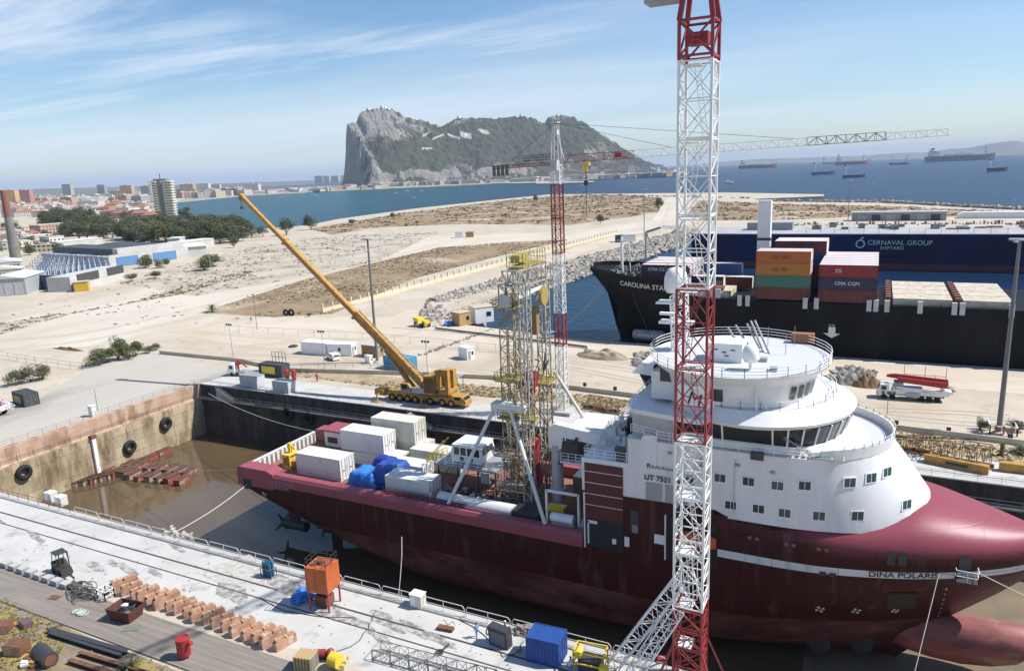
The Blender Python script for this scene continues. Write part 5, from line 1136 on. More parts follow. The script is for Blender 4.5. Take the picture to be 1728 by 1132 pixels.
# white truck with red loader crane and the dark container on far quay corner
tk = truck('flatbed_truck', 'white flatbed truck with a red loader arm at the corner of the far quay', (-142, 131.6, 0), math.radians(180+10), white, 9, 'truck', 1.)
mb = MB(); mb.bb(-4.4, 2.2, -1.2, 1.2, 1.0, 1.25); mb.build('flatbed', grey, tk); mb = MB(); mb.bar((1.9, 0, 1.2), (1.9, 0, 3.9), .22); mb.bar((1.9, 0, 3.9), (-.8, .3, 2.4), .2); mb.box((1.9, 0, 3.2), (.9, 1.2, .9)); mb.build('loader_arm', bred, tk)
dk = mat('charcoal_container_paint', (.055, .06, .065), .55)
o = container('shipping_container', 'dark container with a yellow banner on the far quay behind the two grey boxes', (-134.5, 134.), (7.6, 3., 3.3), .0, dk)
MB().bb(-2.8, 1.6, -1.56, -1.5, .9, 2.7).build('yellow_banner', byel, o)
mb = MB(); railing(mb, [(-1.5, 1.2, 3.3), (3, 1.2, 3.3)], 2.6, 1.1, .07, 2); mb.build('roof_frame', dark, o)
def greybox(lab, px, py, L, W_, H_):
    p = G(px, py); o = thing('storage_box', lab, 'storage box', (p.x, p.y+W_/2, 0)); mb = MB(); mb.bb(-L/2, L/2, -W_/2, W_/2, .15, H_); mb.build('box', lgrey, o)
    mb = MB(); mb.bb(-.05, .05, -W_/2-.03, W_/2+.03, .15, H_+.03); mb.bb(-L/2-.03, L/2+.03, -W_/2-.03, W_/2+.03, H_-.1, H_+.04); mb.bb(-L/2+.3, L/2-.3, -W_/2+.2, W_/2-.2, 0, .15); mb.build('trim', grey, o)
greybox('pale grey double box on the far quay edge left of the similar one', 420, 654, 5.6, 2.6, 2.9); greybox('pale grey box on the far quay edge just right of the similar one', 474, 664, 4.8, 2.6, 2.8)
rd = thing('red_drum', 'red steel drum stand on the far quay, left of the pair', 'drum', (-128.8, 132.2, 0), 0, None)
MB().lathe([(.5, 0), (.55, .1), (.55, 2.4), (.45, 2.5)], n=14).build('drum', bred, rd); MB().torus((0, 0, 1.3), .57, .05, 'Z').build('hoop', red, rd)
copy_tree(rd, loc=(-126.9, 132.6, 0), label='red steel drum stand on the far quay, right of the pair')
o = thing('fire_hydrant', 'small red hydrant post standing in the rough grass strip', 'hydrant', (-120.4, 133.5, 0)); mb = MB(); mb.tube((0, 0, 0), (0, 0, 1.8), .18, 10); mb.tube((-.5, 0, 1.2), (.5, 0, 1.2), .13, 10); mb.build('hydrant', bred, o)
# left edge: red crane truck and dark container
p = G(38, 683); o = container('shipping_container', 'dark grey container with a yellow patch at the left edge of the head quay', (p.x, p.y+1), (6.4, 3.2, 2.9), math.radians(-10), dk)
MB().bb(-2.2, 1.4, -1.66, -1.6, .5, 2.3).build('yellow_patch', mat('dull_yellow_paint', (.35, .26, .07), .5), o)
p = G(-6, 700); o = thing('mobile_crane', 'red crane truck cut off by the left edge of the picture', 'mobile crane', (p.x, p.y, 0), math.radians(20))
mb = MB(); mb.bb(-7, 2.2, -1.3, 1.3, 1.1, 2.2); mb.build('chassis', bred, o); mb = MB(); mb.profile([(-4, 2.2), (-4, 5.6), (-1.5, 5.6), (1.4, 3.2), (1.4, 2.2)], -1.2, 1.2); mb.build('superstructure', bred, o)
mb = MB(); mb.bb(2.2, 2.5, -1.4, 1.4, 1.2, 2.3); mb.build('bumper', white, o); mb = MB(); lattice(mb, (-1, 0, 4.5), (4, .4, 1.6), .8, .8, .07, 5); mb.build('folded_jib', white, o)
for x in (-5.6, -3.8, -.8, 1.0):
    for s in (-1, 1): MB().tube((x, s*.9, .65), (x, s*1.35, .65), .65, 16).build('wheel', blk, o)
MB().bar((1.7, 0, 2), (1.5, 0, 10.5), .05).build('whip_mast', white, o)
# yellow dumper
p = G(712, 551); o = thing('dump_truck', 'small yellow dumper parked by the rubble bank', 'dumper', (p.x, p.y, 0), math.radians(-20)); o.scale = (1.35,)*3
MB().profile([(-1.8, 1.), (-2.2, 2.2), (-.2, 2.1), (0, 1.)], -1, 1).build('skip', byel, o); mb = MB(); mb.bb(-1.9, 2, -.8, .8, .6, 1.05); mb.bb(.9, 2.2, -.7, .7, 1., 1.7); mb.build('body', byel, o)
for x in (-1.2, 1.5):
    for s in (-1, 1): MB().tube((x, s*.75, .6), (x, s*1.1, .6), .6, 14).build('wheel', blk, o)
# ================= CABINS =================
def cabin(name, lab, px0, py0, px1, py1, depth, H_, m, roofm=None, door=True, cat='cabin', win=1, slope=0., rz=None):
    a, b_ = G(px0, py0), G(px1, py1); rz = math.atan2(b_.y-a.y, b_.x-a.x) if rz is None else rz; L = (b_-a).length
    o = thing(name, lab, cat, ((a.x+b_.x)/2, (a.y+b_.y)/2, 0), rz)
    MB().profile([(-L/2, 0), (-L/2, H_-slope), (L/2, H_), (L/2, 0)], 0, depth).build('wall', m, o)
    MB().profile([(-L/2-.15, H_-slope+.01), (-L/2-.15, H_-slope+.18), (L/2+.15, H_+.18), (L/2+.15, H_+.01)], -.15, depth+.15).build('roof', roofm or lgrey, o)
    if door: MB().bb(L/2-.01, L/2+.05, depth*.15, depth*.45, .05, H_*.78).build('door', grey, o)
    for k in range(win):
        x = -L/2+L*(k+1)/(win+1); f = MB().bb(x-.45, x+.45, -.05, .01, H_*.4, H_*.72).build('window', grey, o); MB().bb(x-.37, x+.37, -.08, -.05, H_*.43, H_*.69).build('pane', glass, f)
    MB().bb(L/2-.01, L/2+.06, depth*.6, depth*.85, H_*.4, H_*.7).build('window', glass, o)
    return o
cabin('site_cabin', 'white site cabin behind the parked car, the left one', 509, 597, 551, 600, 3.2, 3.4, white, white, win=0)
cabin('site_cabin', 'white site cabin behind the parked car, the right one with a window', 553, 600, 594, 601, 3.2, 3.2, white, white)
cabin('wooden_hut', 'brown wooden hut beside the tall lamp mast', 611, 601, 636, 604, 3., 3.2, mat('brown_hut', (.30, .18, .07), .8), lgrey, win=0, cat='hut')
o = cabin('guard_booth', 'small white booth alone on the sandy ground in front of the second crane', 774, 604, 789, 608, 2.4, 3.1, white, white, win=0, cat='booth')
cabin('utility_cabinet', 'small white cabinet in front of the brown hut', 616, 612, 624, 614, 1., 2., white, white, False, 'cabinet', 0)
p = G(676, 622); container('shipping_container', 'bright blue container half hidden by the yellow crane boom', (p.x, p.y), (8.6, 3.2, 3.4), -.12, cyanb)
p = G(757, 655); o = thing('canopy_shelter', 'open frame shelter with a thin grey roof behind the yellow crane', 'shelter', (p.x+.5, p.y+1.5, 0)); mb = MB()
for x in (-1.8, 1.8):
    for y in (-1.3, 1.3): mb.bar((x, y, 0), (x, y, 2.6), .08)
mb.build('posts', dark, o); MB().bb(-2.1, 2.1, -1.6, 1.6, 2.6, 2.7).build('roof', grey, o)
cabin('brown_shed', 'tan shed with flat roof by the blue tarpaulin near the rubble bank', 763, 548, 776, 551, 4.5, 4.2, mat('tan_shed', (.42, .27, .11), .8), mat('tan_roof', (.48, .42, .32), .8), False, 'shed', 0)
cabin('grey_shed', 'white and grey shed right behind the tan shed', 792, 541, 803, 546, 6.5, 5., white, mat('tan_roof', (.48, .42, .32), .8), False, 'shed', 0)
p = G(757, 549); o = thing('tarpaulin', 'small blue tarpaulin heap beside the tan shed', 'tarpaulin', (p.x, p.y, 0)); MB().blob((0, 0, .6), 1.6, 3, .5, 2).build('sheet', tarpb, o)
o = thing('fence_rail', 'long low dark pipe rail on the ground before the tan shed', 'rail', (-115, 195, 0)); a, b_ = G(735, 556), G(990, 588); MB().bb(-1, 1, -1, 1, 0, .1) ; mb = MB(); mb.bar(a+Vector((0, 0, .5)), b_+Vector((0, 0, .5)), .35); mb.build('beam', mat('dark_concrete', (.12, .11, .10), .9), o, world=True)
o = thing('parked_car', 'blue grey van parked at the water end behind the derrick', 'van', (0, 0, 0)); bpy.data.objects.remove(o)
p = G(932, 569); car('parked_van', 'blue grey van parked by the water between the derrick and the far crane', (p.x, p.y, 0), 1.2, mat('van_blue', (.16, .26, .34), .35), 6, 2.4)
# grey tank on the cargo quay
a, b_ = G(1066, 575), G(1120, 579); o = thing('storage_tank', 'long grey horizontal tank with writing on the cargo quay', 'tank', ((a.x+b_.x)/2, (a.y+b_.y)/2+1.2, 0), math.atan2(b_.y-a.y, b_.x-a.x)); L = (b_-a).length
tm_ = mat('tank_grey', (.17, .18, .19), .45, c2=(.3, .3, .3), scale=.4)
rings = []
for x, r_ in ((-L/2, .4), (-L/2+.2, 1.1), (-L/2+.6, 1.5), (L/2-.6, 1.5), (L/2-.2, 1.1), (L/2, .4)): rings.append([(x, r_*math.cos(2*math.pi*k/20), 1.7+r_*math.sin(2*math.pi*k/20)) for k in range(20)])
MB().loft(rings).build('shell', tm_, o, smooth=40)
for s in (-1, 1): MB().bb(s*L*.3-.3, s*L*.3+.3, -1.1, 1.1, 0, .7).build('saddle', dark, o)
text('tank_lettering', 'PETROMAR', .9, wtm, (-2.9, -1.5, 1.5), (math.pi/2, 0, 0), None).parent = o
# ================= CARGO SHIP =================
cs = thing('container_ship', 'black container ship moored at the cargo quay', 'ship', (0, 211, SEA))
blackhull = mat('black_hull', (.006, .006, .007), .6, c2=(.013, .013, .014), scale=.12, spec=.15, thr=(.4, .6), c3=(.035, .022, .016), s3=.5, t3=(.62, .72), stretch=(1, 1, .2), bump=.06, bscale=.12)
CYc, CB = 211.5, 15.6
def cXe(z): return lin([(-2.5, -69.), (3, -70.5), (6, -69.5), (10, -71.2), (14, -74.2), (18.5, -77.6)], z)
def chb(X, z):
    e = cXe(z); xs = lin([(-2.5, -25), (10, -44), (18.5, -52)], z)
    if X >= xs: return CB
    u = min(1, (xs-X)/(xs-e)); return CB*max(0, 1-u**2.)**lin([(-2.5, .9), (10, .6), (18.5, .5)], z)
def ctop(X): return lin([(-77.6, 18.8), (-52, 16.2), (-49, 15.2), (-44, 13.6), (-38, 13.), (200, 13.)], X)
rings = []
for X in [-77.55, -77., -76, -75, -73.6, -72.4, -71.2, -70, -68, -66, -64, -62, -59, -56, -53, -50, -47, -44, -40, -34, -26, -10, 30, 80, 130]:
    tt = ctop(X); lo = -3.
    # lowest level where the stem has reached this station
    while cXe(lo) > X and lo < tt-.3: lo += .25
    zs_l = [lo+(tt-lo)*i/10 for i in range(11)]
    rings.append([(X, CYc-max(.05, chb(X, z)), z) for z in zs_l]+[(X, CYc+max(.05, chb(X, z)), z) for z in reversed(zs_l)])
MB().loft(rings).build('hull', blackhull, cs, world=True, smooth=35)
# bulwark rim, foredeck gear
mb = MB()
rim = [(X, CYc-chb(X, 18)*1., ctop(X)) for X in (-77.2, -76, -74, -71, -68, -64, -60, -56, -52)]
for s in (-1, 1):
    for a, b_ in zip(rim[:-1], rim[1:]): mb.add([(a[0], CYc+s*(CYc-a[1]), a[2]), (b_[0], CYc+s*(CYc-b_[1]), b_[2]), (b_[0], CYc+s*(CYc-b_[1]), b_[2]+1.2), (a[0], CYc+s*(CYc-a[1]), a[2]+1.2)], [(0, 1, 2, 3)])
mb.build('bulwark', blackhull, cs, world=True)
r_ = random.Random(4); mb = MB()
for k in range(70):
    x = r_.uniform(-70, -53); hw_ = chb(x, 17)*.8; y = CYc+r_.uniform(-hw_, hw_); z = ctop(x); mb.bb(x-.4, x+r_.uniform(.1, .9), y-.4, y+.4, z, z+r_.uniform(.3, 1.6))
mb.build('deck_gear', mat('gear_mix', (.35, .34, .31), .7, c2=(.10, .10, .09), scale=.6), cs, world=True)
mb = MB(); p = YP(1050, 472, 209); q = YP(1049, 400, 209); mb.bar(p, q, .5, 10, .35); mb.bar(p+Vector((2, 2, 0)), q+Vector((1.6, 2, -2)), .2); mb.bar(q+Vector((-1.5, 0, -1)), q+Vector((1.5, 0, -1)), .15); mb.build('foremast', white, cs, world=True)
# foredeck crane: A frame with a jib
mb = MB(); p = YP(1090, 440, 214); q = YP(1090, 392, 214); r2 = YP(1162, 386, 214); mb.bar(p, q, .3); mb.bar(p+Vector((4, 0, 0)), q, .22); mb.bar(q, q+Vector((4.5, 0, 1.4)), .5); mb.bar(q+Vector((4.5, 0, 1.4)), YP(1110, 386, 214), .3); mb.build('stores_crane', grey, cs, world=True)
mb = MB(); lattice(mb, q+Vector((5, 0, 1.6)), r2, .9, .7, .08, 9, .06); mb.build('crane_jib', wht_dirty, cs, world=True)
# white pillar: crane pedestal at mid ship
mb = MB(); p = YP(1288, 500, 218); q = YP(1292, 338, 218); mb.bb(q.x-1.7, q.x+1.7, 216.4, 219.6, 13, q.z); mb.build('crane_pedestal', white, cs, world=True)
MB().bb(q.x-1.9, q.x+1.9, 216.2, 219.8, q.z-11, q.z-10.3).build('pedestal_band', dark, cs, world=True)
# name on the bow
def mapc(p): return Vector((p.x, CYc-chb(p.x, p.z)-.08, p.z))
text('name_lettering', 'CAROLINA STAR', 1.9, wtm, (-64.5, 0, 15.4), (math.pi/2, .055, 0), cs, ext=0, fn=mapc)
mb = MB(); mb.add([(-8.5, CYc-CB-.06, 4.2), (-6.5, CYc-CB-.06, 5.4), (-7.7, CYc-CB-.06, 5.4), (-7.7, CYc-CB-.06, 7), (-9.3, CYc-CB-.06, 7), (-9.3, CYc-CB-.06, 5.4), (-10.5, CYc-CB-.06, 5.4)], [(0, 1, 2, 3, 4, 5, 6)]); mb.build('tug_arrow', wtm, cs, world=True)
text('tug_lettering', 'TUG', .7, wtm, (-9.3, CYc-CB-.06, 7.2), (math.pi/2, 0, 0), cs, ext=0)
# hatch covers right of the stacks
hm = mat('hatch_cover', (.44, .37, .26), .8, c2=(.54, .50, .42), scale=.35, thr=(.35, .6), c3=(.22, .15, .09), s3=.8, t3=(.56, .68), det=9)
for x0, x1 in ((4.6, 17), (19.2, 29), (-46, -34)):
    for k in range(4):
        y = 197.4+k*7.1; MB().bb(x0, x1, y, y+6.8, 13., 14.6).build('hatch_cover', hm, cs, world=True); MB().bb(x0+.1, x1-.1, y+6.8, y+7.1, 13., 14.2).build('hatch_gap', dark, cs, world=True)
mb = MB()
for x in (-31., -29, -15, -12.4, -.5, 1., 3.4, 10.4, 17.4, 19., 28.6, 33): mb.bb(x-.55, x+.55, 195.6, 196.8, 11.4, 14.2)
mb.build('deck_stanchions', lgrey, cs, world=True)
mb = MB()
for x in (3.6, 18.2): 
    for k in range(8): mb.bb(x-.6, x+.6, 197+k*3.6, 199+k*3.6, 13, 15)
mb.bb(-45, -36, 197, 202, 14.6, 15.8); mb.build('lashing_gear', rust, cs, world=True)
mb = MB(); mb.bb(-46.5, -36, 196.2, 199, 13, 15.6); mb.bb(-43.4, -41.6, 196.1, 196.2, 13.4, 15.2); mb.build('deck_house', lgrey, cs, world=True)
MB().box((-60.5, 196.8+3, 16.6), (.1, .1, .1)).build('jackstaff', white, cs, world=True)
# containers on the cargo ship: each one a thing of its own
def cbox(lab, x0, x1, y0, y1, z0, z1, m, rim=True, txt=None, ts=1.2, tx=0, grp='containers stacked on the black ship'):
    o = thing('shipping_container', lab, 'container', ((x0+x1)/2, (y0+y1)/2, z0), 0, grp); L, W_, H_ = x1-x0, y1-y0, z1-z0
    MB().bb(-L/2+.06, L/2-.06, -W_/2+.06, W_/2-.06, .03, H_-.09).build('body', m, o)
    mb = MB()
    for z_ in (.0, H_-.16): mb.bb(-L/2, L/2, -W_/2, -W_/2+.12, z_, z_+.14); 
    for s in (-1, 1): mb.bb(s*L/2, s*(L/2-.15), -W_/2+.0, -W_/2+.14, .15, H_-.17); mb.bb(s*L/2, s*(L/2-.1), W_/2-.2, W_/2, 0, H_-.02)
    mb.build('frame', m, o)
    MB().bb(-L/2+.05, L/2-.05, -W_/2+.12, W_/2-.1, H_-.09, H_-.02).build('roof', m if not rim else rim, o)
    MB().bb(L/2-.06, L/2-.01, -W_/2+.2, W_/2-.2, .2, H_-.2).build('door', ROOFW if rim else m, o)
    if txt:
        t_ = text('lettering', txt, ts, bkm if m in (corange, corange2) else wtm, (tx-L*.22, -W_/2+.055, H_*.38), (math.pi/2, 0, 0)); t_.parent = o
    return o
corange = mat('container_orange', (.46, .12, .02), .6); corange2 = mat('container_ochre', (.44, .17, .025), .6); cgreen = mat('container_green', (.045, .16, .12), .6); cbrown = mat('container_brown', (.12, .024, .02), .6)
cred = mat('container_red', (.27, .02, .025), .6); cnavy = mat('container_navy', (.022, .025, .06), .6); cblue = mat('container_blue', (.02, .07, .22), .6); ROOFW = mat('faded_container_roof', (.55, .48, .48), .7, c2=(.62, .58, .56), scale=.2)
for k_ in ('container_orange', 'container_ochre', 'container_green', 'container_brown', 'container_red', 'container_navy', 'container_blue'):
    m_ = MATS[k_]; t = m_.node_tree; b = t.nodes['Principled BSDF']; tc_ = t.nodes.new('ShaderNodeTexCoord'); s_ = t.nodes.new('ShaderNodeSeparateXYZ'); t.links.new(tc_.outputs['Object'], s_.inputs[0])
    wv = tm(t, 'SINE', tm(t, 'MULTIPLY', s_.outputs[0], 13.)); bp_ = t.nodes.new('ShaderNodeBump'); bp_.inputs['Distance'].default_value = .06; t.links.new(wv, bp_.inputs['Height']); t.links.new(bp_.outputs[0], b.inputs['Normal'])
    nn_ = t.nodes.new('ShaderNodeTexNoise'); nn_.inputs['Scale'].default_value = .9; nn_.inputs['Detail'].default_value = 8; t.links.new(tc_.outputs['Object'], nn_.inputs[0]); mr_2 = t.nodes.new('ShaderNodeMapRange'); mr_2.inputs[1].default_value = .5; mr_2.inputs[2].default_value = .75; mr_2.inputs[4].default_value = .45; t.links.new(nn_.outputs[0], mr_2.inputs[0])
    mx_ = t.nodes.new('ShaderNodeMixRGB'); mx_.inputs[1].default_value = b.inputs['Base Color'].default_value; mx_.inputs[2].default_value = (.12, .09, .08, 1); t.links.new(mr_2.outputs[0], mx_.inputs[0]); t.links.new(mx_.outputs[0], b.inputs['Base Color'])
YA = 196.2
rows = [(YA+3.6*k, YA+3.6*k+3.4) for k in range(8)]
def stack(x0, x1, zlist, mats, labs, txts, nrow, n0=0):
    for ri in range(n0, nrow):
        y0, y1 = rows[ri]
        for i, (z0, z1) in enumerate(zip(zlist[:-1], zlist[1:])):
            lab = labs[i] if ri == n0 else 'container in a rear row of the %s group, tier %s' % ('orange' if 'orange' in labs[-1] else 'red topped', ('one', 'two', 'three', 'four')[i])
            cbox(lab, x0, x1, y0, y1, z0, z1-.03, mats[(i+ri-n0) % len(mats)] if ri > n0 else mats[i], True if False else ROOFW, txts[i] if ri == n0 else None)
stack(-27.3, -14.2, [13.4, 16.5, 19.6, 22.7, 25.8], [cbrown, cgreen, corange2, corange], ['brown container at the bottom of the orange stack, facing the quay', 'green container below the two orange ones, facing the quay', 'ochre container under the topmost orange one, facing the quay', 'topmost orange container, at the near side of its stack'], [None, None, 'CAI 482', 'CAI 5807'], 2)
# rear taller group behind the orange stack
for i, (z0, z1, m_) in enumerate(((13.4, 16.6, cnavy), (16.6, 19.8, cbrown), (19.8, 23, cblue), (23, 26.4, cbrown))): cbox('dark brown container standing far back behind the orange stack, tier %d from below' % (i+1), -25.2, -11.8, 216, 226, z0, z1-.03, m_, ROOFW)
stack(-12.2, 1.0, [13.2, 16.4, 19.5, 22.6], [cbrown, cnavy, cred], ['brown container at the bottom of the red topped stack', 'dark blue container with white lettering in the red topped stack', 'bright red container on top of the stack beside the hatch covers, near side'], [None, 'CMA CGM', 'DS'], 8)
# forward group near the bow
cbox('dark navy container with white lettering nearest the bow, upper tier', -58.6, -51.8, 200., 203.4, 18.4, 21.2, cnavy, ROOFW, 'CMA CGM', 1.3)
cbox('dark red container under the dark navy one nearest the bow', -58.6, -51.8, 200., 203.4, 15.6, 18.37, cbrown, ROOFW)
cbox('brown container next to the lettered one near the bow, upper tier', -51.6, -45, 200., 203.4, 18.4, 21.2, cbrown, ROOFW)
cbox('dark navy container with lettering low behind the red mast', -51.6, -45, 198.5, 201.9, 14.4, 17.8, cnavy, ROOFW, 'CMA CGM', 1.2)
for k in range(4): cbox('container of the low block behind the bow group, row %d from the quay' % (k+2), -58.6, -45, 203.8+3.6*k, 207.2+3.6*k, 15.6, 21.3, (cred, cnavy, cblue, cbrown)[k], ROOFW)
cbox('blue container with a white edge right of the tower crane, upper tier', -44.4, -33.6, 214, 217.4, 17., 20., cblue, ROOFW)
cbox('maroon container below the blue one right of the tower crane', -44.4, -30, 210, 213.4, 13.6, 16.9, cbrown, ROOFW)
cbox('dark navy container low behind the tower crane', -44.8, -36.6, 203, 206.4, 14.6, 17.9, cnavy, ROOFW, 'CMA CGM', 1.2)
# mooring lines of the cargo ship
def rope(lab, a, b_, r=.05, sag=.6, m=None, name='mooring_rope'):
    o = thing(name, lab, 'rope', b_); a = Vector(a); b_ = Vector(b_); pts = [a.lerp(b_, i/12)-Vector((0, 0, sag*4*(i/12)*(1-i/12))) for i in range(13)]; MB().path(pts, r, 5).build('line', m or mat('rope_white', (.55, .53, .48), .8), o, world=True); return o
rope('pair of pale mooring ropes from the black bow down to the quay', (-71, 207, 15), G(928, 562), .12, 2); rope('second pale mooring rope from the black bow beside the first', (-70, 208, 14.6), G(932, 562), .12, 1.4)
rope('thin dark line from the black bow down to the quay edge', (-60.6, 198, 13), (-52.8, 193, .2), .08, .5, dark)
# ================= BLUE FLOATING DOCK =================
bd_ = thing('floating_dock', 'long dark blue floating dock wall with white company lettering across the basin', 'floating dock', (0, 395, SEA))
bm_ = mat('dock_navy', (.004, .011, .085), .6, c2=(.006, .016, .11), scale=.05, thr=(.4, .7), c3=(.012, .010, .05), s3=.03, spec=.2)
MB().bb(-84, 140, 376, 416, -3, 13.4).build('hull', bm_, bd_, world=True)
MB().bb(-84, 140, 375.9, 376, -2.6, .2).build('boot_top', mat('rusty_red_band', (.10, .02, .025), .6), bd_, world=True)
MB().bb(-84.2, 140, 375.7, 416.2, 13.4, 13.8).build('top_deck', mat('dock_deck', (.40, .40, .42), .8, c2=(.3, .3, .3), scale=.1), bd_, world=True)
p = YP(1464, 413, 376); text('company_lettering', 'CERNAVAL GROUP', 3., wtm, (p.x, 375.85, p.z), (math.pi/2, 0, 0), bd_)
p = YP(1485, 421, 376); text('company_lettering', 'SHIPYARD', 2.1, wtm, (p.x, 375.85, p.z), (math.pi/2, 0, 0), bd_)
p = YP(1456, 408, 376); mb = MB(); mb.torus((p.x-1, 375.8, p.z-1), 1.7, .32, 'Y', 14, 5); mb.bar((p.x-1, 375.8, p.z+1.2), (p.x+.3, 375.8, p.z+2.2), .4); mb.build('company_emblem', wtm, bd_, world=True)
r_ = random.Random(8); mb = MB()
for k in range(40):
    x = r_.uniform(-30, 130); y = r_.uniform(398, 414); mb.bb(x-r_.uniform(.5, 4), x+r_.uniform(.5, 4), y-1, y+1, 13.8, 13.8+r_.uniform(.5, 2.6))
for k in range(26): mb.bar((-30+k*6.2, 378, 13.8), (-30+k*6.2, 378, 16.3), .12)
mb.build('deck_equipment', mat('gear_mix', (.35, .34, .31), .7), bd_, world=True)
mb = MB(); mb.bb(-60, -38, 396, 404, 13.8, 17.5); mb.build('deck_workshop', grey, bd_, world=True)
# quay behind it
o = thing('long_warehouse', 'long low grey row of sheds on the quay beyond the blue dock', 'warehouse', (10, 641, 0)); mb = MB(); mb.bb(-18, 46, 636, 646, 0, 6); mb.build('wall', grey, o, world=True); mb = MB(); mb.bb(-19, 47, 635, 647, 6, 6.8); mb.build('roof', lgrey, o, world=True)
for k in range(6): MB().bb(-14+k*10, -8+k*10, 635.7, 635.9, .5, 4.6).build('door', (dark if k % 2 else steel), o, world=True)
o = thing('long_tent', 'long white tent roof at the far right beyond the blue dock', 'tent', (75, 655, 0)); mb = MB(); mb.profile([(-20, 0), (-20, 2.6), (-17, 4.6), (26, 4.6), (29, 2.6), (29, 0)], 0, 10); mb.build('canopy', white, o)
mb = MB(); 
for k in range(90): mb.bb(-60+k*2.1, -59+k*2.1+rnd.uniform(-1, 1), 600+rnd.uniform(-8, 8), 603, 0, rnd.uniform(.4, 2.6))
o = mb.build('quay_clutter', mat('gear_mix', (.35, .34, .31), .7)); tag(o, 'line of equipment and rubble along the quay behind the blue dock', 'equipment', None, 'stuff')
# ================= NEAR QUAY =================
# forklift
p = G(108, 968); fk = thing('forklift', 'dark old forklift truck standing on the white near quay', 'forklift', (p.x, p.y, 0), math.radians(-14)); fk.scale = (1.12,)*3
MB().profile([(-1.7, .4), (-1.7, 1.2), (-1.3, 1.45), (-.4, 1.3), (-.3, .9), (.7, .9), (.8, .4)], -.65, .65).build('body', mat('forklift_paint', (.07, .05, .04), .6, c2=(.22, .10, .04), scale=1.2, thr=(.52, .7)), fk)
mb = MB(); [mb.bar(a, b_, .05) for a, b_ in (((-1.3, -.6, 1.3), (-1.0, -.55, 2.6)), ((-1.3, .6, 1.3), (-1.0, .55, 2.6)), ((.5, -.6, .9), (.2, -.55, 2.6)), ((.5, .6, .9), (.2, .55, 2.6)))]; mb.bb(-1.1, .3, -.62, .62, 2.6, 2.68); mb.build('overhead_guard', dark, fk)
mb = MB(); [mb.bar((.95, y, .1), (.85, y, 3.), .08) for y in (-.45, .45)]; [mb.bar((.9, -.45, z_), (.9, .45, z_), .05) for z_ in (.6, 1.6, 2.9)]; mb.build('mast', dark, fk)
mb = MB(); [mb.bb(1., 2.2, y-.06, y+.06, .06, .12) for y in (-.35, .35)]; mb.bb(.98, 1.06, -.55, .55, .1, 1.1); mb.build('forks', dark, fk)
for x in (-1.2, .45):
    for s in (-1, 1): MB().tube((x, s*.5, .38), (x, s*.72, .38), .38, 14).build('wheel', blk, fk)
MB().bb(-.6, -.1, -.25, .25, 1.2, 1.75).build('seat', blk, fk)
# timber keel blocks in a row
a, b_ = G(200, 1000), G(470, 1098)
wb = thing('timber_block', 'rusty brown timber topped block in the long slanting row on the near quay', 'timber block', (0, 0, 0), 0, 'row of timber topped blocks on the near quay')
MB().profile([(-.46, 0), (-.4, 1.25), (.4, 1.25), (.46, 0)], -1.5, 1.5).build('block_body', mat('block_timber', (.48, .29, .20), .9, c2=(.26, .13, .085), scale=.9, rand=True, c3=(.55, .42, .33), s3=.5, t3=(.55, .65), det=9), wb)
mb = MB(); mb.bb(-.33, .33, -1.35, -.2, 1.25, 1.62); mb.bb(-.28, .34, .0, 1.3, 1.25, 1.55); mb.build('top_timbers', wood, wb); mb = MB(); mb.bb(-.40, .40, -1.53, -1.5, .05, 1.2); mb.build('end_plate', mat('block_face', (.45, .32, .24), .9), wb)
n = 18; dx = (b_-a)/(n-1)
for i in range(n):
    p = a+dx*i; loc = (p.x, p.y+.9+rnd.uniform(-.15, .15), 0); rz = math.radians(-18)+rnd.uniform(-.16, .16); s = rnd.uniform(.8, .95)
    if i == 0: wb.location = loc; wb.rotation_euler = (0, 0, rz)
    else: copy_tree(wb, loc=loc, rz=rz, scale=(s*rnd.uniform(.8, 1.05), s*rnd.uniform(.9, 1.08), s*rnd.uniform(.82, 1.08)))
# row of grey concrete kerb blocks
a, b_ = G(12, 955), G(112, 990); kb2 = thing('kerb_block', 'square grey concrete block in the low row along the plank road', 'concrete block', (0, 0, 0), 0, 'grey concrete blocks along the plank road')
MB().bb(-.62, .62, -.5, .5, 0, .62).build('block', grey, kb2); MB().bb(-.58, .58, -.45, .45, .62, .66).build('top_face', grey_conc, kb2)
for i in range(8):
    p = a+(b_-a)*(i/7.); rz = math.atan2((b_-a).y, (b_-a).x)
    if i == 0: kb2.location = p; kb2.rotation_euler = (0, 0, rz)
    else: copy_tree(kb2, loc=(p.x, p.y, 0), rz=rz+rnd.uniform(-.03, .03))
# orange tank on legs
ot = thing('hopper_tank', 'orange steel tank on four legs with a railed top on the near quay', 'tank', (-54.5, 58.1, 0), math.radians(8)); ot.scale = (.82, .82, .86)
MB().bb(-1.7, 1.7, -1.6, 1.6, 2.7, 6.2).build('tank_body', orange, ot)
mb = MB(); [mb.bar((x, y, 0), (x, y, 2.7), .13) for x in (-1.5, 1.5) for y in (-1.45, 1.45)]; mb.bar((-1.5, -1.45, 1.2), (1.5, -1.45, 2.7), .05)
for x in (-1.5, 1.5):
    for y in (-1.45, 1.45): m_ = MB(); m_.bar((x, y, 0), (x, y, 2.7), .14); m_.build('leg', mat('leg_red', (.36, .05, .04), .6), ot)
mb = MB(); railing(mb, [(-1.6, -1.5, 6.2), (1.6, -1.5, 6.2), (1.6, 1.5, 6.2), (-1.6, 1.5, 6.2)], 1.2, 1.6, .045, 2, True); mb.build('top_rail', dark, ot)
mb = MB(); mb.tube((0, 0, 6.2), (0, 0, 6.6), .45, 12); mb.bb(-1.3, -.6, -1, 1, 6.21, 6.3); mb.build('hatch', rust, ot)
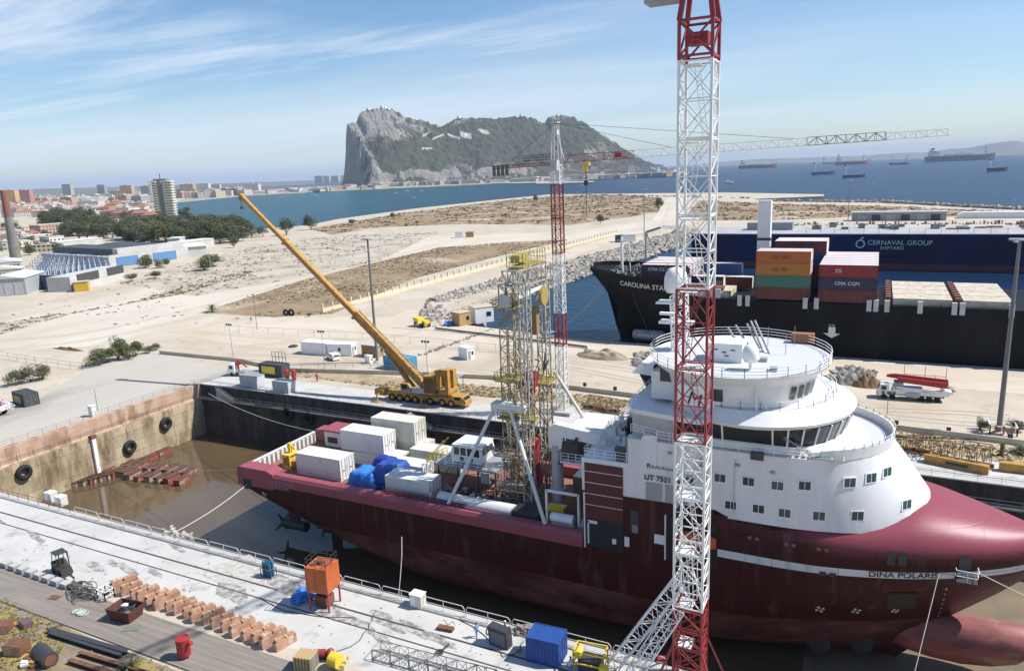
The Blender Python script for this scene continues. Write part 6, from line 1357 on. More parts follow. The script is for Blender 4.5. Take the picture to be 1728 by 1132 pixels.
mb = MB(); [mb.bar((x, -1.63, 2.8), (x, -1.63, 6.1), .05) for x in (-1.65, -.2, 1.65)]; mb.bb(.3, 1., -1.64, -1.6, 4.3, 4.4); mb.build('ribs', orange, ot)
o = thing('compressor', 'rusty machine standing in the shade under the orange tank', 'machine', (-54.6, 58.2, 0)); MB().bb(-.9, .8, -.7, .7, .2, 1.4).build('casing', rust, o); MB().tube((-.7, .0, 1.4), (.6, 0, 1.4), .4, 10).build('drum', dark, o)
for k, (px, py, r_, lab) in enumerate(((516, 1003, 1.15, 'crumpled blue tarpaulin on the quay just behind the orange tank'), (506, 1014, .85, 'smaller crumpled blue tarpaulin left of the orange tank legs'))):
    p = G(px, py); o = thing('tarpaulin', lab, 'tarpaulin', (p.x, p.y, 0)); MB().blob((0, 0, .4), r_, 8+k, .45, 3, .5).build('sheet', tarpb, o)
# gas bottles
p = G(454, 972); gb = thing('gas_bottle_rack', 'rack of tall blue gas bottles by the near guard rail', 'gas bottles', (p.x, p.y, 0))
for i in range(3):
    for j in range(2): MB().lathe([(.2, 0), (.2, 1.7), (.1, 1.95), (.06, 2.05)], (-.48+.48*i, -.24+.48*j, .1), 12).build('bottle', mat('bottle_blue', (.02, .10, .18), .4), gb, smooth=30)
mb = MB(); railing(mb, [(-.8, -.5, 0), (.8, -.5, 0), (.8, .5, 0), (-.8, .5, 0)], 1.2, 2., .04, 1, True); mb.bb(-.8, .8, -.5, .5, 0, .08); mb.build('rack_frame', steel, gb)
# white boxes on the edge
for k, (px, py, s, lab) in enumerate(((706, 1022, (1.5, 1.1, 1.6), 'white electrical box at the near guard rail right of the orange tank'), (88, 846, (1.6, 1.1, 1.6), 'white electrical box at the near dock edge, left one of the pair'), (105, 852, (1.5, 1.1, 1.5), 'white electrical box at the near dock edge, right one of the pair'))):
    p = G(px, py); o = thing('electrical_box', lab, 'electrical box', (p.x, p.y, 0)); MB().bb(-s[0]/2, s[0]/2, -s[1]/2, s[1]/2, .1, s[2]).build('box', mat('box_cream', (.58, .57, .50), .5), o); MB().bb(-s[0]/2+.1, -.03, -s[1]/2-.03, -s[1]/2, .3, s[2]-.15).build('door', white, o); MB().bb(-s[0]/2-.06, s[0]/2+.06, -s[1]/2-.06, s[1]/2+.06, s[2], s[2]+.08).build('lid', white, o)
# blue container
pA, pB = G(886.5, 1115), G(939, 1127.5)
o = container('shipping_container', 'bright blue ten foot container on the near quay', ((pA.x+pB.x)/2+.1, (pA.y+pB.y)/2+1.35), (3.5, 2.6, 2.75), math.radians(3), mat('blue_container_paint', (.02, .075, .30), .5, c2=(.018, .06, .24), scale=.8), doorm=blue)
# tilted grey cabinet
p = G(843, 1090); o = thing('steel_cabinet', 'dark grey steel box leaning beside the blue container', 'cabinet', (p.x, p.y+.3, 0), math.radians(-6)); MB().profile([(-1.1, 0), (-1.25, 2.1), (1.05, 2.0), (1.15, 0)], -.5, .5).build('box', dark, o); MB().bb(-.9, .9, -.56, -.5, .2, 1.7).build('door_panel', mat('cab_dark', (.09, .11, .13), .5), o); MB().torus((-1.3, -.3, 1.4), .4, .07, 'X').build('hose_ring', blk, o)
# yellow machine at the bottom, its blue helper
p = G(997, 1131); o = thing('hydraulic_power_unit', 'yellow framed machine at the bottom edge right of the blue container', 'machine', (p.x, p.y, 0), .1)
mb = MB(); railing(mb, [(-1.5, -.9, 0), (1.5, -.9, 0), (1.5, .9, 0), (-1.5, .9, 0)], 2.4, 3., .09, 2, True); mb.build('frame', byel, o); MB().bb(-1.1, 1.1, -.7, .7, .1, 1.5).build('casing', dark, o); MB().tube((-1.2, -.5, 1.8), (-1.2, .5, 1.8), .38, 12).build('yellow_drum', byel, o); MB().tube((1.1, -.8, 1.0), (1.9, -.8, 1.), .5, 12).build('yellow_reel', byel, o)
# lattice mast section lying on the quay
a, b_ = G(632, 1098, .6), G(830, 1150, .6); o = thing('lattice_section', 'grey lattice crane section lying flat on the near quay', 'lattice section', (a.x, a.y, 0)); mb = MB(); lattice(mb, a+Vector((0, .3, 0)), b_+Vector((0, .3, 0)), 1.7, 1.0, .05, 12, .035); mb.build('lattice', mat('weathered_steel', (.20, .20, .19), .6), o, world=True)
# crate, pump, yellow valve block
p = G(515, 1128); o = thing('wooden_crate', 'yellowish slatted wooden crate at the bottom edge beside the yellow valves', 'crate', (p.x, p.y+.3, 0), .2); MB().bb(-.95, .95, -.75, .75, 0, 1.5).build('inner_box', oldwood, o); mb = MB(); [mb.bb(-1+.34*k, -.8+.34*k, -.82, -.75, 0, 1.55) for k in range(6)]; [mb.bb(-1+.34*k, -.8+.34*k, -.8, .8, 1.5, 1.58) for k in range(6)]; mb.build('slats', mat('crate_slats', (.48, .34, .16), .8), o)
p = G(547, 1112); o = thing('pump_unit', 'small red and grey pump on a skid next to the wooden crate', 'pump', (p.x, p.y, 0), .5); MB().bb(-1.2, 1.2, -.5, .5, .05, .2).build('skid', dark, o); MB().tube((-.9, 0, .75), (.2, 0, .75), .42, 12).build('motor', red, o); MB().lathe([(.35, .2), (.5, .5), (.4, 1.), (.15, 1.2)], (.7, 0, 0), 12).build('pump_head', red, o)
p = G(572, 1128); o = thing('valve_block', 'bright yellow valve assembly at the bottom edge', 'valve', (p.x, p.y, 0)); MB().tube((-.9, 0, .9), (.2, 0, .9), .75, 16).build('body', byel, o)
for k in range(4): MB().tube((.5+.1*k, -.6+.4*k, .4+.25*k), (1., -.6+.4*k, .4+.25*k), .24, 10).build('port', mat('cream_yellow', (.6, .5, .25), .5), o)
# skip
p = G(206, 1046); o = thing('scrap_skip', 'dark rusty open skip with scrap on the plank road', 'skip', (p.x, p.y+.6, 0), math.radians(8)); mb = MB()
ou = [(-1.7, -1.2), (1.7, -1.2), (1.7, 1.2), (-1.7, 1.2)]; 
mb.loft([[(x*.8, y*.8, .05) for x, y in ou], [(x, y, 1.5) for x, y in ou], [(x*.95, y*.95, 1.5) for x, y in ou], [(x*.78, y*.78, .25) for x, y in ou]]); mb.build('skip_body', mat('skip_rust', (.13, .035, .03), .7, c2=(.07, .03, .025), scale=1.4), o)
mb = MB(); mb.blob((.2, .2, .9), .9, 2, .5, 2, .5); mb.build('scrap', dark, o); mb = MB(); mb.blob((-.5, .4, 1.2), .4, 4, .7, 2); mb.build('white_bag', white, o)
# heap of cables, white frame, coils
p = G(142, 1004); o = thing('cable_heap', 'tangled heap of grey cables on the plank road beside the skip', 'cables', (p.x, p.y, 0)); r_ = random.Random(2); mb = MB()
for k in range(26):
    R1 = r_.uniform(.5, 1.7); c_ = (r_.uniform(-1.6, 1.4), r_.uniform(-.9, .9)); a0 = r_.uniform(0, 6); pts = [Vector((c_[0]+R1*math.cos(a0+t*.45), c_[1]+R1*.6*math.sin(a0+t*.45), .12+.05*k*.6+.1*math.sin(t))) for t in range(10)]; mb.path(pts, .05, 4)
mb.build('cables', mat('cable_grey', (.10, .10, .10), .7), o)
p = G(176, 1010); o = thing('tubular_frame', 'small white tubular frame on the quay between cables and timber blocks', 'frame', (p.x, p.y+.2, 0)); mb = MB(); railing(mb, [(-.8, -.5, 0), (.8, -.6, 0), (.8, .6, 0), (-.8, .6, 0)], 1.2, .9, .07, 2, True); mb.build('frame', white, o)
p = G(134, 1034); o = thing('rope_coil', 'pale green coil of rope lying on the plank road', 'rope', (p.x, p.y, 0)); mb = MB(); [mb.torus((-.5+.3*k, 0.1*(k % 3), .1+.05*(k % 2)), .45, .06, 'Z', 14, 5) for k in range(5)]; mb.build('coil', mat('rope_green', (.45, .52, .45), .8), o)
p = G(126, 990); o = thing('rag_pile', 'small dark heap of rags at the end of the concrete blocks', 'pile', (p.x, p.y, 0)); MB().blob((0, 0, .3), .8, 6, .6, 2, .5).build('heap', mat('rag_dark', (.10, .08, .07), .9), o)
p = G(222, 1060); o = thing('steel_sheet', 'flat grey green sheet lying on the planks right of the skip', 'sheet', (p.x, p.y, .02), .5); MB().bb(-.9, .9, -.5, .5, 0, .05).build('sheet', mat('sheet_green', (.17, .19, .15), .6), o)
p = G(92, 1008); o = thing('drain_grate', 'rusty square drain grate in the plank road', 'grate', (p.x, p.y, .01), .2); MB().bb(-.7, .7, -.45, .45, 0, .04).build('grate', rust, o)
# red drum
p = G(312, 1108); o = thing('red_drum', 'bright red upright drum with a spout on the plank road', 'drum', (p.x, p.y, 0)); MB().lathe([(.62, .25), (.68, .4), (.68, 2.2), (.74, 2.25), (.6, 2.3), (.58, 2.2)], n=18).build('drum', bred, o, smooth=35); mb = MB(); mb.tube((.5, 0, 1.7), (1.2, .1, 1.9), .24, 10); mb.build('spout', bred, o)
for a0 in (0, 2.1, 4.2): MB().bar((.5*math.cos(a0), .5*math.sin(a0), 0), (.55*math.cos(a0), .55*math.sin(a0), .5), .08).build('leg', bred, o)
# white bucket things on the quay
p = G(296, 1010); o = thing('white_bucket', 'small white bucket alone on the white quay above the timber blocks', 'bucket', (p.x, p.y, 0)); MB().lathe([(.25, 0), (.32, .7), (.28, .7), (.22, .05)], n=14).build('bucket', white, o); MB().torus((0, 0, .72), .3, .03, 'Z').build('rim', grey, o)
p = G(752, 1062); o = thing('scrap_plate', 'low brown plate box with pink hose lying on the near quay', 'scrap', (p.x, p.y, 0), .1); MB().bb(-.9, .9, -.35, .35, 0, .35).build('box', rust, o); mb = MB(); mb.path([Vector((-.6+.2*k, .6+.2*math.sin(k*1.4), .5+.15*math.cos(k))) for k in range(9)], .05); mb.build('hose', mat('pink_hose', (.5, .2, .16), .6), o)
o = thing('curved_pipe', 'grey pipe with a ring end lying near the double rail line', 'pipe', G(742, 1100)); mb = MB(); a, b_ = G(742, 1100, .15), G(758, 1086, .15); mb.bar(a, b_, .1); mb.torus((a.x, a.y, .2), .35, .1, 'Z', 12, 6); mb.build('pipe', dark, o, world=True)
p = G(865, 1065); o = thing('net_heap', 'heap of old nets and pipes on the rail side behind the blue container', 'pile', (p.x+2, p.y+.3, 0)); [MB().blob((-1.2+.8*k, 0.1*(k % 2), .4), .65, 30+k, .6, 2, .5).build('net', mat('net_brown', (.24, .20, .17), .9), o) for k in range(5)]
p = G(300, 903); o = thing('stone_heap', 'heap of pale rubble at the guard rail of the near quay', 'rubble', (p.x, p.y, 0)); r_ = random.Random(6); mb = MB()
for k in range(34): mb.blob((r_.gauss(0, 1.5), r_.gauss(0, .45), r_.uniform(0, .6)), r_.uniform(.15, .4), k, .8, 1, .5)
o2 = mb.build('stones', stone, o); o2['kind'] = 'stuff'
p = G(400, 965); o = gs('rubble_patch', [(330, 965), (420, 935), (520, 985), (480, 1010), (440, 985), (370, 985)], .02, mat('gravelly_concrete', (.36, .34, .30), 1, c2=(.52, .50, .46), scale=1.6, thr=(.4, .6), bump=.05)); 
# dark worn patches and joints
for i, (pix, lab) in enumerate(([[(630, 1045), (700, 1062), (760, 1080), (745, 1086), (650, 1060)], 0], [[(120, 958), (160, 950), (200, 946), (270, 968), (250, 968), (200, 956), (160, 962)], 0])):
    pass
# rusty things at the lower left
for k, (px, py, s, rz, mm_, lab) in enumerate(((30, 1100, (2., 1.6, 1.2), .3, rust, 'reddish rusty block in the weeds at the bottom left corner'), (4, 1065, (1.8, 1.5, 1.), .6, rust, 'rusty block cut by the left edge among the yellow weeds'), (45, 1056, (1.5, 1., .7), -.2, mat('purple_rust', (.13, .08, .09), .9), 'small purplish rusty block in the weeds near the plank road'))):
    p = G(px, py); o = thing('rusty_block', lab, 'block', (p.x, p.y, 0), rz); MB().bb(-s[0]/2, s[0]/2, -s[1]/2, s[1]/2, 0, s[2]).build('block', mm_, o); MB().bb(-s[0]/2+.1, s[0]/2-.1, -s[1]/2-.03, -s[1]/2, .1, s[2]-.1).build('face_plate', mat('pink_stained_concrete', (.42, .27, .18)), o)
p = G(78, 1116); o = thing('iron_cylinder', 'dark iron cylinder lying in the weeds at the bottom left', 'cylinder', (p.x, p.y, 0)); MB().tube((-1.5, .3, .8), (1.4, -.3, .8), .8, 18).build('shell', dark, o, smooth=40); MB().tube((1.38, -.3, .8), (1.5, -.32, .8), .6, 16).build('end_cap', rust, o)
for k, (a, b_, w_, lab) in enumerate((((84, 1066), (215, 1104), .28, 'upper long dark steel beam lying beside the plank road'), ((84, 1072), (205, 1110), .2, 'lower long dark steel beam lying beside the plank road'), ((118, 1118), (215, 1148), .25, 'brown rusty beam at the bottom edge left of the palm'), ((135, 1105), (250, 1140), .2, 'thin brown beam at the bottom edge near the palm'))):
    p, q = G(*a), G(*b_); o = thing('steel_beam', lab, 'beam', ((p.x+q.x)/2, (p.y+q.y)/2, 0), math.atan2(q.y-p.y, q.x-p.x)); L = (q-p).length; mb = MB(); mb.bb(-L/2, L/2, -w_, w_, .02, .1); mb.bb(-L/2, L/2, -.05, .05, .1, .4); mb.bb(-L/2, L/2, -w_, w_, .4, .48); mb.build('profile', dark if k < 2 else rust, o)
p = G(60, 1128); o = thing('scrap_pile', 'pale rusty scrap pieces at the very bottom left edge', 'scrap', (p.x, p.y, 0)); r_ = random.Random(12)
for k in range(7): x, y = r_.uniform(-2, 2), r_.uniform(-1, 1); MB().box((x, y, .3), (r_.uniform(.6, 1.6), r_.uniform(.3, .9), r_.uniform(.2, .7)), r_.uniform(0, 3)).build('piece', (rust, yel, wht_dirty)[k % 3], o)
# palms
def palm(name, lab, loc, h, r_, n=26, trunk=True, seed=0):
    o = thing(name, lab, 'palm', loc); rr_ = random.Random(seed); 
    if trunk: MB().lathe([(.35, 0), (.28, h*.5), (.34, h)], n=10).build('trunk', mat('palm_trunk', (.16, .11, .07), 1), o)
    mb = MB()
    for k in range(n):
        a = k*2.4+rr_.uniform(-.2, .2); el = rr_.uniform(-.25, 1.25); L = r_*rr_.uniform(.8, 1.1); prev = None; ca, sa = math.cos(a), math.sin(a)
        for i in range(7):
            u = i/6; x = L*u*math.cos(el)*(1-.15*u); z_ = h+L*u*math.sin(el)-L*.55*u*u; wv = .02+.22*math.sin(math.pi*min(1, u+.12))*r_*.3
            cur = [Vector((x*ca-wv*sa, x*sa+wv*ca, z_-.1*wv)), Vector((x*ca, x*sa, z_+.05)), Vector((x*ca+wv*sa, x*sa-wv*ca, z_-.1*wv))]
            if prev:
                # comb of leaflets
                mb.add([prev[1], prev[1].lerp(cur[1], .6), cur[0]], [(0, 1, 2)]); mb.add([prev[1], prev[1].lerp(cur[1], .6), cur[2]], [(0, 1, 2)]); mb.add([prev[1].lerp(cur[1], .5), cur[1], cur[0].lerp(prev[0], .4)], [(0, 1, 2)]); mb.add([prev[1].lerp(cur[1], .5), cur[1], cur[2].lerp(prev[2], .4)], [(0, 1, 2)])
            prev = cur
    mb.build('fronds', mat('palm_green', (.07, .10, .03), .7, c2=(.12, .14, .04), scale=.8), o, fix=False); return o
p = G(358, 527); palm('date_palm', 'round dark palm alone on the sandy ground beside the scrub', (p.x, p.y, 0), 1.2, 5.2, 46, True, 1)
p = G(222, 1128); palm('small_palm', 'bright green young palm at the bottom edge', (p.x, p.y, 0), .3, 2.4, 26, False, 2)
p = G(785, 676); palm('small_palm', 'small dark palm right of the yellow crane', (p.x, p.y, 0), .8, 1.9, 20, True, 3)
p = G(1690, 768); palm('small_palm', 'small green palm left of the big right lamp mast foot', (p.x, p.y, 0), 1.8, 2., 22, True, 4)
p = G(1720, 765); palm('small_palm', 'low green palm at the right edge of the far quay', (p.x, p.y, 0), .6, 1.7, 22, False, 5)
# ================= PEOPLE =================
def person(lab, loc, rz, shirt, trousers, pose='stand', helmet=None, skin=(.35, .20, .14)):
    o = thing('person', lab, 'person', loc, rz)
    J = {'pel': (0, 0, .95, .15), 'sp': (0, 0, 1.15, .15), 'ch': (0, 0, 1.38, .19), 'nk': (0, .01, 1.52, .065), 'hd': (0, .02, 1.66, .105), 'top': (0, .01, 1.76, .06)}
    st = .16 if pose == 'walk' else .0
    E = [('pel', 'sp'), ('sp', 'ch'), ('ch', 'nk'), ('nk', 'hd'), ('hd', 'top')]
    for s, n_ in ((-1, 'l'), (1, 'r')):
        J['hp'+n_] = (s*.1, 0, .90, .11); J['kn'+n_] = (s*.11, .04+s*st*.5, .50, .075); J['an'+n_] = (s*.12, -s*-st, .09, .05); J['to'+n_] = (s*.13, .16+s*st, .04, .045)
        J['sh'+n_] = (s*.2, 0, 1.42, .075); J['el'+n_] = (s*.27, .03, 1.14, .05); J['wr'+n_] = (s*.25, .16, .94, .035); J['ha'+n_] = (s*.24, .20, .86, .04)
        E += [('pel', 'hp'+n_), ('hp'+n_, 'kn'+n_), ('kn'+n_, 'an'+n_), ('an'+n_, 'to'+n_), ('ch', 'sh'+n_), ('sh'+n_, 'el'+n_), ('el'+n_, 'wr'+n_), ('wr'+n_, 'ha'+n_)]
    ks = list(J); me = bpy.data.meshes.new('body'); me.from_pydata([J[k][:3] for k in ks], [(ks.index(a), ks.index(b_)) for a, b_ in E], []); me.update()
    b_ = bpy.data.objects.new('body', me); C.objects.link(b_); md = b_.modifiers.new('s', 'SKIN'); 
    sv = me.skin_vertices[0].data if me.skin_vertices else None
    if sv is None:
        bm = bmesh.new(); bm.from_mesh(me); bm.verts.layers.skin.verify(); bm.to_mesh(me); bm.free(); sv = me.skin_vertices[0].data
    for i, k in enumerate(ks): sv[i].radius = (J[k][3], J[k][3]*(.8 if k in ('ch', 'sp', 'pel') else 1)); sv[i].use_root = (k == 'pel')
    b_.modifiers.new('d', 'SUBSURF').levels = 2; b_.modifiers['d'].render_levels = 2
    bpy.context.view_layer.update(); m2 = bpy.data.meshes.new_from_object(b_.evaluated_get(bpy.context.evaluated_depsgraph_get())); bpy.data.objects.remove(b_)
    # skin, trousers, shirt and shoes by height; fingers
    ms = [mat('skin', skin, .6), mat(shirt[0], shirt[1], .8), mat(trousers[0], trousers[1], .8), mat('shoe_black', (.02, .02, .02), .6)]
    m2.materials.clear()
    for k in ms: m2.materials.append(k)
    for f in m2.polygons:
        c = f.center; z_ = c.z
        if z_ < .13: i = 3
        elif abs(c.x) > .17 and z_ < 1.0 and c.y > .1: i = 0
        elif z_ < .97: i = 2
        elif z_ < 1.49: i = 1
        else: i = 0
        f.material_index = i
    m2.shade_smooth(); ob = bpy.data.objects.new('body', m2); C.objects.link(ob); ob.parent = o
    MB().blob((0, -.01, 1.73), .118, 5, .7, 2, .1).build('hair' if not helmet else 'helmet', helmet or mat('hair_dark', (.03, .02, .015), .7), o, smooth=True)
    for s in (-1, 1):
        mb = MB()
        for q in range(5): mb.bar((s*(.235+.012*q-.02), .20+.004*q, .86), (s*(.232+.013*q-.02), .225+.003*q, .76 if q else .80), .010, 5, .007)
        mb.build('fingers', ms[0], o)
    return o
p = G(805, 1075); person('person in light blue shirt and trousers walking alone on the near quay', (p.x, p.y, 0), 1.2, ('shirt_blue', (.16, .30, .52)), ('jeans_blue', (.12, .22, .42)), 'walk')
p = G(861, 1082); person('person in a white shirt and dark trousers standing by the dark cabinet', (p.x, p.y, 0), 2.6, ('shirt_white', (.7, .7, .68)), ('trousers_dark', (.03, .03, .04)))
p = G(853, 1072); person('person in dark clothes with a white helmet at the guard rail', (p.x, p.y, 0), 2.2, ('shirt_dark', (.05, .05, .055)), ('trousers_dark', (.03, .03, .04)), 'stand', white)
p = G(424, 543); person('tiny person in dark clothes walking on the dirt road near a lamp post', (p.x, p.y, 0), 0, ('shirt_dark', (.05, .05, .055)), ('trousers_dark', (.03, .03, .04)), 'walk')
p = G(966, 1131); person('person in a pale blue jacket at the bottom edge beside the yellow machine', (p.x, p.y-.4, 0), 1, ('shirt_pale', (.35, .5, .62)), ('jeans_blue', (.12, .22, .42)))
# ropes
rope('long white mooring rope from the stern port to the near quay', on_hull(-90.4, -.4, .1), (G(290, 900, .3)), .07, .5)
rope('pale rope from the stern corner to the lit end wall', (-92.4, 84, .9), (DX0+1, 93, -9.), .05, 1.)
rope('pale rope from the stern up to the far dock corner', (-92, 101, 1.6), G(352, 664), .06, 1.2)
rope('white rope hanging straight down from the bow to the dock side', on_hull(8.3, 4.0, .1), (5., 73, -9.6), .05, .1)
rope('pale rope hanging down the dark hull side amidships', on_hull(-60.6, -3, .2), (-60.5+15.3, 62.6, 1.2), .06, 1.2) if False else None
a = G(672, 1010, .2); b_ = YP(678, 905, 64.); o = thing('bent_pole', 'thin pale bent pole rising above the near guard rail', 'pole', a); MB().path([a, a.lerp(b_, .35)+Vector((.12, 0, 0)), a.lerp(b_, .7)+Vector((.15, 0, 0)), b_], .05).build('pole', whr, o, world=True)
p = G(352, 664)
rope('thin rope from the bow out to the right edge', on_hull(12, 4., .1), (26, 84, -.5), .05, .1)
# lattice gear on the far quay
ly = mat('lattice_yellow', (.34, .22, .08), .7, c2=(.20, .12, .06), scale=.8)
for a, b_, w_, h_, nb, lab in (((985, 690), (1056, 703), 2.2, 2.2, 7, 'rusty yellow lattice crane section on the far quay behind the deck crane'), ((1495, 758), (1570, 772), 2.3, 2.6, 7, 'rusty lattice crane section on the far quay right of the white ship, left one'), ((1572, 776), (1672, 795), 2.4, 3.2, 8, 'larger rusty lattice section on the far quay, right one')):
    p, q = G(*a), G(*b_); o = thing('lattice_section', lab, 'lattice section', (p.x, p.y, 0)); mb = MB(); lattice(mb, p+Vector((0, 1.2, h_/2+.3)), q+Vector((0, 1.2, h_/2+.3)), w_, h_, .1, nb, .06); mb.build('lattice', ly, o, world=True)
    mb = MB(); d_ = (q-p).normalized()
    for k in range(7): c_ = p.lerp(q, (k+.5)/7)+Vector((rnd.uniform(-.4, .4), .9+rnd.uniform(-.4, .4), .5)); mb.box(c_, (1.5, .5, .6), rnd.uniform(-.6, .6))
    mb.build('loose_parts', rust, o, world=True)
p, q = G(1560, 778), G(1668, 800); o = thing('steel_box_beam', 'long yellow box beam lying in front of the right lattice section', 'beam', (p.x, p.y, 0)); mb = MB(); c_ = (p+q)/2; mb.box(c_+Vector((0, 0, .7)), ((q-p).length, 1.1, 1.3), math.atan2((q-p).y, (q-p).x)); mb.build('beam', yel, o, world=True); MB().box(c_+Vector((0, -.6, .7)), (3, .1, .5), math.atan2((q-p).y, (q-p).x)).build('cut_out', dark, o, world=True)
p = G(1712, 796); o = thing('steel_box_beam', 'yellow box beam end at the right edge of the far quay', 'beam', (p.x, p.y, 0)); MB().bb(-2, 6, -.5, .6, .1, 1.4).build('beam', yel, o)
# red barrier frame
p = G(1560, 643); o = thing('barrier_frame', 'low red barrier frame on the cargo quay', 'barrier', (p.x, p.y, 0)); mb = MB(); railing(mb, [(-4, 0, 0), (4, 0, 0)], 1.3, 2, .07, 2); [mb.bar((x, 0, 0), (x, 0, 3.4), .07) for x in (-4, 0, 4)]; mb.build('frame', red, o)
o = thing('fence_rail', 'long low grey pipe barrier along the track right of the white ship', 'rail', G(1480, 738)); mb = MB(); mb.bar(G(1480, 735, .5), G(1648, 741, .5), .22); mb.build('rail', dark, o, world=True)
for i, (px, py) in enumerate(((1512, 721), (1600, 733), (1704, 744), (987, 655), (1038, 662))):
    p = G(px, py); o = thing('marker_box', 'small dark box on a stub post along the track of the far quay', 'marker', (p.x, p.y, 0), 0, 'small marker boxes along the far quay track'); mb = MB(); mb.bb(-.35, .35, -.2, .2, .5, 1.3); mb.bar((0, 0, 0), (0, 0, .5), .08); mb.build('box', dark, o)
# bollard like white pillar and pole at the head quay
p = G(157, 702); o = thing('concrete_pillar', 'white concrete pillar at the edge of the head quay', 'pillar', (p.x, p.y, 0)); MB().bb(-.6, .6, -.5, .5, 0, 2.3).build('pillar', wht_dirty, o); MB().bb(-.7, .7, -.6, .6, 2.3, 2.45).build('cap', white, o)
def post(name, lab, px, py, h, r_=.08, heads=1, m=None, group=None, arm=.8, cat='lamp post', px2=None):
    p = G(px, py); o = thing(name, lab, cat, (p.x, p.y, 0), 0, group); mb = MB(); mb.bar((0, 0, 0), (0, 0, h), r_, 8, r_*.6); mb.build('pole', m or steel, o)
    if heads:
        mb = MB(); mb.bar((-arm, 0, h), (arm, 0, h), .05); 
        mb.build('cross_arm', m or steel, o)
        for k in range(heads): x = -arm+2*arm*k/max(1, heads-1) if heads > 1 else 0; MB().box((x, -.15, h+.1), (.45, .4, .35), 0, (.5, 'X')).build('lamp_head', dark, o)
    return o
def topz(px, py, tx, ty): p = G(px, py); return YP(tx, ty, p.y).z
post('lamp_post', 'thin dark pole next to the white pillar on the head quay', 165, 692, topz(165, 692, 157, 655), .06, 0, dark, cat='pole')
def mast(lab, px, py, tx, ty, r_, hw_, m=None):
    p = G(px, py); h = YP(tx, ty, p.y).z; o = thing('light_mast', lab, 'light mast', (p.x, p.y, 0)); MB().bar((0, 0, 0), (0, 0, h), r_, 12, r_*.55).build('pole', m or mat('mast_grey', (.17, .17, .17), .5), o, smooth=40)
    mb = MB(); mb.bb(-hw_, hw_, -.5, .5, h-.1, h+.15); mb.torus((0, 0, h), hw_*.9, .08, 'Z', 16, 5); mb.build('head_ring', lgrey, o)
    for k in range(6): a = k*math.pi/3; MB().box((hw_*.9*math.cos(a), hw_*.9*math.sin(a), h-.25), (.55, .45, .3), a).build('floodlight', dark if k % 2 else lgrey, o)
    MB().lathe([(r_*2.2, 0), (r_*2.2, .3), (r_, .4)], n=14).build('foot', grey_conc, o); return o
mast('tall light mast at the right edge in front of the black ship', 1685, 731, 1717, 404, .46, 1.5)
mast('tall grey light mast behind the yellow crane boom', 637, 611, 618, 403, .42, 1.4)
mast('tall thin light mast on the sandy point beyond the cargo basin', 1087, 410, 1085, 320, .3, 2.2)
mast('tall thin light mast beyond the blue floating dock', 1431, 372, 1434, 304, .3, 2.4)
p = G(1690, 728); o = thing('mast_guard', 'orange and white rail guard round the foot of the right light mast', 'guard frame', (p.x, p.y, 0)); mb = MB(); railing(mb, [(-2, -2, 0), (2, -2, 0), (2, 2, 0), (-2, 2, 0)], 1.5, 2, .14, 1, True); mb.build('frame', white, o); mb = MB(); [mb.bb(x-.15, x+.15, -2.2, -1.95, .4, 1.7) for x in (-1.2, 0, 1.2)]; mb.build('orange_boards', orange, o)
for px, py, tx, ty, lab in ((393, 601, 386, 548, 'small lamp post on the sandy ground left of the mobile crane truck'), (548, 622, 543, 560, 'lamp post behind the white site cabins'), (723, 652, 720, 577, 'lamp post behind the yellow crane boom foot'), (1492, 762, 1492, 662, 'thin lamp post right of the white superstructure'), (422, 541, 418, 485, '')):
    if lab: post('lamp_post', lab, px, py, topz(px, py, tx, ty), .09, 3, steel)
post('lamp_post', 'old lamp post with a box head at the edge of the scrub', 434, 556, topz(434, 556, 429, 498), .1, 1, rust)
post('lamp_post', 'slim lamp post by the bushes of the power station', 357, 462, topz(357, 462, 352, 430), .12, 1, lgrey)
# old tyres / roller
p = G(492, 532); o = thing('old_tyres', 'pair of big old tyres lying in the scrub', 'tyre', (p.x, p.y, 0)); MB().torus((0, 0, 1.), 1., .45, 'Y').build('tyre', blk, o, smooth=True); MB().torus((-2.6, 0, .9), .9, .4, 'Y').build('tyre', blk, o, smooth=True)
p = G(495, 585); o = thing('round_lid', 'low dark round lid on the sandy ground left of the site cabins', 'lid', (p.x, p.y, 0)); MB().lathe([(1.3, 0), (1.4, .3), (.6, .6), (.05, .65)], n=16).build('lid', dark, o)
# fence from the scrub to the basin
a, b_ = Vector(G(545, 527)), Vector(G(1040, 395)); fo = thing('boundary_wall', 'long pale wall with posts along the track to the basin', 'wall', (a.x, a.y, 0)); d_ = b_-a; L = d_.length
MB().box(((a.x+b_.x)/2, (a.y+b_.y)/2, .7), (L, .4, 1.4), math.atan2(d_.y, d_.x)).build('wall', mat('cream_wall', (.60, .54, .38), .9), fo, world=True)
for k in range(60): p = a+d_*(k/59); MB().bb(p.x-.28, p.x+.28, p.y-.28, p.y+.28, 0, 3.2).build('post', mat('cream_wall', (.6, .54, .38)), fo, world=True)
# chain link fences: thin posts
def pfence(lab, pts, h=2., st=4., r_=.06, wires=3):
    o = thing('wire_fence', lab, 'fence', pts[0]); mb = MB(); railing(mb, pts, h, st, r_, wires); mb.build('fence', steel, o, world=True)
pfence('thin wire fence across the sand behind the site cabins', [G(380, 560), G(640, 575), G(900, 600)], 2.2, 6, .05, 1)
pfence('thin wire fence from the bushes along the head quay', [G(0, 604), G(60, 614), G(140, 625), G(160, 610)], 2., 5, .05, 2)
pfence('low kerb fence along the far quay track before the site cabins', [G(400, 612), G(480, 620), G(625, 620), G(700, 632)], 1.2, 5, .06, 2)
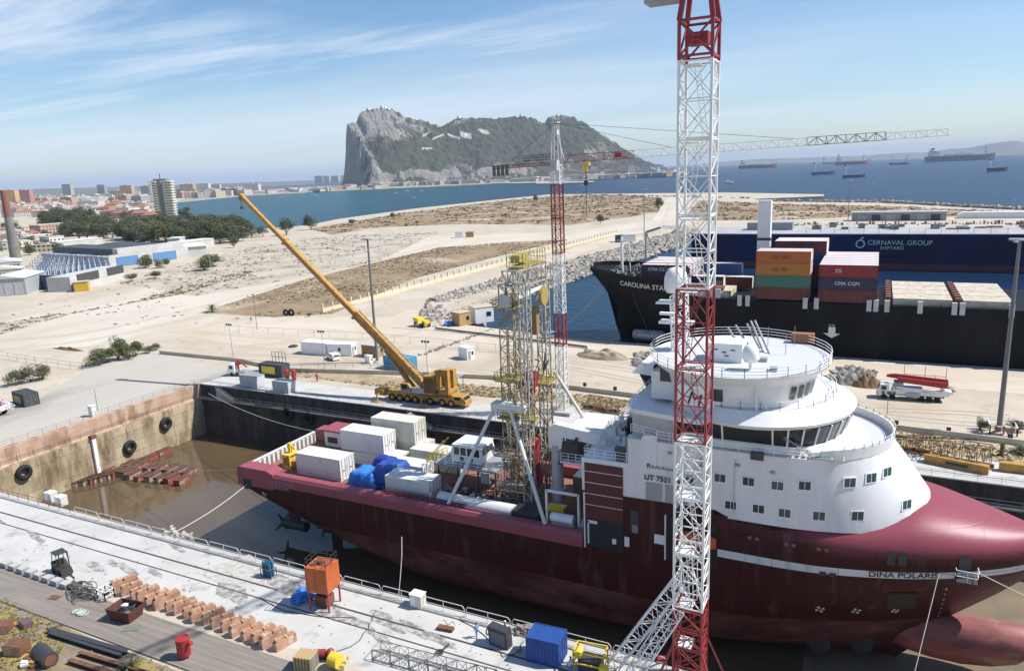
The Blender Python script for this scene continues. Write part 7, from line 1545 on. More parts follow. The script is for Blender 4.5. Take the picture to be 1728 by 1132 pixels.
# boundary wall of the far quay
o = thing('boundary_wall', 'low pale wall along the rough grass strip behind the far quay', 'wall', (-110, 140, 0)); mb = MB(); P_ = [G(270, 597), G(400, 610), G(480, 627), G(690, 633), G(830, 640), G(1000, 662), G(1728, 752)]
for a, b_ in zip(P_[:-1], P_[1:]): mb.box(((a.x+b_.x)/2, (a.y+b_.y)/2, .5), ((b_-a).length, .25, 1.), math.atan2((b_-a).y, (b_-a).x))
mb.build('wall', mat('wall_sandstone', (.44, .38, .28), .9, c2=(.52, .47, .38), scale=.3), o, world=True)
# ---- rubble revetment round the basin: stones past counting ----
def stones(name, lab, lines, m, seed):
    r_ = random.Random(seed); mb = MB()
    base = [MB().blob((0, 0, 0), 1, q+50, .75, 1, .55).v for q in range(8)]; fc = MB().blob((0, 0, 0), 1, 50, .75, 1, .55).f
    for (a, b_, width, z0, z1, cnt, s0, s1) in lines:
        a, b_ = Vector((a[0], a[1], 0)), Vector((b_[0], b_[1], 0)); d = (b_-a); nrm = Vector((-d.y, d.x, 0)).normalized()
        for k in range(cnt):
            u, v = r_.random(), r_.random(); p = a+d*u+nrm*width*v; z = z0+(z1-z0)*v; s = r_.uniform(s0, s1)*r_.uniform(.7, 1.2); an = r_.uniform(0, 6.28); ca, sa = math.cos(an)*s, math.sin(an)*s
            sq = r_.uniform(.6, 1.)
            mb.add([(p.x+(x*ca-y*sa), p.y+(x*sa+y*ca)*sq, z+zz_*s*r_.uniform(.95, 1.05)) for x, y, zz_ in base[k % 8]], fc)
    o = mb.build(name, m); tag(o, lab, 'stones', None, 'stuff'); return o
stm2 = mat('armour_stone', (.40, .37, .32), .95, c2=(.24, .22, .19), scale=.25, thr=(.4, .6))
stones('armour_stones', 'slope of pale armour stones round the left side of the cargo basin', [((-130, 236), (-124, 330), 26, -2.8, .6, 1700, .7, 1.5), ((-124, 330), (-114, 430), 22, -2.8, .8, 1400, .9, 1.9), ((-114, 430), (-100, 548), 24, -2.6, 1, 900, 1.1, 2.2), ((-112, 205), (-132, 240), 22, -2.6, .5, 420, .6, 1.3)], stm2, 1)
stones('shore_stones', 'line of dark stones along the outer sea wall beyond the blue dock', [((400, 600), (110, 757), 10, -2, 1.6, 700, 1.2, 2.4), ((110, 757), (10, 899), 10, -2, 1.4, 500, 1.4, 2.8), ((10, 899), (-119, 968), 10, -2, 1.2, 300, 1.4, 2.8), ((-597, 1404), (-150, 1036), 6, -2, 1., 200, 1.4, 2.8)], stm2, 2)
stones('quay_rubble', 'scattered stones and rubble heaps beside the tracks', [(G(830, 555), G(700, 600), 2, 0, .2, 70, .2, .6), (G(970, 600), G(1015, 605), 5, 0, .3, 80, .3, .8), (G(1070, 612), G(1150, 615), 6, .1, 1.3, 260, .3, 1.), (G(1400, 640), G(1455, 650), 6, .1, 1.4, 240, .3, 1.1)], stm2, 3)
# sandy mounds
def mound(lab, px, py, rx, ry, h, m, seed):
    p = G(px, py); o = thing('earth_mound', lab, 'mound', (p.x, p.y, 0)); g_ = []
    for i in range(31):
        row = []
        for j in range(21):
            u, v = i/15-1, j/10-1; e = max(0, 1-(u*u+v*v)); row.append((u*rx, v*ry, h*e**.8*(.75+.7*noise.noise(Vector((u*3+seed, v*3, 1))))+.12*e*noise.noise(Vector((u*14, v*14, seed)))-.02))
        g_.append(row)
    MB().grid(g_).build('heap', m, o)
ms_ = mat('sand_heap', (.40, .33, .24), 1, c2=(.28, .23, .16), scale=.5)
mound('sandy mound on the cargo quay under the black bow', 1018, 603, 7, 3., 2.4, ms_, 1); mound('rough grey mound left of the white bridge', 1105, 618, 6, 3., 2.6, mat('grey_heap', (.33, .30, .27), 1, c2=(.20, .18, .15), scale=.7), 2)
mound('brown earth mound behind the pump truck', 1462, 650, 3.4, 2.6, 2.8, mat('brown_heap', (.26, .16, .08), 1, c2=(.18, .12, .07), scale=.7), 3); mound('grey rubble mound left of the brown one', 1432, 645, 4, 2.8, 2.4, mat('grey_heap', (.33, .30, .27)), 4)
mound('low dark earth ridge on the sandy ground left of the bushes', 115, 590, 7.5, 1., .9, mat('brown_heap', (.26, .16, .08)), 5)
# distant small buildings on the waste land
for px, py, w_, h_, mm_, lab in ((775, 401, 6, 4, white, 'white box hut far away on the pale track'), (793, 400, 6, 4, yel, 'yellow box hut far away beside the white one'), (1060, 408, 9, 4.5, white, 'white hut at the end of the basin'), (1045, 408, 5, 4.5, dark, 'dark box beside the white hut at the end of the basin')):
    p = G(px, py); o = thing('box_hut', lab, 'hut', (p.x, p.y, 0), .46); MB().bb(-w_/2, w_/2, -2.5, 2.5, 0, h_).build('wall', mm_, o); MB().bb(-w_/2-.2, w_/2+.2, -2.7, 2.7, h_, h_+.3).build('roof', lgrey, o)

# hoses, cracks and small litter of the near quay
hm_ = mat('hose_dark', (.06, .06, .06), .7)
for k, (pts, lab) in enumerate((([(628, 1040), (622, 1060), (600, 1085), (560, 1104)], 'long thin dark hose from the guard rail down to the red pump'), ([(760, 1032), (775, 1045), (800, 1058), (842, 1092)], 'black hose running along the guard rail to the dark cabinet'), ([(842, 1098), (850, 1108), (872, 1100), (884, 1082)], 'short looped hose between the dark cabinet and the blue container'), ([(440, 1010), (480, 1030), (540, 1040), (600, 1042)], 'thin cable lying across the rails near the orange tank'))):
    o = thing('hose', lab, 'hose', G(*pts[0])); P_ = [G(*p, .05) for p in pts]; Q = []
    for i in range(len(P_)-1):
        for j in range(6): q = P_[i].lerp(P_[i+1], j/6); q.x += .12*math.sin(i*3+j*1.1); Q.append(q)
    MB().path(Q+[P_[-1]], .05, 5).build('line', hm_, o, world=True)
stain = mat('oil_stain', (.20, .19, .18), .8, c2=(.42, .41, .39), scale=1.3, thr=(.42, .58), det=10)
r_ = random.Random(44)
for k, (px, py, w_, h_) in enumerate(((395, 1000, 3.4, 1.2), (655, 1048, 3., .9), (700, 1062, 2.6, .7), (610, 1052, 2.2, .6), (560, 1030, 3.4, 1.2), (215, 960, 2.6, .5), (160, 955, 2.2, .6), (190, 950, 1.4, .4), (262, 966, 1.6, .4), (640, 1075, 1.8, .5), (740, 1078, 2.4, .5), (300, 925, 2., .4), (480, 985, 3.2, 1.4), (345, 1035, 2.4, .6), (900, 1108, 2., .5), (60, 905, 3., .4), (-10, 870, 4., .5))):
    p = G(px, py); poly = []
    for i in range(22): a = i*2*math.pi/22; rr_ = 1+.45*noise.noise(Vector((math.cos(a)*1.8+k*5, math.sin(a)*1.8, k))) + .3*noise.noise(Vector((math.cos(a)*5+k*5, math.sin(a)*5, k))); poly.append((p.x+w_*rr_*math.cos(a), p.y+h_*rr_*math.sin(a)-.25*w_*math.cos(a)))
    struct('oil_stain', sheet(poly, .024+.0013*k), stain)
mb = MB()
for k in range(420):
    px = r_.uniform(0, 1000); p = G(px, r_.uniform(0, 1)*150+880+px*.12); 
    if not (49.5 < p.y < 61): continue
    s_ = r_.uniform(.03, .11); mb.box((p.x, p.y, s_*.5), (s_*2, s_, s_), r_.uniform(0, 3))
o = mb.build('quay_litter', mat('litter', (.16, .13, .10), .9, c2=(.4, .36, .3), scale=2)); tag(o, 'small grit and litter scattered over the near quay', 'litter', None, 'stuff')
# wheel ruts on the sand
rut = mat('wheel_rut', (.40, .335, .25), 1, c2=(.46, .40, .31), scale=.3)
def ruts(pts, w_, k):
    P_ = [G(*p) for p in pts]; Q = []
    for i in range(len(P_)-1):
        for j in range(8):
            u = j/8; a = P_[max(0, i-1)]; b_ = P_[i]; c_ = P_[i+1]; d_ = P_[min(len(P_)-1, i+2)]
            Q.append(.5*((2*b_)+(c_-a)*u+(2*a-5*b_+4*c_-d_)*u*u+(3*b_-a-3*c_+d_)*u**3))
    for s in (-1, 1):
        L_, R__ = [], []
        for i in range(len(Q)-1):
            t_ = (Q[i+1]-Q[i]).normalized(); n_ = Vector((-t_.y, t_.x, 0)); ww = w_*(.8+.4*noise.noise(Q[i]*.2)); L_.append(Q[i]+n_*(s*1.1+ww)); R__.append(Q[i]+n_*(s*1.1-ww))
        mb = MB(); mb.grid([[(p.x, p.y, .034+.0011*k) for p in L_], [(p.x, p.y, .034+.0011*k) for p in R__]]); struct('wheel_rut', mb, rut)
for k, pts in enumerate(([(0, 575), (150, 560), (330, 520), (480, 480), (640, 440), (760, 405)], [(0, 590), (160, 572), (350, 530), (520, 490), (700, 440)], [(330, 560), (480, 572), (640, 585), (800, 590), (960, 610), (1100, 630)], [(400, 585), (520, 575), (700, 560), (790, 500), (930, 440)], [(380, 600), (500, 600), (620, 612), (760, 620), (900, 640), (1000, 650)], [(1480, 700), (1600, 712), (1728, 722)], [(1460, 690), (1600, 695), (1728, 705)], [(960, 620), (1060, 640), (1120, 650)], [(1130, 340), (1110, 385), (1020, 400), (900, 440), (740, 510)])): ruts(pts, .38, k)
# ================= TREES =================
def crown_mesh(name, seed, leafs, ls, squash=.85, lobes=9, flat=False):
    r_ = random.Random(seed); mb = MB(); cs_ = []
    for k in range(lobes):
        a = r_.uniform(0, 6.28); d = r_.uniform(.15, .62); cs_.append((d*math.cos(a), d*math.sin(a), r_.uniform(-.25, .45)*squash, r_.uniform(.28, .5)))
    for k in range(leafs):
        cx_, cy_, cz_, rr_ = cs_[k % lobes]; v = Vector((r_.gauss(0, 1), r_.gauss(0, 1), r_.gauss(0, 1))).normalized()*rr_*r_.uniform(.72, 1.05)
        c_ = Vector((cx_, cy_, cz_))+Vector((v.x, v.y, v.z*squash)); n_ = (v.normalized()+Vector((r_.uniform(-.6, .6), r_.uniform(-.6, .6), r_.uniform(-.2, .9)))).normalized(); a = n_.cross(zz).normalized() if abs(n_.z) < .95 else Vector((1, 0, 0)); b_ = n_.cross(a); s = ls*r_.uniform(.6, 1.3)
        mb.add([c_-a*s, c_+b_*s*.7, c_+a*s, c_-b_*s*.7], [(0, 1, 2, 3)])
    me = bpy.data.meshes.new(name); me.from_pydata(mb.v, [], mb.f); me.update(); return me
leafm = [mat('foliage_dark', (.035, .05, .02), .85, c2=(.085, .10, .035), scale=.9, rand=True, thr=(.4, .6)), mat('foliage_mid', (.06, .08, .03), .85, c2=(.13, .13, .045), scale=.9, rand=True, thr=(.4, .6)), mat('foliage_grey', (.12, .115, .065), .9, c2=(.07, .075, .04), scale=.9, rand=True, thr=(.4, .6))]
CR = [crown_mesh('crown_%d' % k, 40+k, 1900, .052, (.85, 1.05, .75, 1.2)[k], (14, 11, 17, 10)[k]) for k in range(4)]
barkm = mat('bark', (.14, .10, .07), 1)
def tree(name, lab, loc, h, wd, k, m, trunk=.3, group=None, cat='tree'):
    o = thing(name, lab, cat, loc, rnd.uniform(0, 6.28), group)
    c = bpy.data.objects.new('crown', CR[k % 4].copy() if m else CR[k % 4]); c.data.materials.append(m); C.objects.link(c); c.parent = o
    c.location = (0, 0, h*(trunk+(1-trunk)*.48)); c.scale = (wd/2, wd/2, h*(1-trunk)*.62)
    mb = MB(); mb.bar((0, 0, -.1), (0, 0, h*(trunk+.2)), h*.028+.04, 8, h*.015+.02)
    for q in range(4): a = q*1.6+k; mb.bar((0, 0, h*trunk*.8), (wd*.25*math.cos(a), wd*.25*math.sin(a), h*(trunk+.3)), h*.012+.02, 5, h*.005+.01)
    mb.build('trunk', barkm, o); return o
protos = []
r_ = random.Random(21); ktree = 0
def place_trees(n_, xf, yf, h0, h1, lab, grp, mi=None, name='tree', wf=1.):
    global ktree
    base = {}
    for i in range(n_):
        u = r_.random(); x = xf[0]+(xf[1]-xf[0])*u; y = r_.uniform(yf[0](x), yf[1](x)); p = G(x, y); h = r_.uniform(h0, h1); k = r_.randrange(4); m = leafm[mi if mi is not None else r_.choice((0, 0, 1, 1, 2))]
        key = (k, m.name)
        if key not in base: base[key] = tree(name, lab, (p.x, p.y, 0), 12, 15*wf, k, m, .08, grp); o = base[key]; o.scale = (h/12,)*3
        else: o = copy_tree(base[key], loc=(p.x, p.y, 0), rz=r_.uniform(0, 6.28), scale=(h/12*r_.uniform(.9, 1.2), h/12*r_.uniform(.9, 1.2), h/12))
        ktree += 1
place_trees(150, (116, 405), (lambda x: 381+ (x-118)*.03, lambda x: 411 if x > 200 else 404), 14, 20, 'dense dark evergreen tree in the wood beyond the power station', 'trees of the wood beyond the power station')
place_trees(30, (78, 150), (lambda x: 372, lambda x: 388), 18, 24, 'tall dark tree in the clump left of the wood', 'trees of the clump left of the wood', 0)
place_trees(14, (0, 100), (lambda x: 385, lambda x: 432), 9, 13, 'grey green tree among the low houses at the left', 'trees among the low houses at the left')
place_trees(40, (60, 330), (lambda x: 352, lambda x: 372), 9, 14, 'small tree between the far houses of the town', 'small trees between the houses of the town', None)
for px, py, h, w_, mi, lab in ((425, 401, 17, 16, 0, 'dark tree right of the boom tip by the bay'), (484, 397, 17, 18, 0, 'broad dark tree at the bay shore left of the single one'), (444, 400, 11, 12, 2, 'low grey tree between two dark ones at the bay shore'), (525, 388, 16, 17, 0, 'single dark tree at the bay shore left of the boom shadow'), (594, 382, 9, 9, 1, 'small round tree alone on the waste land by the bay'), (664, 370, 9, 9, 1, 'small shrub tree further right on the waste land'), (1112, 356, 17, 12, 1, 'tall dark bush at the start of the far pale road'), (1013, 377, 9, 10, 0, 'dark shrub right of the distant crane mast'), (905, 340, 12, 14, 1, 'shrub on the brown point left of the distant crane mast'), (395, 418, 9, 9, 2, 'low shrub left of the boom tip below the wood'), (372, 412, 16, 17, 0, 'last dark tree at the right end of the wood')):
    p = G(px, py); tree('tree', lab, (p.x, p.y, 0), h, w_, int(px) % 4, leafm[mi], .12)
for px, py, h, w_, mi, lab in ((165, 617, 5.2, 7.5, 1, 'green bush at the left end of the bush group on the head quay edge'), (182, 612, 5.4, 7, 1, 'second green bush of the group on the head quay edge'), (200, 607, 7.6, 6.5, 1, 'tallest green bush of the group on the head quay edge'), (217, 606, 6, 6.5, 1, 'fourth green bush of the group on the head quay edge'), (230, 601, 5.6, 6, 0, 'darker bush at the right of the group on the head quay edge'), (250, 596, 2.6, 4.5, 1, 'low bush at the end of the group on the head quay edge'), (264, 591, 2.4, 4, 1, 'last small bush by the corner of the head quay'),
    (28, 650, 4.4, 6, 2, 'grey green bush behind the container at the left edge, left one'), (52, 644, 5, 6.6, 2, 'grey green bush behind the container at the left edge, middle one'), (72, 640, 4.6, 5.6, 2, 'grey green bush behind the container at the left edge, right one'), (245, 452, 9, 14, 0, 'dark round bush beside the blue doored hall'), (275, 452, 6, 11, 1, 'smaller bush right of the blue doored hall'), (345, 456, 10, 15, 1, 'big round green bush at the end of the station grounds, left half'), (362, 450, 9, 13, 1, 'big round green bush at the end of the station grounds, right half'), (222, 475, 5, 8, 2, 'grey bush before the pale wall of the station, left one'), (262, 470, 5, 9, 2, 'grey bush before the pale wall of the station, right one'), (110, 484, 6, 8, 0, 'dark bush in front of the blue wall of the station'),
    (1655, 726, 2.4, 3.4, 1, 'green bush at the foot of the right light mast'), (1712, 726, 2.2, 4., 2, 'dry bush right of the right light mast'), (1600, 663, 1.6, 3.2, 1, 'green bush behind the tail of the pump truck'), (1585, 668, 1.4, 2.6, 2, 'dry bush behind the pump truck'), (1720, 765, 1.6, 3, 1, 'low bush at the right edge near the box beam'), (522, 534, 1.6, 2.6, 2, 'small round dry bush in the scrub by the old tyres')):
    p = G(px, py); tree('bush', lab, (p.x, p.y, 0), h, w_, int(px) % 4, leafm[mi], .02, cat='bush')
# ================= BUILDINGS =================
def facade(name, c, win=(.07, .08, .09), sx=3.4, sz=3.1, fx=.5, fz=.5, band=None):
    if name in MATS: return MATS[name]
    m = bpy.data.materials.new(name); m.use_nodes = True; t = m.node_tree; b = t.nodes['Principled BSDF']; b.inputs['Roughness'].default_value = .8
    tcn = t.nodes.new('ShaderNodeTexCoord'); s = t.nodes.new('ShaderNodeSeparateXYZ'); t.links.new(tcn.outputs['Object'], s.inputs[0]); sn = t.nodes.new('ShaderNodeSeparateXYZ'); t.links.new(tcn.outputs['Normal'], sn.inputs[0])
    u = tm(t, 'ADD', s.outputs[0], s.outputs[1])
    a = tm(t, 'LESS_THAN', tm(t, 'FRACT', tm(t, 'DIVIDE', tm(t, 'ADD', u, 1000.), sx)), fx); b2 = tm(t, 'LESS_THAN', tm(t, 'FRACT', tm(t, 'DIVIDE', tm(t, 'ADD', s.outputs[2], 1000*sz-1.), sz)), fz); w_ = tm(t, 'LESS_THAN', sn.outputs[2], .5)
    k = tm(t, 'MULTIPLY', tm(t, 'MULTIPLY', a, b2), w_)
    mx = t.nodes.new('ShaderNodeMixRGB'); t.links.new(k, mx.inputs[0]); mx.inputs[1].default_value = col4(c); mx.inputs[2].default_value = col4(win); t.links.new(mx.outputs[0], b.inputs['Base Color']); MATS[name] = m; return m
FC = {'white': facade('facade_white', (.62, .60, .56)), 'cream': facade('facade_cream', (.58, .49, .36)), 'tan': facade('facade_tan', (.50, .36, .24)), 'pink': facade('facade_pink', (.50, .32, .25)), 'grey': facade('facade_grey', (.36, .37, .38)), 'orange': facade('facade_orange', (.52, .33, .13), sx=9, fx=.2), 'redb': facade('facade_red', (.33, .06, .05), win=(.45, .40, .38), sx=4.5, sz=200, fx=.35, fz=1.), 'blue': facade('facade_blue', (.25, .32, .38), win=(.08, .12, .17), fx=.7)}
ROOFS = {'flat': mat('flat_roof', (.50, .47, .43), .9), 'red': mat('tile_roof', (.32, .14, .085), .9), 'white': mat('white_roof', (.62, .62, .6), .8)}
def house(lab, px, py, L, D_, H_, col, roof='flat', rz=0., grp=None, name='house', cat='house', pos=None):
    p = pos or G(px, py); o = thing(name, lab, cat, (p.x, p.y, 0), rz, grp)
    MB().bb(-L/2, L/2, 0, D_, 0, H_).build('wall', FC[col], o)
    mb = MB()
    if roof == 'red': mb.loft([[(-L/2-.4, -.4, H_), (L/2+.4, -.4, H_), (L/2+.4, D_+.4, H_), (-L/2-.4, D_+.4, H_)], [(-L/2+D_*.35, D_*.48, H_+D_*.22), (L/2-D_*.35, D_*.48, H_+D_*.22), (L/2-D_*.35, D_*.52, H_+D_*.22), (-L/2+D_*.35, D_*.52, H_+D_*.22)]])
    else: mb.bb(-L/2-.2, L/2+.2, -.2, D_+.2, H_, H_+.5); mb.bb(-L*.15, L*.1, D_*.3, D_*.6, H_+.5, H_+min(3., H_*.3))
    mb.build('roof', ROOFS[roof], o); return o
VA = YAW
r_ = random.Random(33)
cols = ['white']*6+['cream']*4+['tan', 'pink', 'pink', 'grey']
def houses(n_, x0, x1, yf, Hf, Wf, zone, cat='house'):
    for i in range(n_):
        x = r_.uniform(x0, x1); y = yf(x); c = r_.choice(cols); rf = 'red' if r_.random() < .22 and cat == 'house' else ('white' if r_.random() < .3 else 'flat'); H_ = r_.uniform(*Hf); L = r_.uniform(*Wf)
        cn = {'white': 'white', 'cream': 'cream', 'tan': 'tan', 'pink': 'pinkish', 'grey': 'grey'}[c]
        lab = '%s %s with a %s %s' % (cn, cat, {'red': 'red tiled roof', 'white': 'white roof', 'flat': 'flat grey roof'}[rf], zone)
        house(lab, x, y, L, L*r_.uniform(.5, .8), H_, c, rf, VA+r_.uniform(-.7, .7), '%s houses %s' % (cn, zone), 'house' if cat == 'house' else 'apartment_block', cat)
houses(105, 0, 262, lambda x: 347+r_.random()**1.3*20, (8, 15), (18, 34), 'in the dense town before the bay')
houses(62, 0, 265, lambda x: 334.5+(262-x)*.006+r_.random()*12, (12, 26), (26, 55), 'in the far rows of the town', 'apartment block')
houses(34, 295, 420, lambda x: 337-(x-295)*.06-r_.random()**1.5*7, (12, 30), (22, 55), 'on the shore behind the tower block', 'apartment block')
houses(50, 395, 640, lambda x: 330.5-(x-395)*.047-r_.random()**1.3*6, (7, 15), (22, 60), 'on the far beach across the bay')
houses(20, 0, 80, lambda x: 378+r_.random()*48, (4.5, 8), (12, 22), 'among the trees at the left edge')
for px, py, Wpx, top, c, lab in ((19, 348, 18, 321, 'orange', 'tall plain orange apartment block at the left edge of the town'), (43, 346, 19, 321, 'redb', 'tall red and white striped apartment block next to the orange one'), (114, 332, 14, 311, 'cream', 'pale twin tower rising over the far roofs of the town'), (172, 332, 12, 312, 'grey', 'greenish grey tower in the far town'), (215, 340, 19, 313, 'tan', 'broad tan apartment block left of the tower block'), (248, 338, 16, 314, 'grey', 'grey apartment block directly left of the tower block'), (196, 338, 18, 322, 'tan', 'low brown apartment row left of the broad tan block'), (316, 331, 22, 311, 'tan', 'tan apartment block directly right of the tower block'), (343, 330, 20, 310, 'white', 'white apartment block on the shore right of the tan one'), (365, 328, 14, 312, 'cream', 'small cream block on the shore'), (150, 356, 34, 340, 'white', 'long white building with dark windows before the wood'), (383, 331, 16, 322, 'white', 'low white hall by the beach'), (425, 327, 24, 311, 'white', 'white waterfront block near the boom tip'), (538, 309, 13, 297, 'grey', 'grey high block left of the rock'), (551, 309, 10, 297, 'cream', 'cream high block left of the rock'), (565, 308, 12, 297, 'tan', 'tan high block left of the rock'), (580, 306, 9, 296, 'white', 'white high block at the foot of the north face')):
    p = G(px, py); zc_ = (p-CAM).dot(FW); W_ = Wpx*zc_/FPX; H_ = YP(px, top, p.y).z; house(lab, px, py, W_, W_*.7, H_, c, 'flat', VA+.05, None, 'apartment_block', 'apartment block')
for px, py, w_, lab in ((182, 366, 30, 'red roofed villa at the left of the red roofs before the wood'), (205, 369, 34, 'middle red roofed villa before the wood'), (236, 370, 30, 'red roofed villa near the foot of the tower block'), (250, 374, 20, 'small red roofed house right before the tower block')): house(lab, px, py, w_*.9, 16, 9, 'pink', 'red', VA)
# balcony tower block
p = G(277, 366); zc_ = (p-CAM).dot(FW); Wt = 36*zc_/FPX; Ht = YP(275, 305, p.y).z
tb = thing('tower_block', 'tall pale apartment tower with stacked balconies beside the wood', 'tower block', (p.x, p.y, 0), VA+.1)
cw = mat('tower_plaster', (.66, .62, .50), .8); MB().bb(-Wt*.36, Wt*.36, 0, Wt*.7, 0, Ht).build('core', FC['cream'], tb); mb = MB(); mb.bb(-Wt*.07, Wt*.05, -Wt*.06, 0, 0, Ht+1); mb.build('stair_shaft', mat('shaft_grey', (.22, .20, .18), .8), tb)
nf = 14
for k in range(nf):
    z = Ht*(k+.4)/nf; h = Ht/nf
    for x0, x1 in ((-Wt*.5, -Wt*.16), (Wt*.14, Wt*.5)): MB().bb(x0, x1, -Wt*.1, Wt*.5, z, z+h*.45).build('balcony', cw, tb)
MB().bb(-Wt*.3, Wt*.28, Wt*.05, Wt*.5, Ht, Ht+3).build('roof_house', mat('shaft_grey', (.16, .15, .14)), tb); MB().bar((0, 5, Ht+3), (0, 5, Ht+11), .6).build('antenna', dark, tb)
# ---- power station at the left ----
def quadwall(a, b_, depth): d_ = (b_-a); return d_, math.atan2(d_.y, d_.x), d_.length
hall = thing('power_hall', 'grey and white hall with a dark roof and blue doors at the power station', 'hall', G(128, 440)); a, b_ = G(72, 444), G(186, 452)
d_, rz, L = quadwall(a, b_, 40); hall.location = a; hall.rotation_euler = (0, 0, rz)
gw = mat('hall_grey', (.42, .42, .43), .7); gwh = mat('hall_white', (.54, .53, .50), .7, c2=(.44, .43, .41), scale=.12); dr = mat('hall_dark_roof', (.055, .062, .07), .6)
MB().bb(0, L, 0, 52, 0, 6.5).build('wall', gw, hall)
MB().profile([(4, 6.5), (6, 10.5), (L-6, 10.5), (L-4, 6.5)], 6, 24).build('roof', dr, hall); MB().profile([(14, 6.5), (16, 9.8), (L-1, 9.8), (L-1, 6.5)], 30, 50).build('roof', dr, hall)
MB().bb(L, L+.8, -.5, 53, 0, 7.6).build('gable_wall', gwh, hall); MB().bb(L-5, L+.9, 5.5, 50, 7.6, 11).build('gable_top', gwh, hall)
for y0, y1 in ((4, 18), (28, 44)): MB().bb(L+.8, L+1.1, y0, y1, .5, 6.).build('door', mat('hall_door_blue', (.10, .22, .42), .6), hall)
for x in (12, 34, 56): MB().bb(x, x+1.5, -.15, 0, 3.5, 5.5).build('vent', dark, hall)
o = thing('long_white_hall', 'long low white hall behind the round bushes of the power station', 'hall', G(262, 440)); a, b_ = G(262, 440), G(350, 432); d_, rz, L = quadwall(a, b_, 14); o.location = a; o.rotation_euler = (0, 0, rz); MB().bb(0, L, 0, 30, 0, 7).build('wall', gwh, o); MB().bb(-1, L+1, -1, 31, 7, 7.6).build('roof', ROOFS['white'], o)
for k, (x0, y0, x1, y1, H_, D_, lab) in enumerate(((285, 421, 305, 420, 8, 14, 'small white cube building behind the long white hall'), (300, 424, 362, 416, 6, 12, 'white row with dark openings behind the long white hall'), (98, 424, 175, 416, 7, 14, 'white flat building behind the dark roof of the hall'), (70, 402, 122, 397, 13, 18, 'pink and grey building with a white end before the wood'), (45, 412, 90, 408, 7, 14, 'low white houses with a stepped wall left of the pink building'))):
    a, b_ = G(x0, y0), G(x1, y1); d_, rz, L = quadwall(a, b_, D_); o = thing('annex_building', lab, 'building', a, rz); MB().bb(0, L, 0, D_, 0, H_).build('wall', FC['pink'] if k == 3 else gwh, o); MB().bb(-.3, L+.3, -.3, D_+.3, H_, H_+.5).build('roof', ROOFS['white' if k != 3 else 'flat'], o)
    if k == 3: MB().bb(L*.75, L+.2, -.3, D_*.5, .0, H_+.05).build('white_end', gwh, o)
# substation: bus frames and transformers
ss = thing('switchyard', 'blue steel switchyard frames with white insulators beside the hall', 'switchyard', G(110, 465)); fr = mat('switchyard_blue', (.22, .29, .42), .5); ins = mat('insulator', (.62, .63, .64), .4)
A_, B_, C_ = G(48, 472), G(190, 466), G(70, 447); ex = B_-A_; ey = C_-A_; mbs = MB(); ins_mb = MB()
for j in range(6):
    for i in range(15):
        p = A_+ex*(i/14)*(1-.02*j)+ey*(j/5); mbs.bar(p, p+Vector((0, 0, 7.5)), .13)
        if i < 14: q = A_+ex*((i+1)/14)*(1-.02*j)+ey*(j/5); mbs.bar(p+Vector((0, 0, 7.5)), q+Vector((0, 0, 7.5)), .14); mbs.bar(p+Vector((0, 0, 7.5)), p.lerp(q, .5)+Vector((0, 0, 5.8)), .12); ins_mb.bar(p.lerp(q, .5)+Vector((0, 0, 2.)), p.lerp(q, .5)+Vector((0, 0, 6.)), .3); mbs.bb(*sorted((p.lerp(q, .5).x-1, p.lerp(q, .5).x+1)), p.lerp(q, .5).y-1, p.lerp(q, .5).y+1, 0, 2.2)
mbs.build('steel_frames', fr, ss, world=True); ins_mb.build('insulators', ins, ss, world=True)
o = thing('boundary_wall', 'dark blue wall in front of the switchyard', 'wall', G(46, 483)); a, b_ = G(46, 486), G(98, 490); d_, rz, L = quadwall(a, b_, 1); o.location = a; o.rotation_euler = (0, 0, rz); MB().bb(0, L, 0, .6, 0, 7).build('wall', mat('wall_navy', (.05, .075, .17), .7), o); MB().bb(0, L, -.1, .7, 7, 7.3).build('coping', grey, o)
o = thing('boundary_wall', 'pale wall with dark louvred openings beside the yellow kiosk', 'wall', G(122, 490)); a, b_ = G(121, 492), G(212, 470); d_, rz, L = quadwall(a, b_, 1); o.location = a; o.rotation_euler = (0, 0, rz); MB().bb(0, L, 0, 12, 0, 7).build('wall', gwh, o)
for x0, x1 in ((.12, .5), (.66, .98)): MB().bb(L*x0, L*x1, -.3, .1, 3.6, 7.5).build('louvre', mat('louvre_dark', (.06, .06, .06), .7), o)
a, b_ = G(126, 493), G(150, 491); d_, rz, L = quadwall(a, b_, 1); o = thing('yellow_kiosk', 'bright yellow kiosk in front of the pale station wall', 'kiosk', a, rz); MB().bb(0, L, 0, 5, 0, 4.6).build('wall', mat('kiosk_yellow', (.55, .36, .03), .6), o); MB().bb(-.15, 0, .3, 4.6, .2, 4.2).build('door', rust, o); MB().bb(-.3, L+.3, -.3, 5.3, 4.6, 4.8).build('roof', lgrey, o)
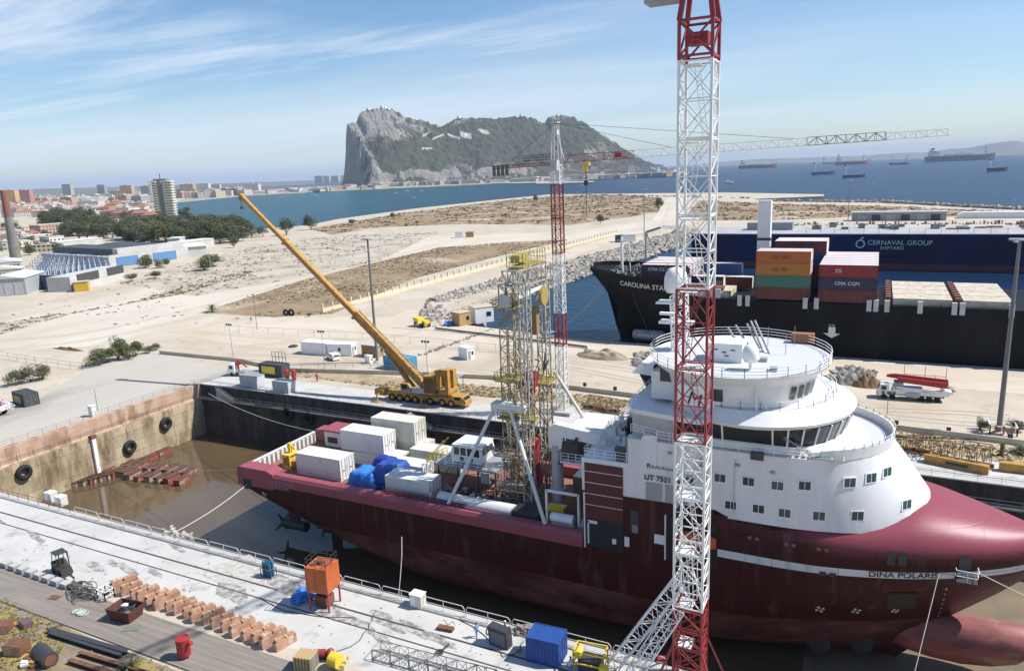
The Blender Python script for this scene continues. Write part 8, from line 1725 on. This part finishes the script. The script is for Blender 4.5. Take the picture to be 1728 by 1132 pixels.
for k, (x0, y0, x1, y1, H_, D_, cm, lab) in enumerate(((-30, 502, 46, 497, 8, 26, mat('wareh_grey', (.33, .36, .36), .7), 'grey green warehouse with sliding doors at the left edge'), (-30, 480, 40, 474, 7, 12, mat('wareh_tan', (.42, .36, .27), .8), 'tan low building behind the grey warehouse'), (-20, 462, 38, 457, 6, 22, gwh, 'white walled plant building at the foot of the chimney'))):
    a, b_ = G(x0, y0), G(x1, y1); d_, rz, L = quadwall(a, b_, D_); o = thing('warehouse', lab, 'warehouse', a, rz); MB().bb(0, L, 0, D_, 0, H_).build('wall', cm, o); MB().profile([(-.4, H_), (L*.5, H_+1.6), (L+.4, H_)], -.4, D_+.4).build('roof', mat('pale_sheet_roof', (.55, .55, .53), .7), o)
    for q in range(3 if k == 0 else 8): MB().bb(L*(.3+.22*q) if k == 0 else L*(.1+.11*q), (L*(.3+.22*q)+L*.19) if k == 0 else L*(.1+.11*q)+1.2, -.15, 0, .2 if k == 0 else 2, H_*.75).build('door' if k == 0 else 'window', lgrey if k == 0 else dark, o)
# long white perimeter wall
o = thing('boundary_wall', 'long pale perimeter wall along the foot of the wood', 'wall', G(300, 411)); mb = MB(); P_ = [G(290, 411), G(360, 403), G(398, 402), G(440, 399)]
for a, b_ in zip(P_[:-1], P_[1:]): mb.box(((a.x+b_.x)/2, (a.y+b_.y)/2, 2), ((b_-a).length, .6, 4), math.atan2((b_-a).y, (b_-a).x))
mb.build('wall', gwh, o, world=True)
# chimney
p = G(27, 437); o = thing('chimney', 'tall round chimney grey below and rusty red above at the left edge', 'chimney', (p.x, p.y, 0)); zt_ = YP(4, 322, p.y).z; zc_ = (p-CAM).dot(FW); rb = 8.5*zc_/FPX; prof_ = [(rb, 0), (rb*.8, zt_*.4), (rb*.7, zt_*.62)]
MB().lathe(prof_, n=20).build('shaft', mat('chimney_grey', (.22, .22, .20), .8, c2=(.14, .13, .12), scale=.15), o, smooth=40); MB().lathe([(rb*.7, zt_*.62), (rb*.6, zt_), (rb*.5, zt_+.4)], n=20).build('upper_shaft', mat('chimney_red', (.22, .09, .06), .8, c2=(.15, .1, .08), scale=.15), o, smooth=40)
# ================= THE ROCK =================
def PX(p):
    v = Vector(p)-CAM; z = v.dot(FW); return CX+FPX*v.dot(RR)/z, CY-FPX*v.dot(UU)/z
A_ = DP(638, 305, 3900); A_.z = 0; E_ = DP(1155, 290, 5100); E_.z = 0
ax = (E_-A_).normalized(); LR = (E_-A_).length; pe = Vector((-ax.y, ax.x, 0)); RO = 400.
sil = [(560, 300), (590, 262), (597, 222), (604, 198), (613, 187), (630, 183), (650, 182), (662, 184), (680, 195), (700, 201), (720, 205), (738, 212), (745, 213), (757, 208), (762, 203), (775, 199), (800, 199), (840, 200), (865, 197), (882, 195), (900, 200), (912, 206), (919, 209), (924, 198), (935, 195), (950, 194), (968, 198), (978, 203), (1000, 216), (1020, 230), (1040, 243), (1054, 254), (1068, 264), (1082, 272), (1110, 277), (1150, 281), (1200, 285)]
def ridge(p_):
    R = A_+ax*p_+pe*RO; x = PX((R.x, R.y, 250))[0]
    for _ in range(3): y = lin(sil, x); z = YP(x, y, R.y).z; x = PX((R.x, R.y, z))[0]
    return max(8, YP(x, lin(sil, x), R.y).z)
def fbm(v, o=5):
    s, a, f = 0, .5, 1.
    for _ in range(o): s += a*noise.noise(v*f); a *= .5; f *= 2.1
    return s
NP, NQ = 330, 120; g_ = []
def prof_w(q, p_):
    north = max(0, min(1, 1-(p_-900)/700)); st = .05*north
    base = .05+.95*q**.93 if q > 0 else 0
    if q < .10: v = q/.10*.05
    elif q < .16: v = .05+(q-.10)/.06*(.06+st*1.6)
    else: v = .11+st*1.6+(q-.16)/.84*(1-.11-st*1.6)
    return v*north+(q**1.0)*(1-north)*1.
for i in range(NP+1):
    u = i/NP; p_ = -60+(LR+60)*u**1.35; row = []; rh = ridge(max(60, p_))
    for j in range(NQ+1):
        q = j/NQ*1.30; dist = q*RO; P0 = A_+ax*p_+pe*dist
        n1 = fbm(Vector((p_*.0045, dist*.0065, 1)), 6); n2 = fbm(Vector((p_*.02, dist*.03, 5)), 4)
        rh2 = rh*(1+.035*noise.noise(Vector((p_*.03, 0, 7)))+.02*noise.noise(Vector((p_*.09, 0, 3))))
        if q <= 1: h = rh2*prof_w(max(0, min(1, q+(.05*n1 if .02 < q < .95 else 0))), p_)
        else: h = rh2*max(0, 1-((q-1)/.22)**1.2)
        cl_ = max(0, min(1, (p_+45+70*n1)/75)); cl_ = cl_*cl_*(3-2*cl_)
        rel = math.sin(math.pi*min(1, max(0, q)))  if q < 1 else .3
        h = h*cl_ + (n1*46+n2*15)*rel*cl_*min(1, h/60) + (n2*9*cl_)
        row.append((P0.x+n2*14*cl_, P0.y+n1*14*cl_, max(-1.5, h)))
    g_.append(row)
rk = bpy.data.materials.new('rock_limestone_scrub'); rk.use_nodes = True; t = rk.node_tree; b = t.nodes['Principled BSDF']; b.inputs['Roughness'].default_value = .95
tcn = t.nodes.new('ShaderNodeTexCoord'); ge = t.nodes.new('ShaderNodeNewGeometry'); sn = t.nodes.new('ShaderNodeSeparateXYZ'); t.links.new(ge.outputs['Normal'], sn.inputs[0]); sp_ = t.nodes.new('ShaderNodeSeparateXYZ'); t.links.new(tcn.outputs['Object'], sp_.inputs[0])
def rnz(scale, det=10, sc_=(1, 1, 1)):
    mp_ = t.nodes.new('ShaderNodeMapping'); mp_.inputs['Scale'].default_value = sc_; t.links.new(tcn.outputs['Object'], mp_.inputs[0]); n = t.nodes.new('ShaderNodeTexNoise'); n.inputs['Scale'].default_value = scale; n.inputs['Detail'].default_value = det; n.inputs['Roughness'].default_value = .68; t.links.new(mp_.outputs[0], n.inputs['Vector']); return n.outputs[0]
a1 = rnz(.012); a2 = rnz(.03, 8, (1, 1, .35)); a3 = rnz(.005, 4)
steep = tm(t, 'SUBTRACT', .80, sn.outputs[2])           # >0 where steep
alt = tm(t, 'MULTIPLY', tm(t, 'SUBTRACT', sp_.outputs[2], 230), .0012)
mv = tm(t, 'ADD', tm(t, 'ADD', tm(t, 'MULTIPLY', steep, 1.35), tm(t, 'MULTIPLY', tm(t, 'SUBTRACT', a1, .5), 1.6)), tm(t, 'MULTIPLY', tm(t, 'SUBTRACT', a2, .5), .9)); at_ = t.nodes.new('ShaderNodeAttribute'); at_.attribute_name = 'rockiness'; mv = tm(t, 'ADD', tm(t, 'MULTIPLY', tm(t, 'SUBTRACT', at_.outputs['Fac'], .42), 1.25), tm(t, 'ADD', tm(t, 'MULTIPLY', tm(t, 'SUBTRACT', a1, .5), 1.5), tm(t, 'MULTIPLY', tm(t, 'SUBTRACT', a2, .5), 1.3)))
mr = t.nodes.new('ShaderNodeMapRange'); t.links.new(mv, mr.inputs[0]); mr.inputs[1].default_value = .08; mr.inputs[2].default_value = .30
rc = t.nodes.new('ShaderNodeMixRGB'); t.links.new(a2, rc.inputs[0]); rc.inputs[1].default_value = (.085, .085, .085, 1); rc.inputs[2].default_value = (.36, .335, .30, 1)
gc = t.nodes.new('ShaderNodeMixRGB'); t.links.new(a1, gc.inputs[0]); gc.inputs[1].default_value = (.022, .028, .018, 1); gc.inputs[2].default_value = (.085, .088, .055, 1)
mx = t.nodes.new('ShaderNodeMixRGB'); t.links.new(mr.outputs[0], mx.inputs[0]); t.links.new(gc.outputs[0], mx.inputs[1]); t.links.new(rc.outputs[0], mx.inputs[2]); t.links.new(mx.outputs[0], b.inputs['Base Color'])
bp = t.nodes.new('ShaderNodeBump'); bp.inputs['Distance'].default_value = 9; t.links.new(a2, bp.inputs['Height']); t.links.new(bp.outputs[0], b.inputs['Normal'])
mbk = MB(); mbk.grid(g_)
rock = mbk.build('rocky_mountain', [rk, mat('quarry_pale', (.44, .42, .38), .9, c2=(.34, .33, .30), scale=.02)], None, fix=True); rock['kind'] = 'structure'
at = rock.data.attributes.new('rockiness', 'FLOAT', 'POINT'); vals = []
for i in range(NP+1):
    p_ = -60+(LR+60)*(i/NP)**1.35
    for j in range(NQ+1):
        q = j/NQ*1.30; x, y = PX(g_[i][j]); v = 0.
        nn_ = noise.noise(Vector((p_*.006, q*5, 3)))
        if p_ < 60: v = .6
        if p_ < 620: v = max(v, (.30+.55*max(0, 1-p_/620))*min(1, max(0, (q-.35)/.3)))
        if .07 < q < .2 and p_ < 1150: v = max(v, (.78*math.sin(math.pi*(q-.07)/.13)+.35*noise.noise(Vector((p_*.02, q*3, 9))))*min(1, max(0, (1250-p_)/400)))
        if .93 < q < 1.03: v = max(v, .45)
        if q < .3 and p_ > 900: v = max(v, .25+.3*nn_)
        if 985 < x < 1035 and 240 < y < 272: v = max(v, .5)
        vals.append(max(0, v+.25*nn_))
at.data.foreach_set('value', vals)
pale = [[(775, 221), (795, 226), (797, 235), (779, 232)], [(804, 217), (822, 220), (827, 227), (815, 226)], [(755, 225), (775, 232), (777, 236), (757, 230)], [(712, 229), (724, 222), (726, 224), (714, 231)], [(728, 234), (748, 226), (750, 228), (730, 237)], [(712, 249), (729, 249), (729, 252), (712, 252)]]
def inpoly(x, y, poly):
    c = False; j = len(poly)-1
    for i in range(len(poly)):
        if (poly[i][1] > y) != (poly[j][1] > y) and x < (poly[j][0]-poly[i][0])*(y-poly[i][1])/(poly[j][1]-poly[i][1])+poly[i][0]: c = not c
        j = i
    return c
for f in rock.data.polygons:
    if f.index % (NQ) > NQ*.77: continue
    x, y = PX(f.center)
    if 700 < x < 830 and any(inpoly(x, y, q) for q in pale): f.material_index = 1
mb = MB(); tp = None
for px in (622, 645, 650, 655, 775, 880, 940):
    best = None
    for row in g_:
        v = row[int(NQ/1.30)]; x, y = PX(v)
        if best is None or abs(x-px) < best[0]: best = (abs(x-px), v)
    v = best[1]; mb.bb(v[0]-8, v[0]+8, v[1]-8, v[1]+8, v[2]-4, v[2]+8); mb.bar(v, (v[0], v[1], v[2]+26), 1.6)
for k, px in enumerate((0,)):
    o = thing('radio_station', 'white huts and thin aerials on the ridge of the rock', 'radio station', g_[60][int(NQ/1.30)]); mb.build('huts', white, o, world=True)
# town at the foot of the rock
houses(85, 740, 1145, lambda x: 303-(x-740)*.018-r_.random()**1.2*7-2, (14, 34), (40, 95), 'at the foot of the rock', 'apartment block')
houses(60, 620, 1145, lambda x: 316.5-(x-620)*.037, (8, 20), (50, 120), 'along the harbour below the rock', 'apartment block')
for k in range(62):       # houses climbing the lower slope
    x = r_.uniform(760, 1120); i = min(NP-1, max(1, min(range(1, NP), key=lambda i_: abs(PX(g_[i_][14])[0]-x)))); j = r_.randrange(4, 26); v = Vector(g_[i][j])
    c = r_.choice(('white', 'cream', 'pink', 'tan', 'white')); o = house('%s house on the lower slope of the rock above the harbour' % {'white': 'white', 'cream': 'cream', 'pink': 'pinkish', 'tan': 'tan'}[c], 0, 0, r_.uniform(35, 70), 25, r_.uniform(14, 30), c, 'flat', VA, 'houses on the lower slope of the rock', pos=v); o.location.z = v.z-6
for px, py, Wpx, top, c, lab in ((690, 302, 12, 292, 'blue', 'blue glass office block at the foot of the lower cliff'), (703, 302, 4, 291, 'white', 'slim white tower right of the blue glass block'), (748, 306, 5, 289, 'white', 'slim white block at the airport terminal'), (790, 305, 8, 292, 'blue', 'pale blue block by the harbour arches'), (808, 303, 16, 290, 'cream', 'cream office block right of the pale blue one'), (1090, 295, 14, 278, 'grey', 'grey high block by the harbour right of the crane'), (1066, 295, 12, 279, 'white', 'white high block by the harbour right of the crane'), (880, 300, 20, 291, 'blue', 'blue glass waterfront block left of the crane mast'), (905, 300, 18, 291, 'blue', 'second blue glass waterfront block left of the crane mast'), (960, 299, 18, 290, 'blue', 'blue glass waterfront block right of the crane mast')):
    p = G(px, py); zc_ = (p-CAM).dot(FW); W_ = Wpx*zc_/FPX; house(lab, px, py, W_, W_*.6, YP(px, top, p.y).z, c, 'flat', VA, None, 'apartment_block', 'office block')
# arched white shed
p = G(775, 305); o = thing('arched_hall', 'pale arched hall at the airport below the rock', 'hall', (p.x, p.y, 0), VA); mb = MB(); rr_ = 95; mb.profile([(rr_*math.cos(math.pi*k/12), 42*math.sin(math.pi*k/12)) for k in range(13)], 0, 40); mb.build('shell', mat('pale_green_glass', (.42, .48, .47), .4), o)
# ---- far mountains over the strait ----
def ridge_far(name, pts, dist, m, depth=1500):
    mb = MB(); rings = []
    for x, y in pts:
        t_ = DP(x, y, dist); hz = max(1, t_.z); b0 = DP(x, y, dist-depth); b1 = DP(x, y, dist+depth); rings.append([(b0.x, b0.y, -4), ((b0.x+t_.x)/2, (b0.y+t_.y)/2, hz*.45+10*noise.noise(Vector((x*.1, 0, 0)))), (t_.x, t_.y, hz), (b1.x, b1.y, -4)])
    o = mb.loft(rings).build(name, m); o['kind'] = 'structure'
fm = mat('far_mountain', (.10, .11, .10), 1, c2=(.16, .15, .13), scale=.001)
ridge_far('far_hills', [(1470, 262), (1500, 259.5), (1540, 257.5), (1560, 258), (1600, 252), (1640, 249), (1665, 244), (1690, 240), (1712, 238), (1728, 240), (1760, 236), (1800, 240), (1860, 250)], 15000, fm)
ridge_far('far_hills', [(1180, 277), (1230, 272), (1290, 268), (1340, 267), (1400, 264.5), (1480, 262), (1520, 261)], 16500, fm)
ridge_far('far_hills', [(-60, 323), (60, 319), (240, 314.5), (330, 312), (370, 310), (470, 306.5), (530, 304.5)], 9000, fm, 600)
# ================= BOATS AND SHIPS =================
def sailboat(lab, px, py, L, grp=None, rz=0.):
    p = G(px, py, SEA); o = thing('sailing_boat', lab, 'sailing boat', (p.x, p.y, SEA), rz, grp)
    rings = [];
    for u in (-.5, -.3, 0, .25, .42, .5): w_ = L*.16*(1-abs(u*1.9)**2.6)+.05; rings.append([(L*u, -w_, L*.1), (L*u, -w_*.7, -.2), (L*u, w_*.7, -.2), (L*u, w_, L*.1)])
    MB().loft(rings).build('hull', white, o); MB().bb(-L*.2, L*.15, -L*.08, L*.08, L*.1, L*.16).build('cabin', white, o); mb = MB(); mb.bar((L*.05, 0, L*.1), (L*.05, 0, L*1.15), L*.012); mb.bar((L*.05, 0, L*.25), (-L*.35, 0, L*.25), L*.015); mb.build('mast', lgrey, o); return o
for k, (px, py, lpx) in enumerate(((473, 334, 9), (487, 331, 6), (507, 330, 6), (526, 328, 6), (534, 331, 8), (567, 328, 6), (668, 326, 7), (687, 323, 8), (711, 323, 9), (698, 334, 7), (981, 313, 7))):
    p = G(px, py, SEA); zc_ = (p-CAM).dot(FW); L = lpx*zc_/FPX
    sailboat(('white sailing boat at anchor, %s in the bay' % ('leftmost', 'second from the left', 'third from the left', 'fourth from the left', 'fifth from the left', 'sixth from the left', 'left of three before the rock', 'middle of three before the rock', 'right of three before the rock', 'lone nearest one before the rock', 'at the end of the breakwater')[k]), px, py, L, 'sailing boats in the bay', VA+r_.uniform(-.3, .3))
def farship(lab, px0, px1, py, hcol, fl=1, hh=.07, sup=.2, cranes=0, name='cargo_ship', cat='ship', masts=True, supc=None):
    a, b_ = G(px0, py, SEA), G(px1, py, SEA); zc_ = (a-CAM).dot(FW); L = (px1-px0)*zc_/FPX*.98; c = G((px0+px1)/2, py, SEA)
    o = thing(name, lab, cat, (c.x, c.y, SEA), VA + (0 if fl > 0 else math.pi)); H_ = L*hh; W_ = L*.14
    rings = []
    for u in (-.5, -.46, -.3, .3, .42, .5): w_ = W_/2*(1 if u < .35 else max(.04, (0.5-u)/.15*.7)); k = 1+.35*max(0, (u-.3)/.2); rings.append([(L*u, -w_, H_*k), (L*u, -w_*.8, -.5), (L*u, w_*.8, -.5), (L*u, w_, H_*k)])
    MB().loft(rings).build('hull', hcol, o); MB().bb(-L*.46, L*.42, -W_*.42, W_*.42, H_*.97, H_*1.06).build('deck', mat('ship_deck', (.28, .14, .11), .8), o)
    mb = MB(); mb.bb(-L*.46, -L*.46+L*.12, -W_*.4, W_*.4, H_, H_+L*sup*.55); mb.bb(-L*.45, -L*.45+L*.08, -W_*.3, W_*.3, H_+L*sup*.55, H_+L*sup*.8); mb.bb(-L*.45, -L*.36, -W_*.5, W_*.5, H_+L*sup*.62, H_+L*sup*.68); mb.build('superstructure', supc or white, o)
    MB().bb(-L*.44, -L*.40, -W_*.1, W_*.1, H_+L*sup*.8, H_+L*sup*1.).build('funnel', dark, o)
    if masts: mb = MB(); mb.bar((L*.36, 0, H_), (L*.36, 0, H_+L*sup*.95), L*.008); mb.bar((0, 0, H_), (0, 0, H_+L*sup*.5), L*.008); [mb.bb(L*(-.25+.15*k), L*(-.15+.15*k), -W_*.2, W_*.2, H_, H_+L*.03) for k in range(3)]; mb.build('masts_and_gear', supc or lgrey, o)
    return o
fbl = mat('ship_blue', (.05, .13, .32), .5); fdk = mat('ship_dark', (.08, .11, .17), .5); frd = mat('ship_red', (.30, .08, .07), .6)
farship('small blue coaster with white superstructure, left of the near pair on the open sea', 1370, 1408, 294.5, fbl, 1, .11, .42)
farship('small blue coaster with white superstructure, right of the near pair on the open sea', 1422, 1460, 299.5, fbl, 1, .11, .45)
farship('white topped ship anchored behind the left blue coaster', 1388, 1414, 276.5, fdk, 1, .08, .4, masts=False); farship('long red hulled tanker right behind the white topped ship', 1412, 1462, 278, frd, 1, .09, .22)
farship('dark mid sized tanker alone in the middle distance', 1501, 1532, 278, fdk, -1, .09, .35); farship('very long dark supertanker near the horizon on the right', 1572, 1670, 271.5, fdk, 1, .075, .12); farship('dark ship with a white tower seen end on at the far right', 1666, 1700, 289, fdk, 1, .16, .45)
farship('long low reddish ship far out right of the big crane mast', 1250, 1308, 284, frd, 1, .08, .14); farship('white ferry moored in front of the harbour', 1108, 1142, 298.5, white, 1, .18, .4, name='ferry', cat='ferry', masts=False); farship('long white moored vessel left of the ferry below the jib', 1012, 1062, 299.5, white, 1, .1, .12, name='ferry', cat='ferry', masts=False)
farship('blue ship hull along the harbour mole left of the white vessel', 992, 1018, 300.5, fbl, 1, .14, .2, masts=False)
for k, (px, py, l_) in enumerate(((1566, 283, 3), (1567, 290, 3), (1504, 333, 4), (1500, 326, 4), (1473, 312, 5), (1570, 306, 3), (1620, 311, 4), (1681, 329, 4), (1712, 339, 5), (1230, 309, 16), (1310, 279, 6))):
    p = G(px, py, SEA); zc_ = (p-CAM).dot(FW); L = l_*zc_/FPX; o = thing('motor_boat', 'tiny white motor boat on the open sea' if k < 9 else ('white boat drawing a wake right of the big crane mast' if k == 9 else 'small white boat beside the long reddish ship'), 'boat', (p.x, p.y, SEA), VA, 'tiny white boats on the open sea' if k < 9 else None); MB().loft([[(-L/2, -L*.15, L*.12), (-L/2, L*.15, L*.12), (-L/2, L*.1, 0), (-L/2, -L*.1, 0)], [(L*.2, -L*.15, L*.14), (L*.2, L*.15, L*.14), (L*.2, L*.1, 0), (L*.2, -L*.1, 0)], [(L/2, -.05, L*.18), (L/2, .05, L*.18), (L/2, .05, L*.05), (L/2, -.05, L*.05)]]).build('hull', white, o); MB().bb(-L*.25, L*.1, -L*.1, L*.1, L*.12, L*.3).build('cabin', white, o)
# ================= HAZE =================
hz = bpy.data.materials.new('haze'); hz.use_nodes = True; t = hz.node_tree
for n in list(t.nodes):
    if n.type != 'OUTPUT_MATERIAL': t.nodes.remove(n)
pv = t.nodes.new('ShaderNodeVolumePrincipled'); pv.inputs['Color'].default_value = (.66, .80, 1, 1); pv.inputs['Density'].default_value = HAZE; pv.inputs['Anisotropy'].default_value = .0
t.links.new(pv.outputs[0], [n for n in t.nodes if n.type == 'OUTPUT_MATERIAL'][0].inputs['Volume'])
o = MB().bb(-44000, 44000, -8000, 44000, -20, 480).build('haze', hz); tag(o, 'thin blue sea haze over the bay', 'haze', None, 'stuff')

for n_, new in (('deck_equipment', 'deck_unit'), ('stern_corner', 'stern_corner'), ('deck_machinery', 'deck_machine'), ('dark_machinery', 'deck_machine'), ('lashing_gear', 'lashing_frame'), ('deck_stanchions', 'deck_stanchion'), ('deck_hatches', 'deck_hatch'), ('cradle', 'cradle'), ('exhaust_pipes', 'exhaust_pipe'), ('box_fittings', 'box_fitting'), ('skylight_panes', 'skylight_pane'), ('deck_gear', 'deck_fitting'), ('cargo_rail', 'cargo_rail'), ('window_posts', 'window_post'), ('legs', 'leg'), ('steel_frames', 'steel_frame'), ('posts', 'post'), ('frames', 'frame'), ('wall_lamps', 'wall_lamp'), ('drain_pipes', 'drain_pipe')):
    for o in [x for x in bpy.data.objects if x.type == 'MESH' and (x.name == n_ or x.name.startswith(n_+'.'))]: split(o, new)
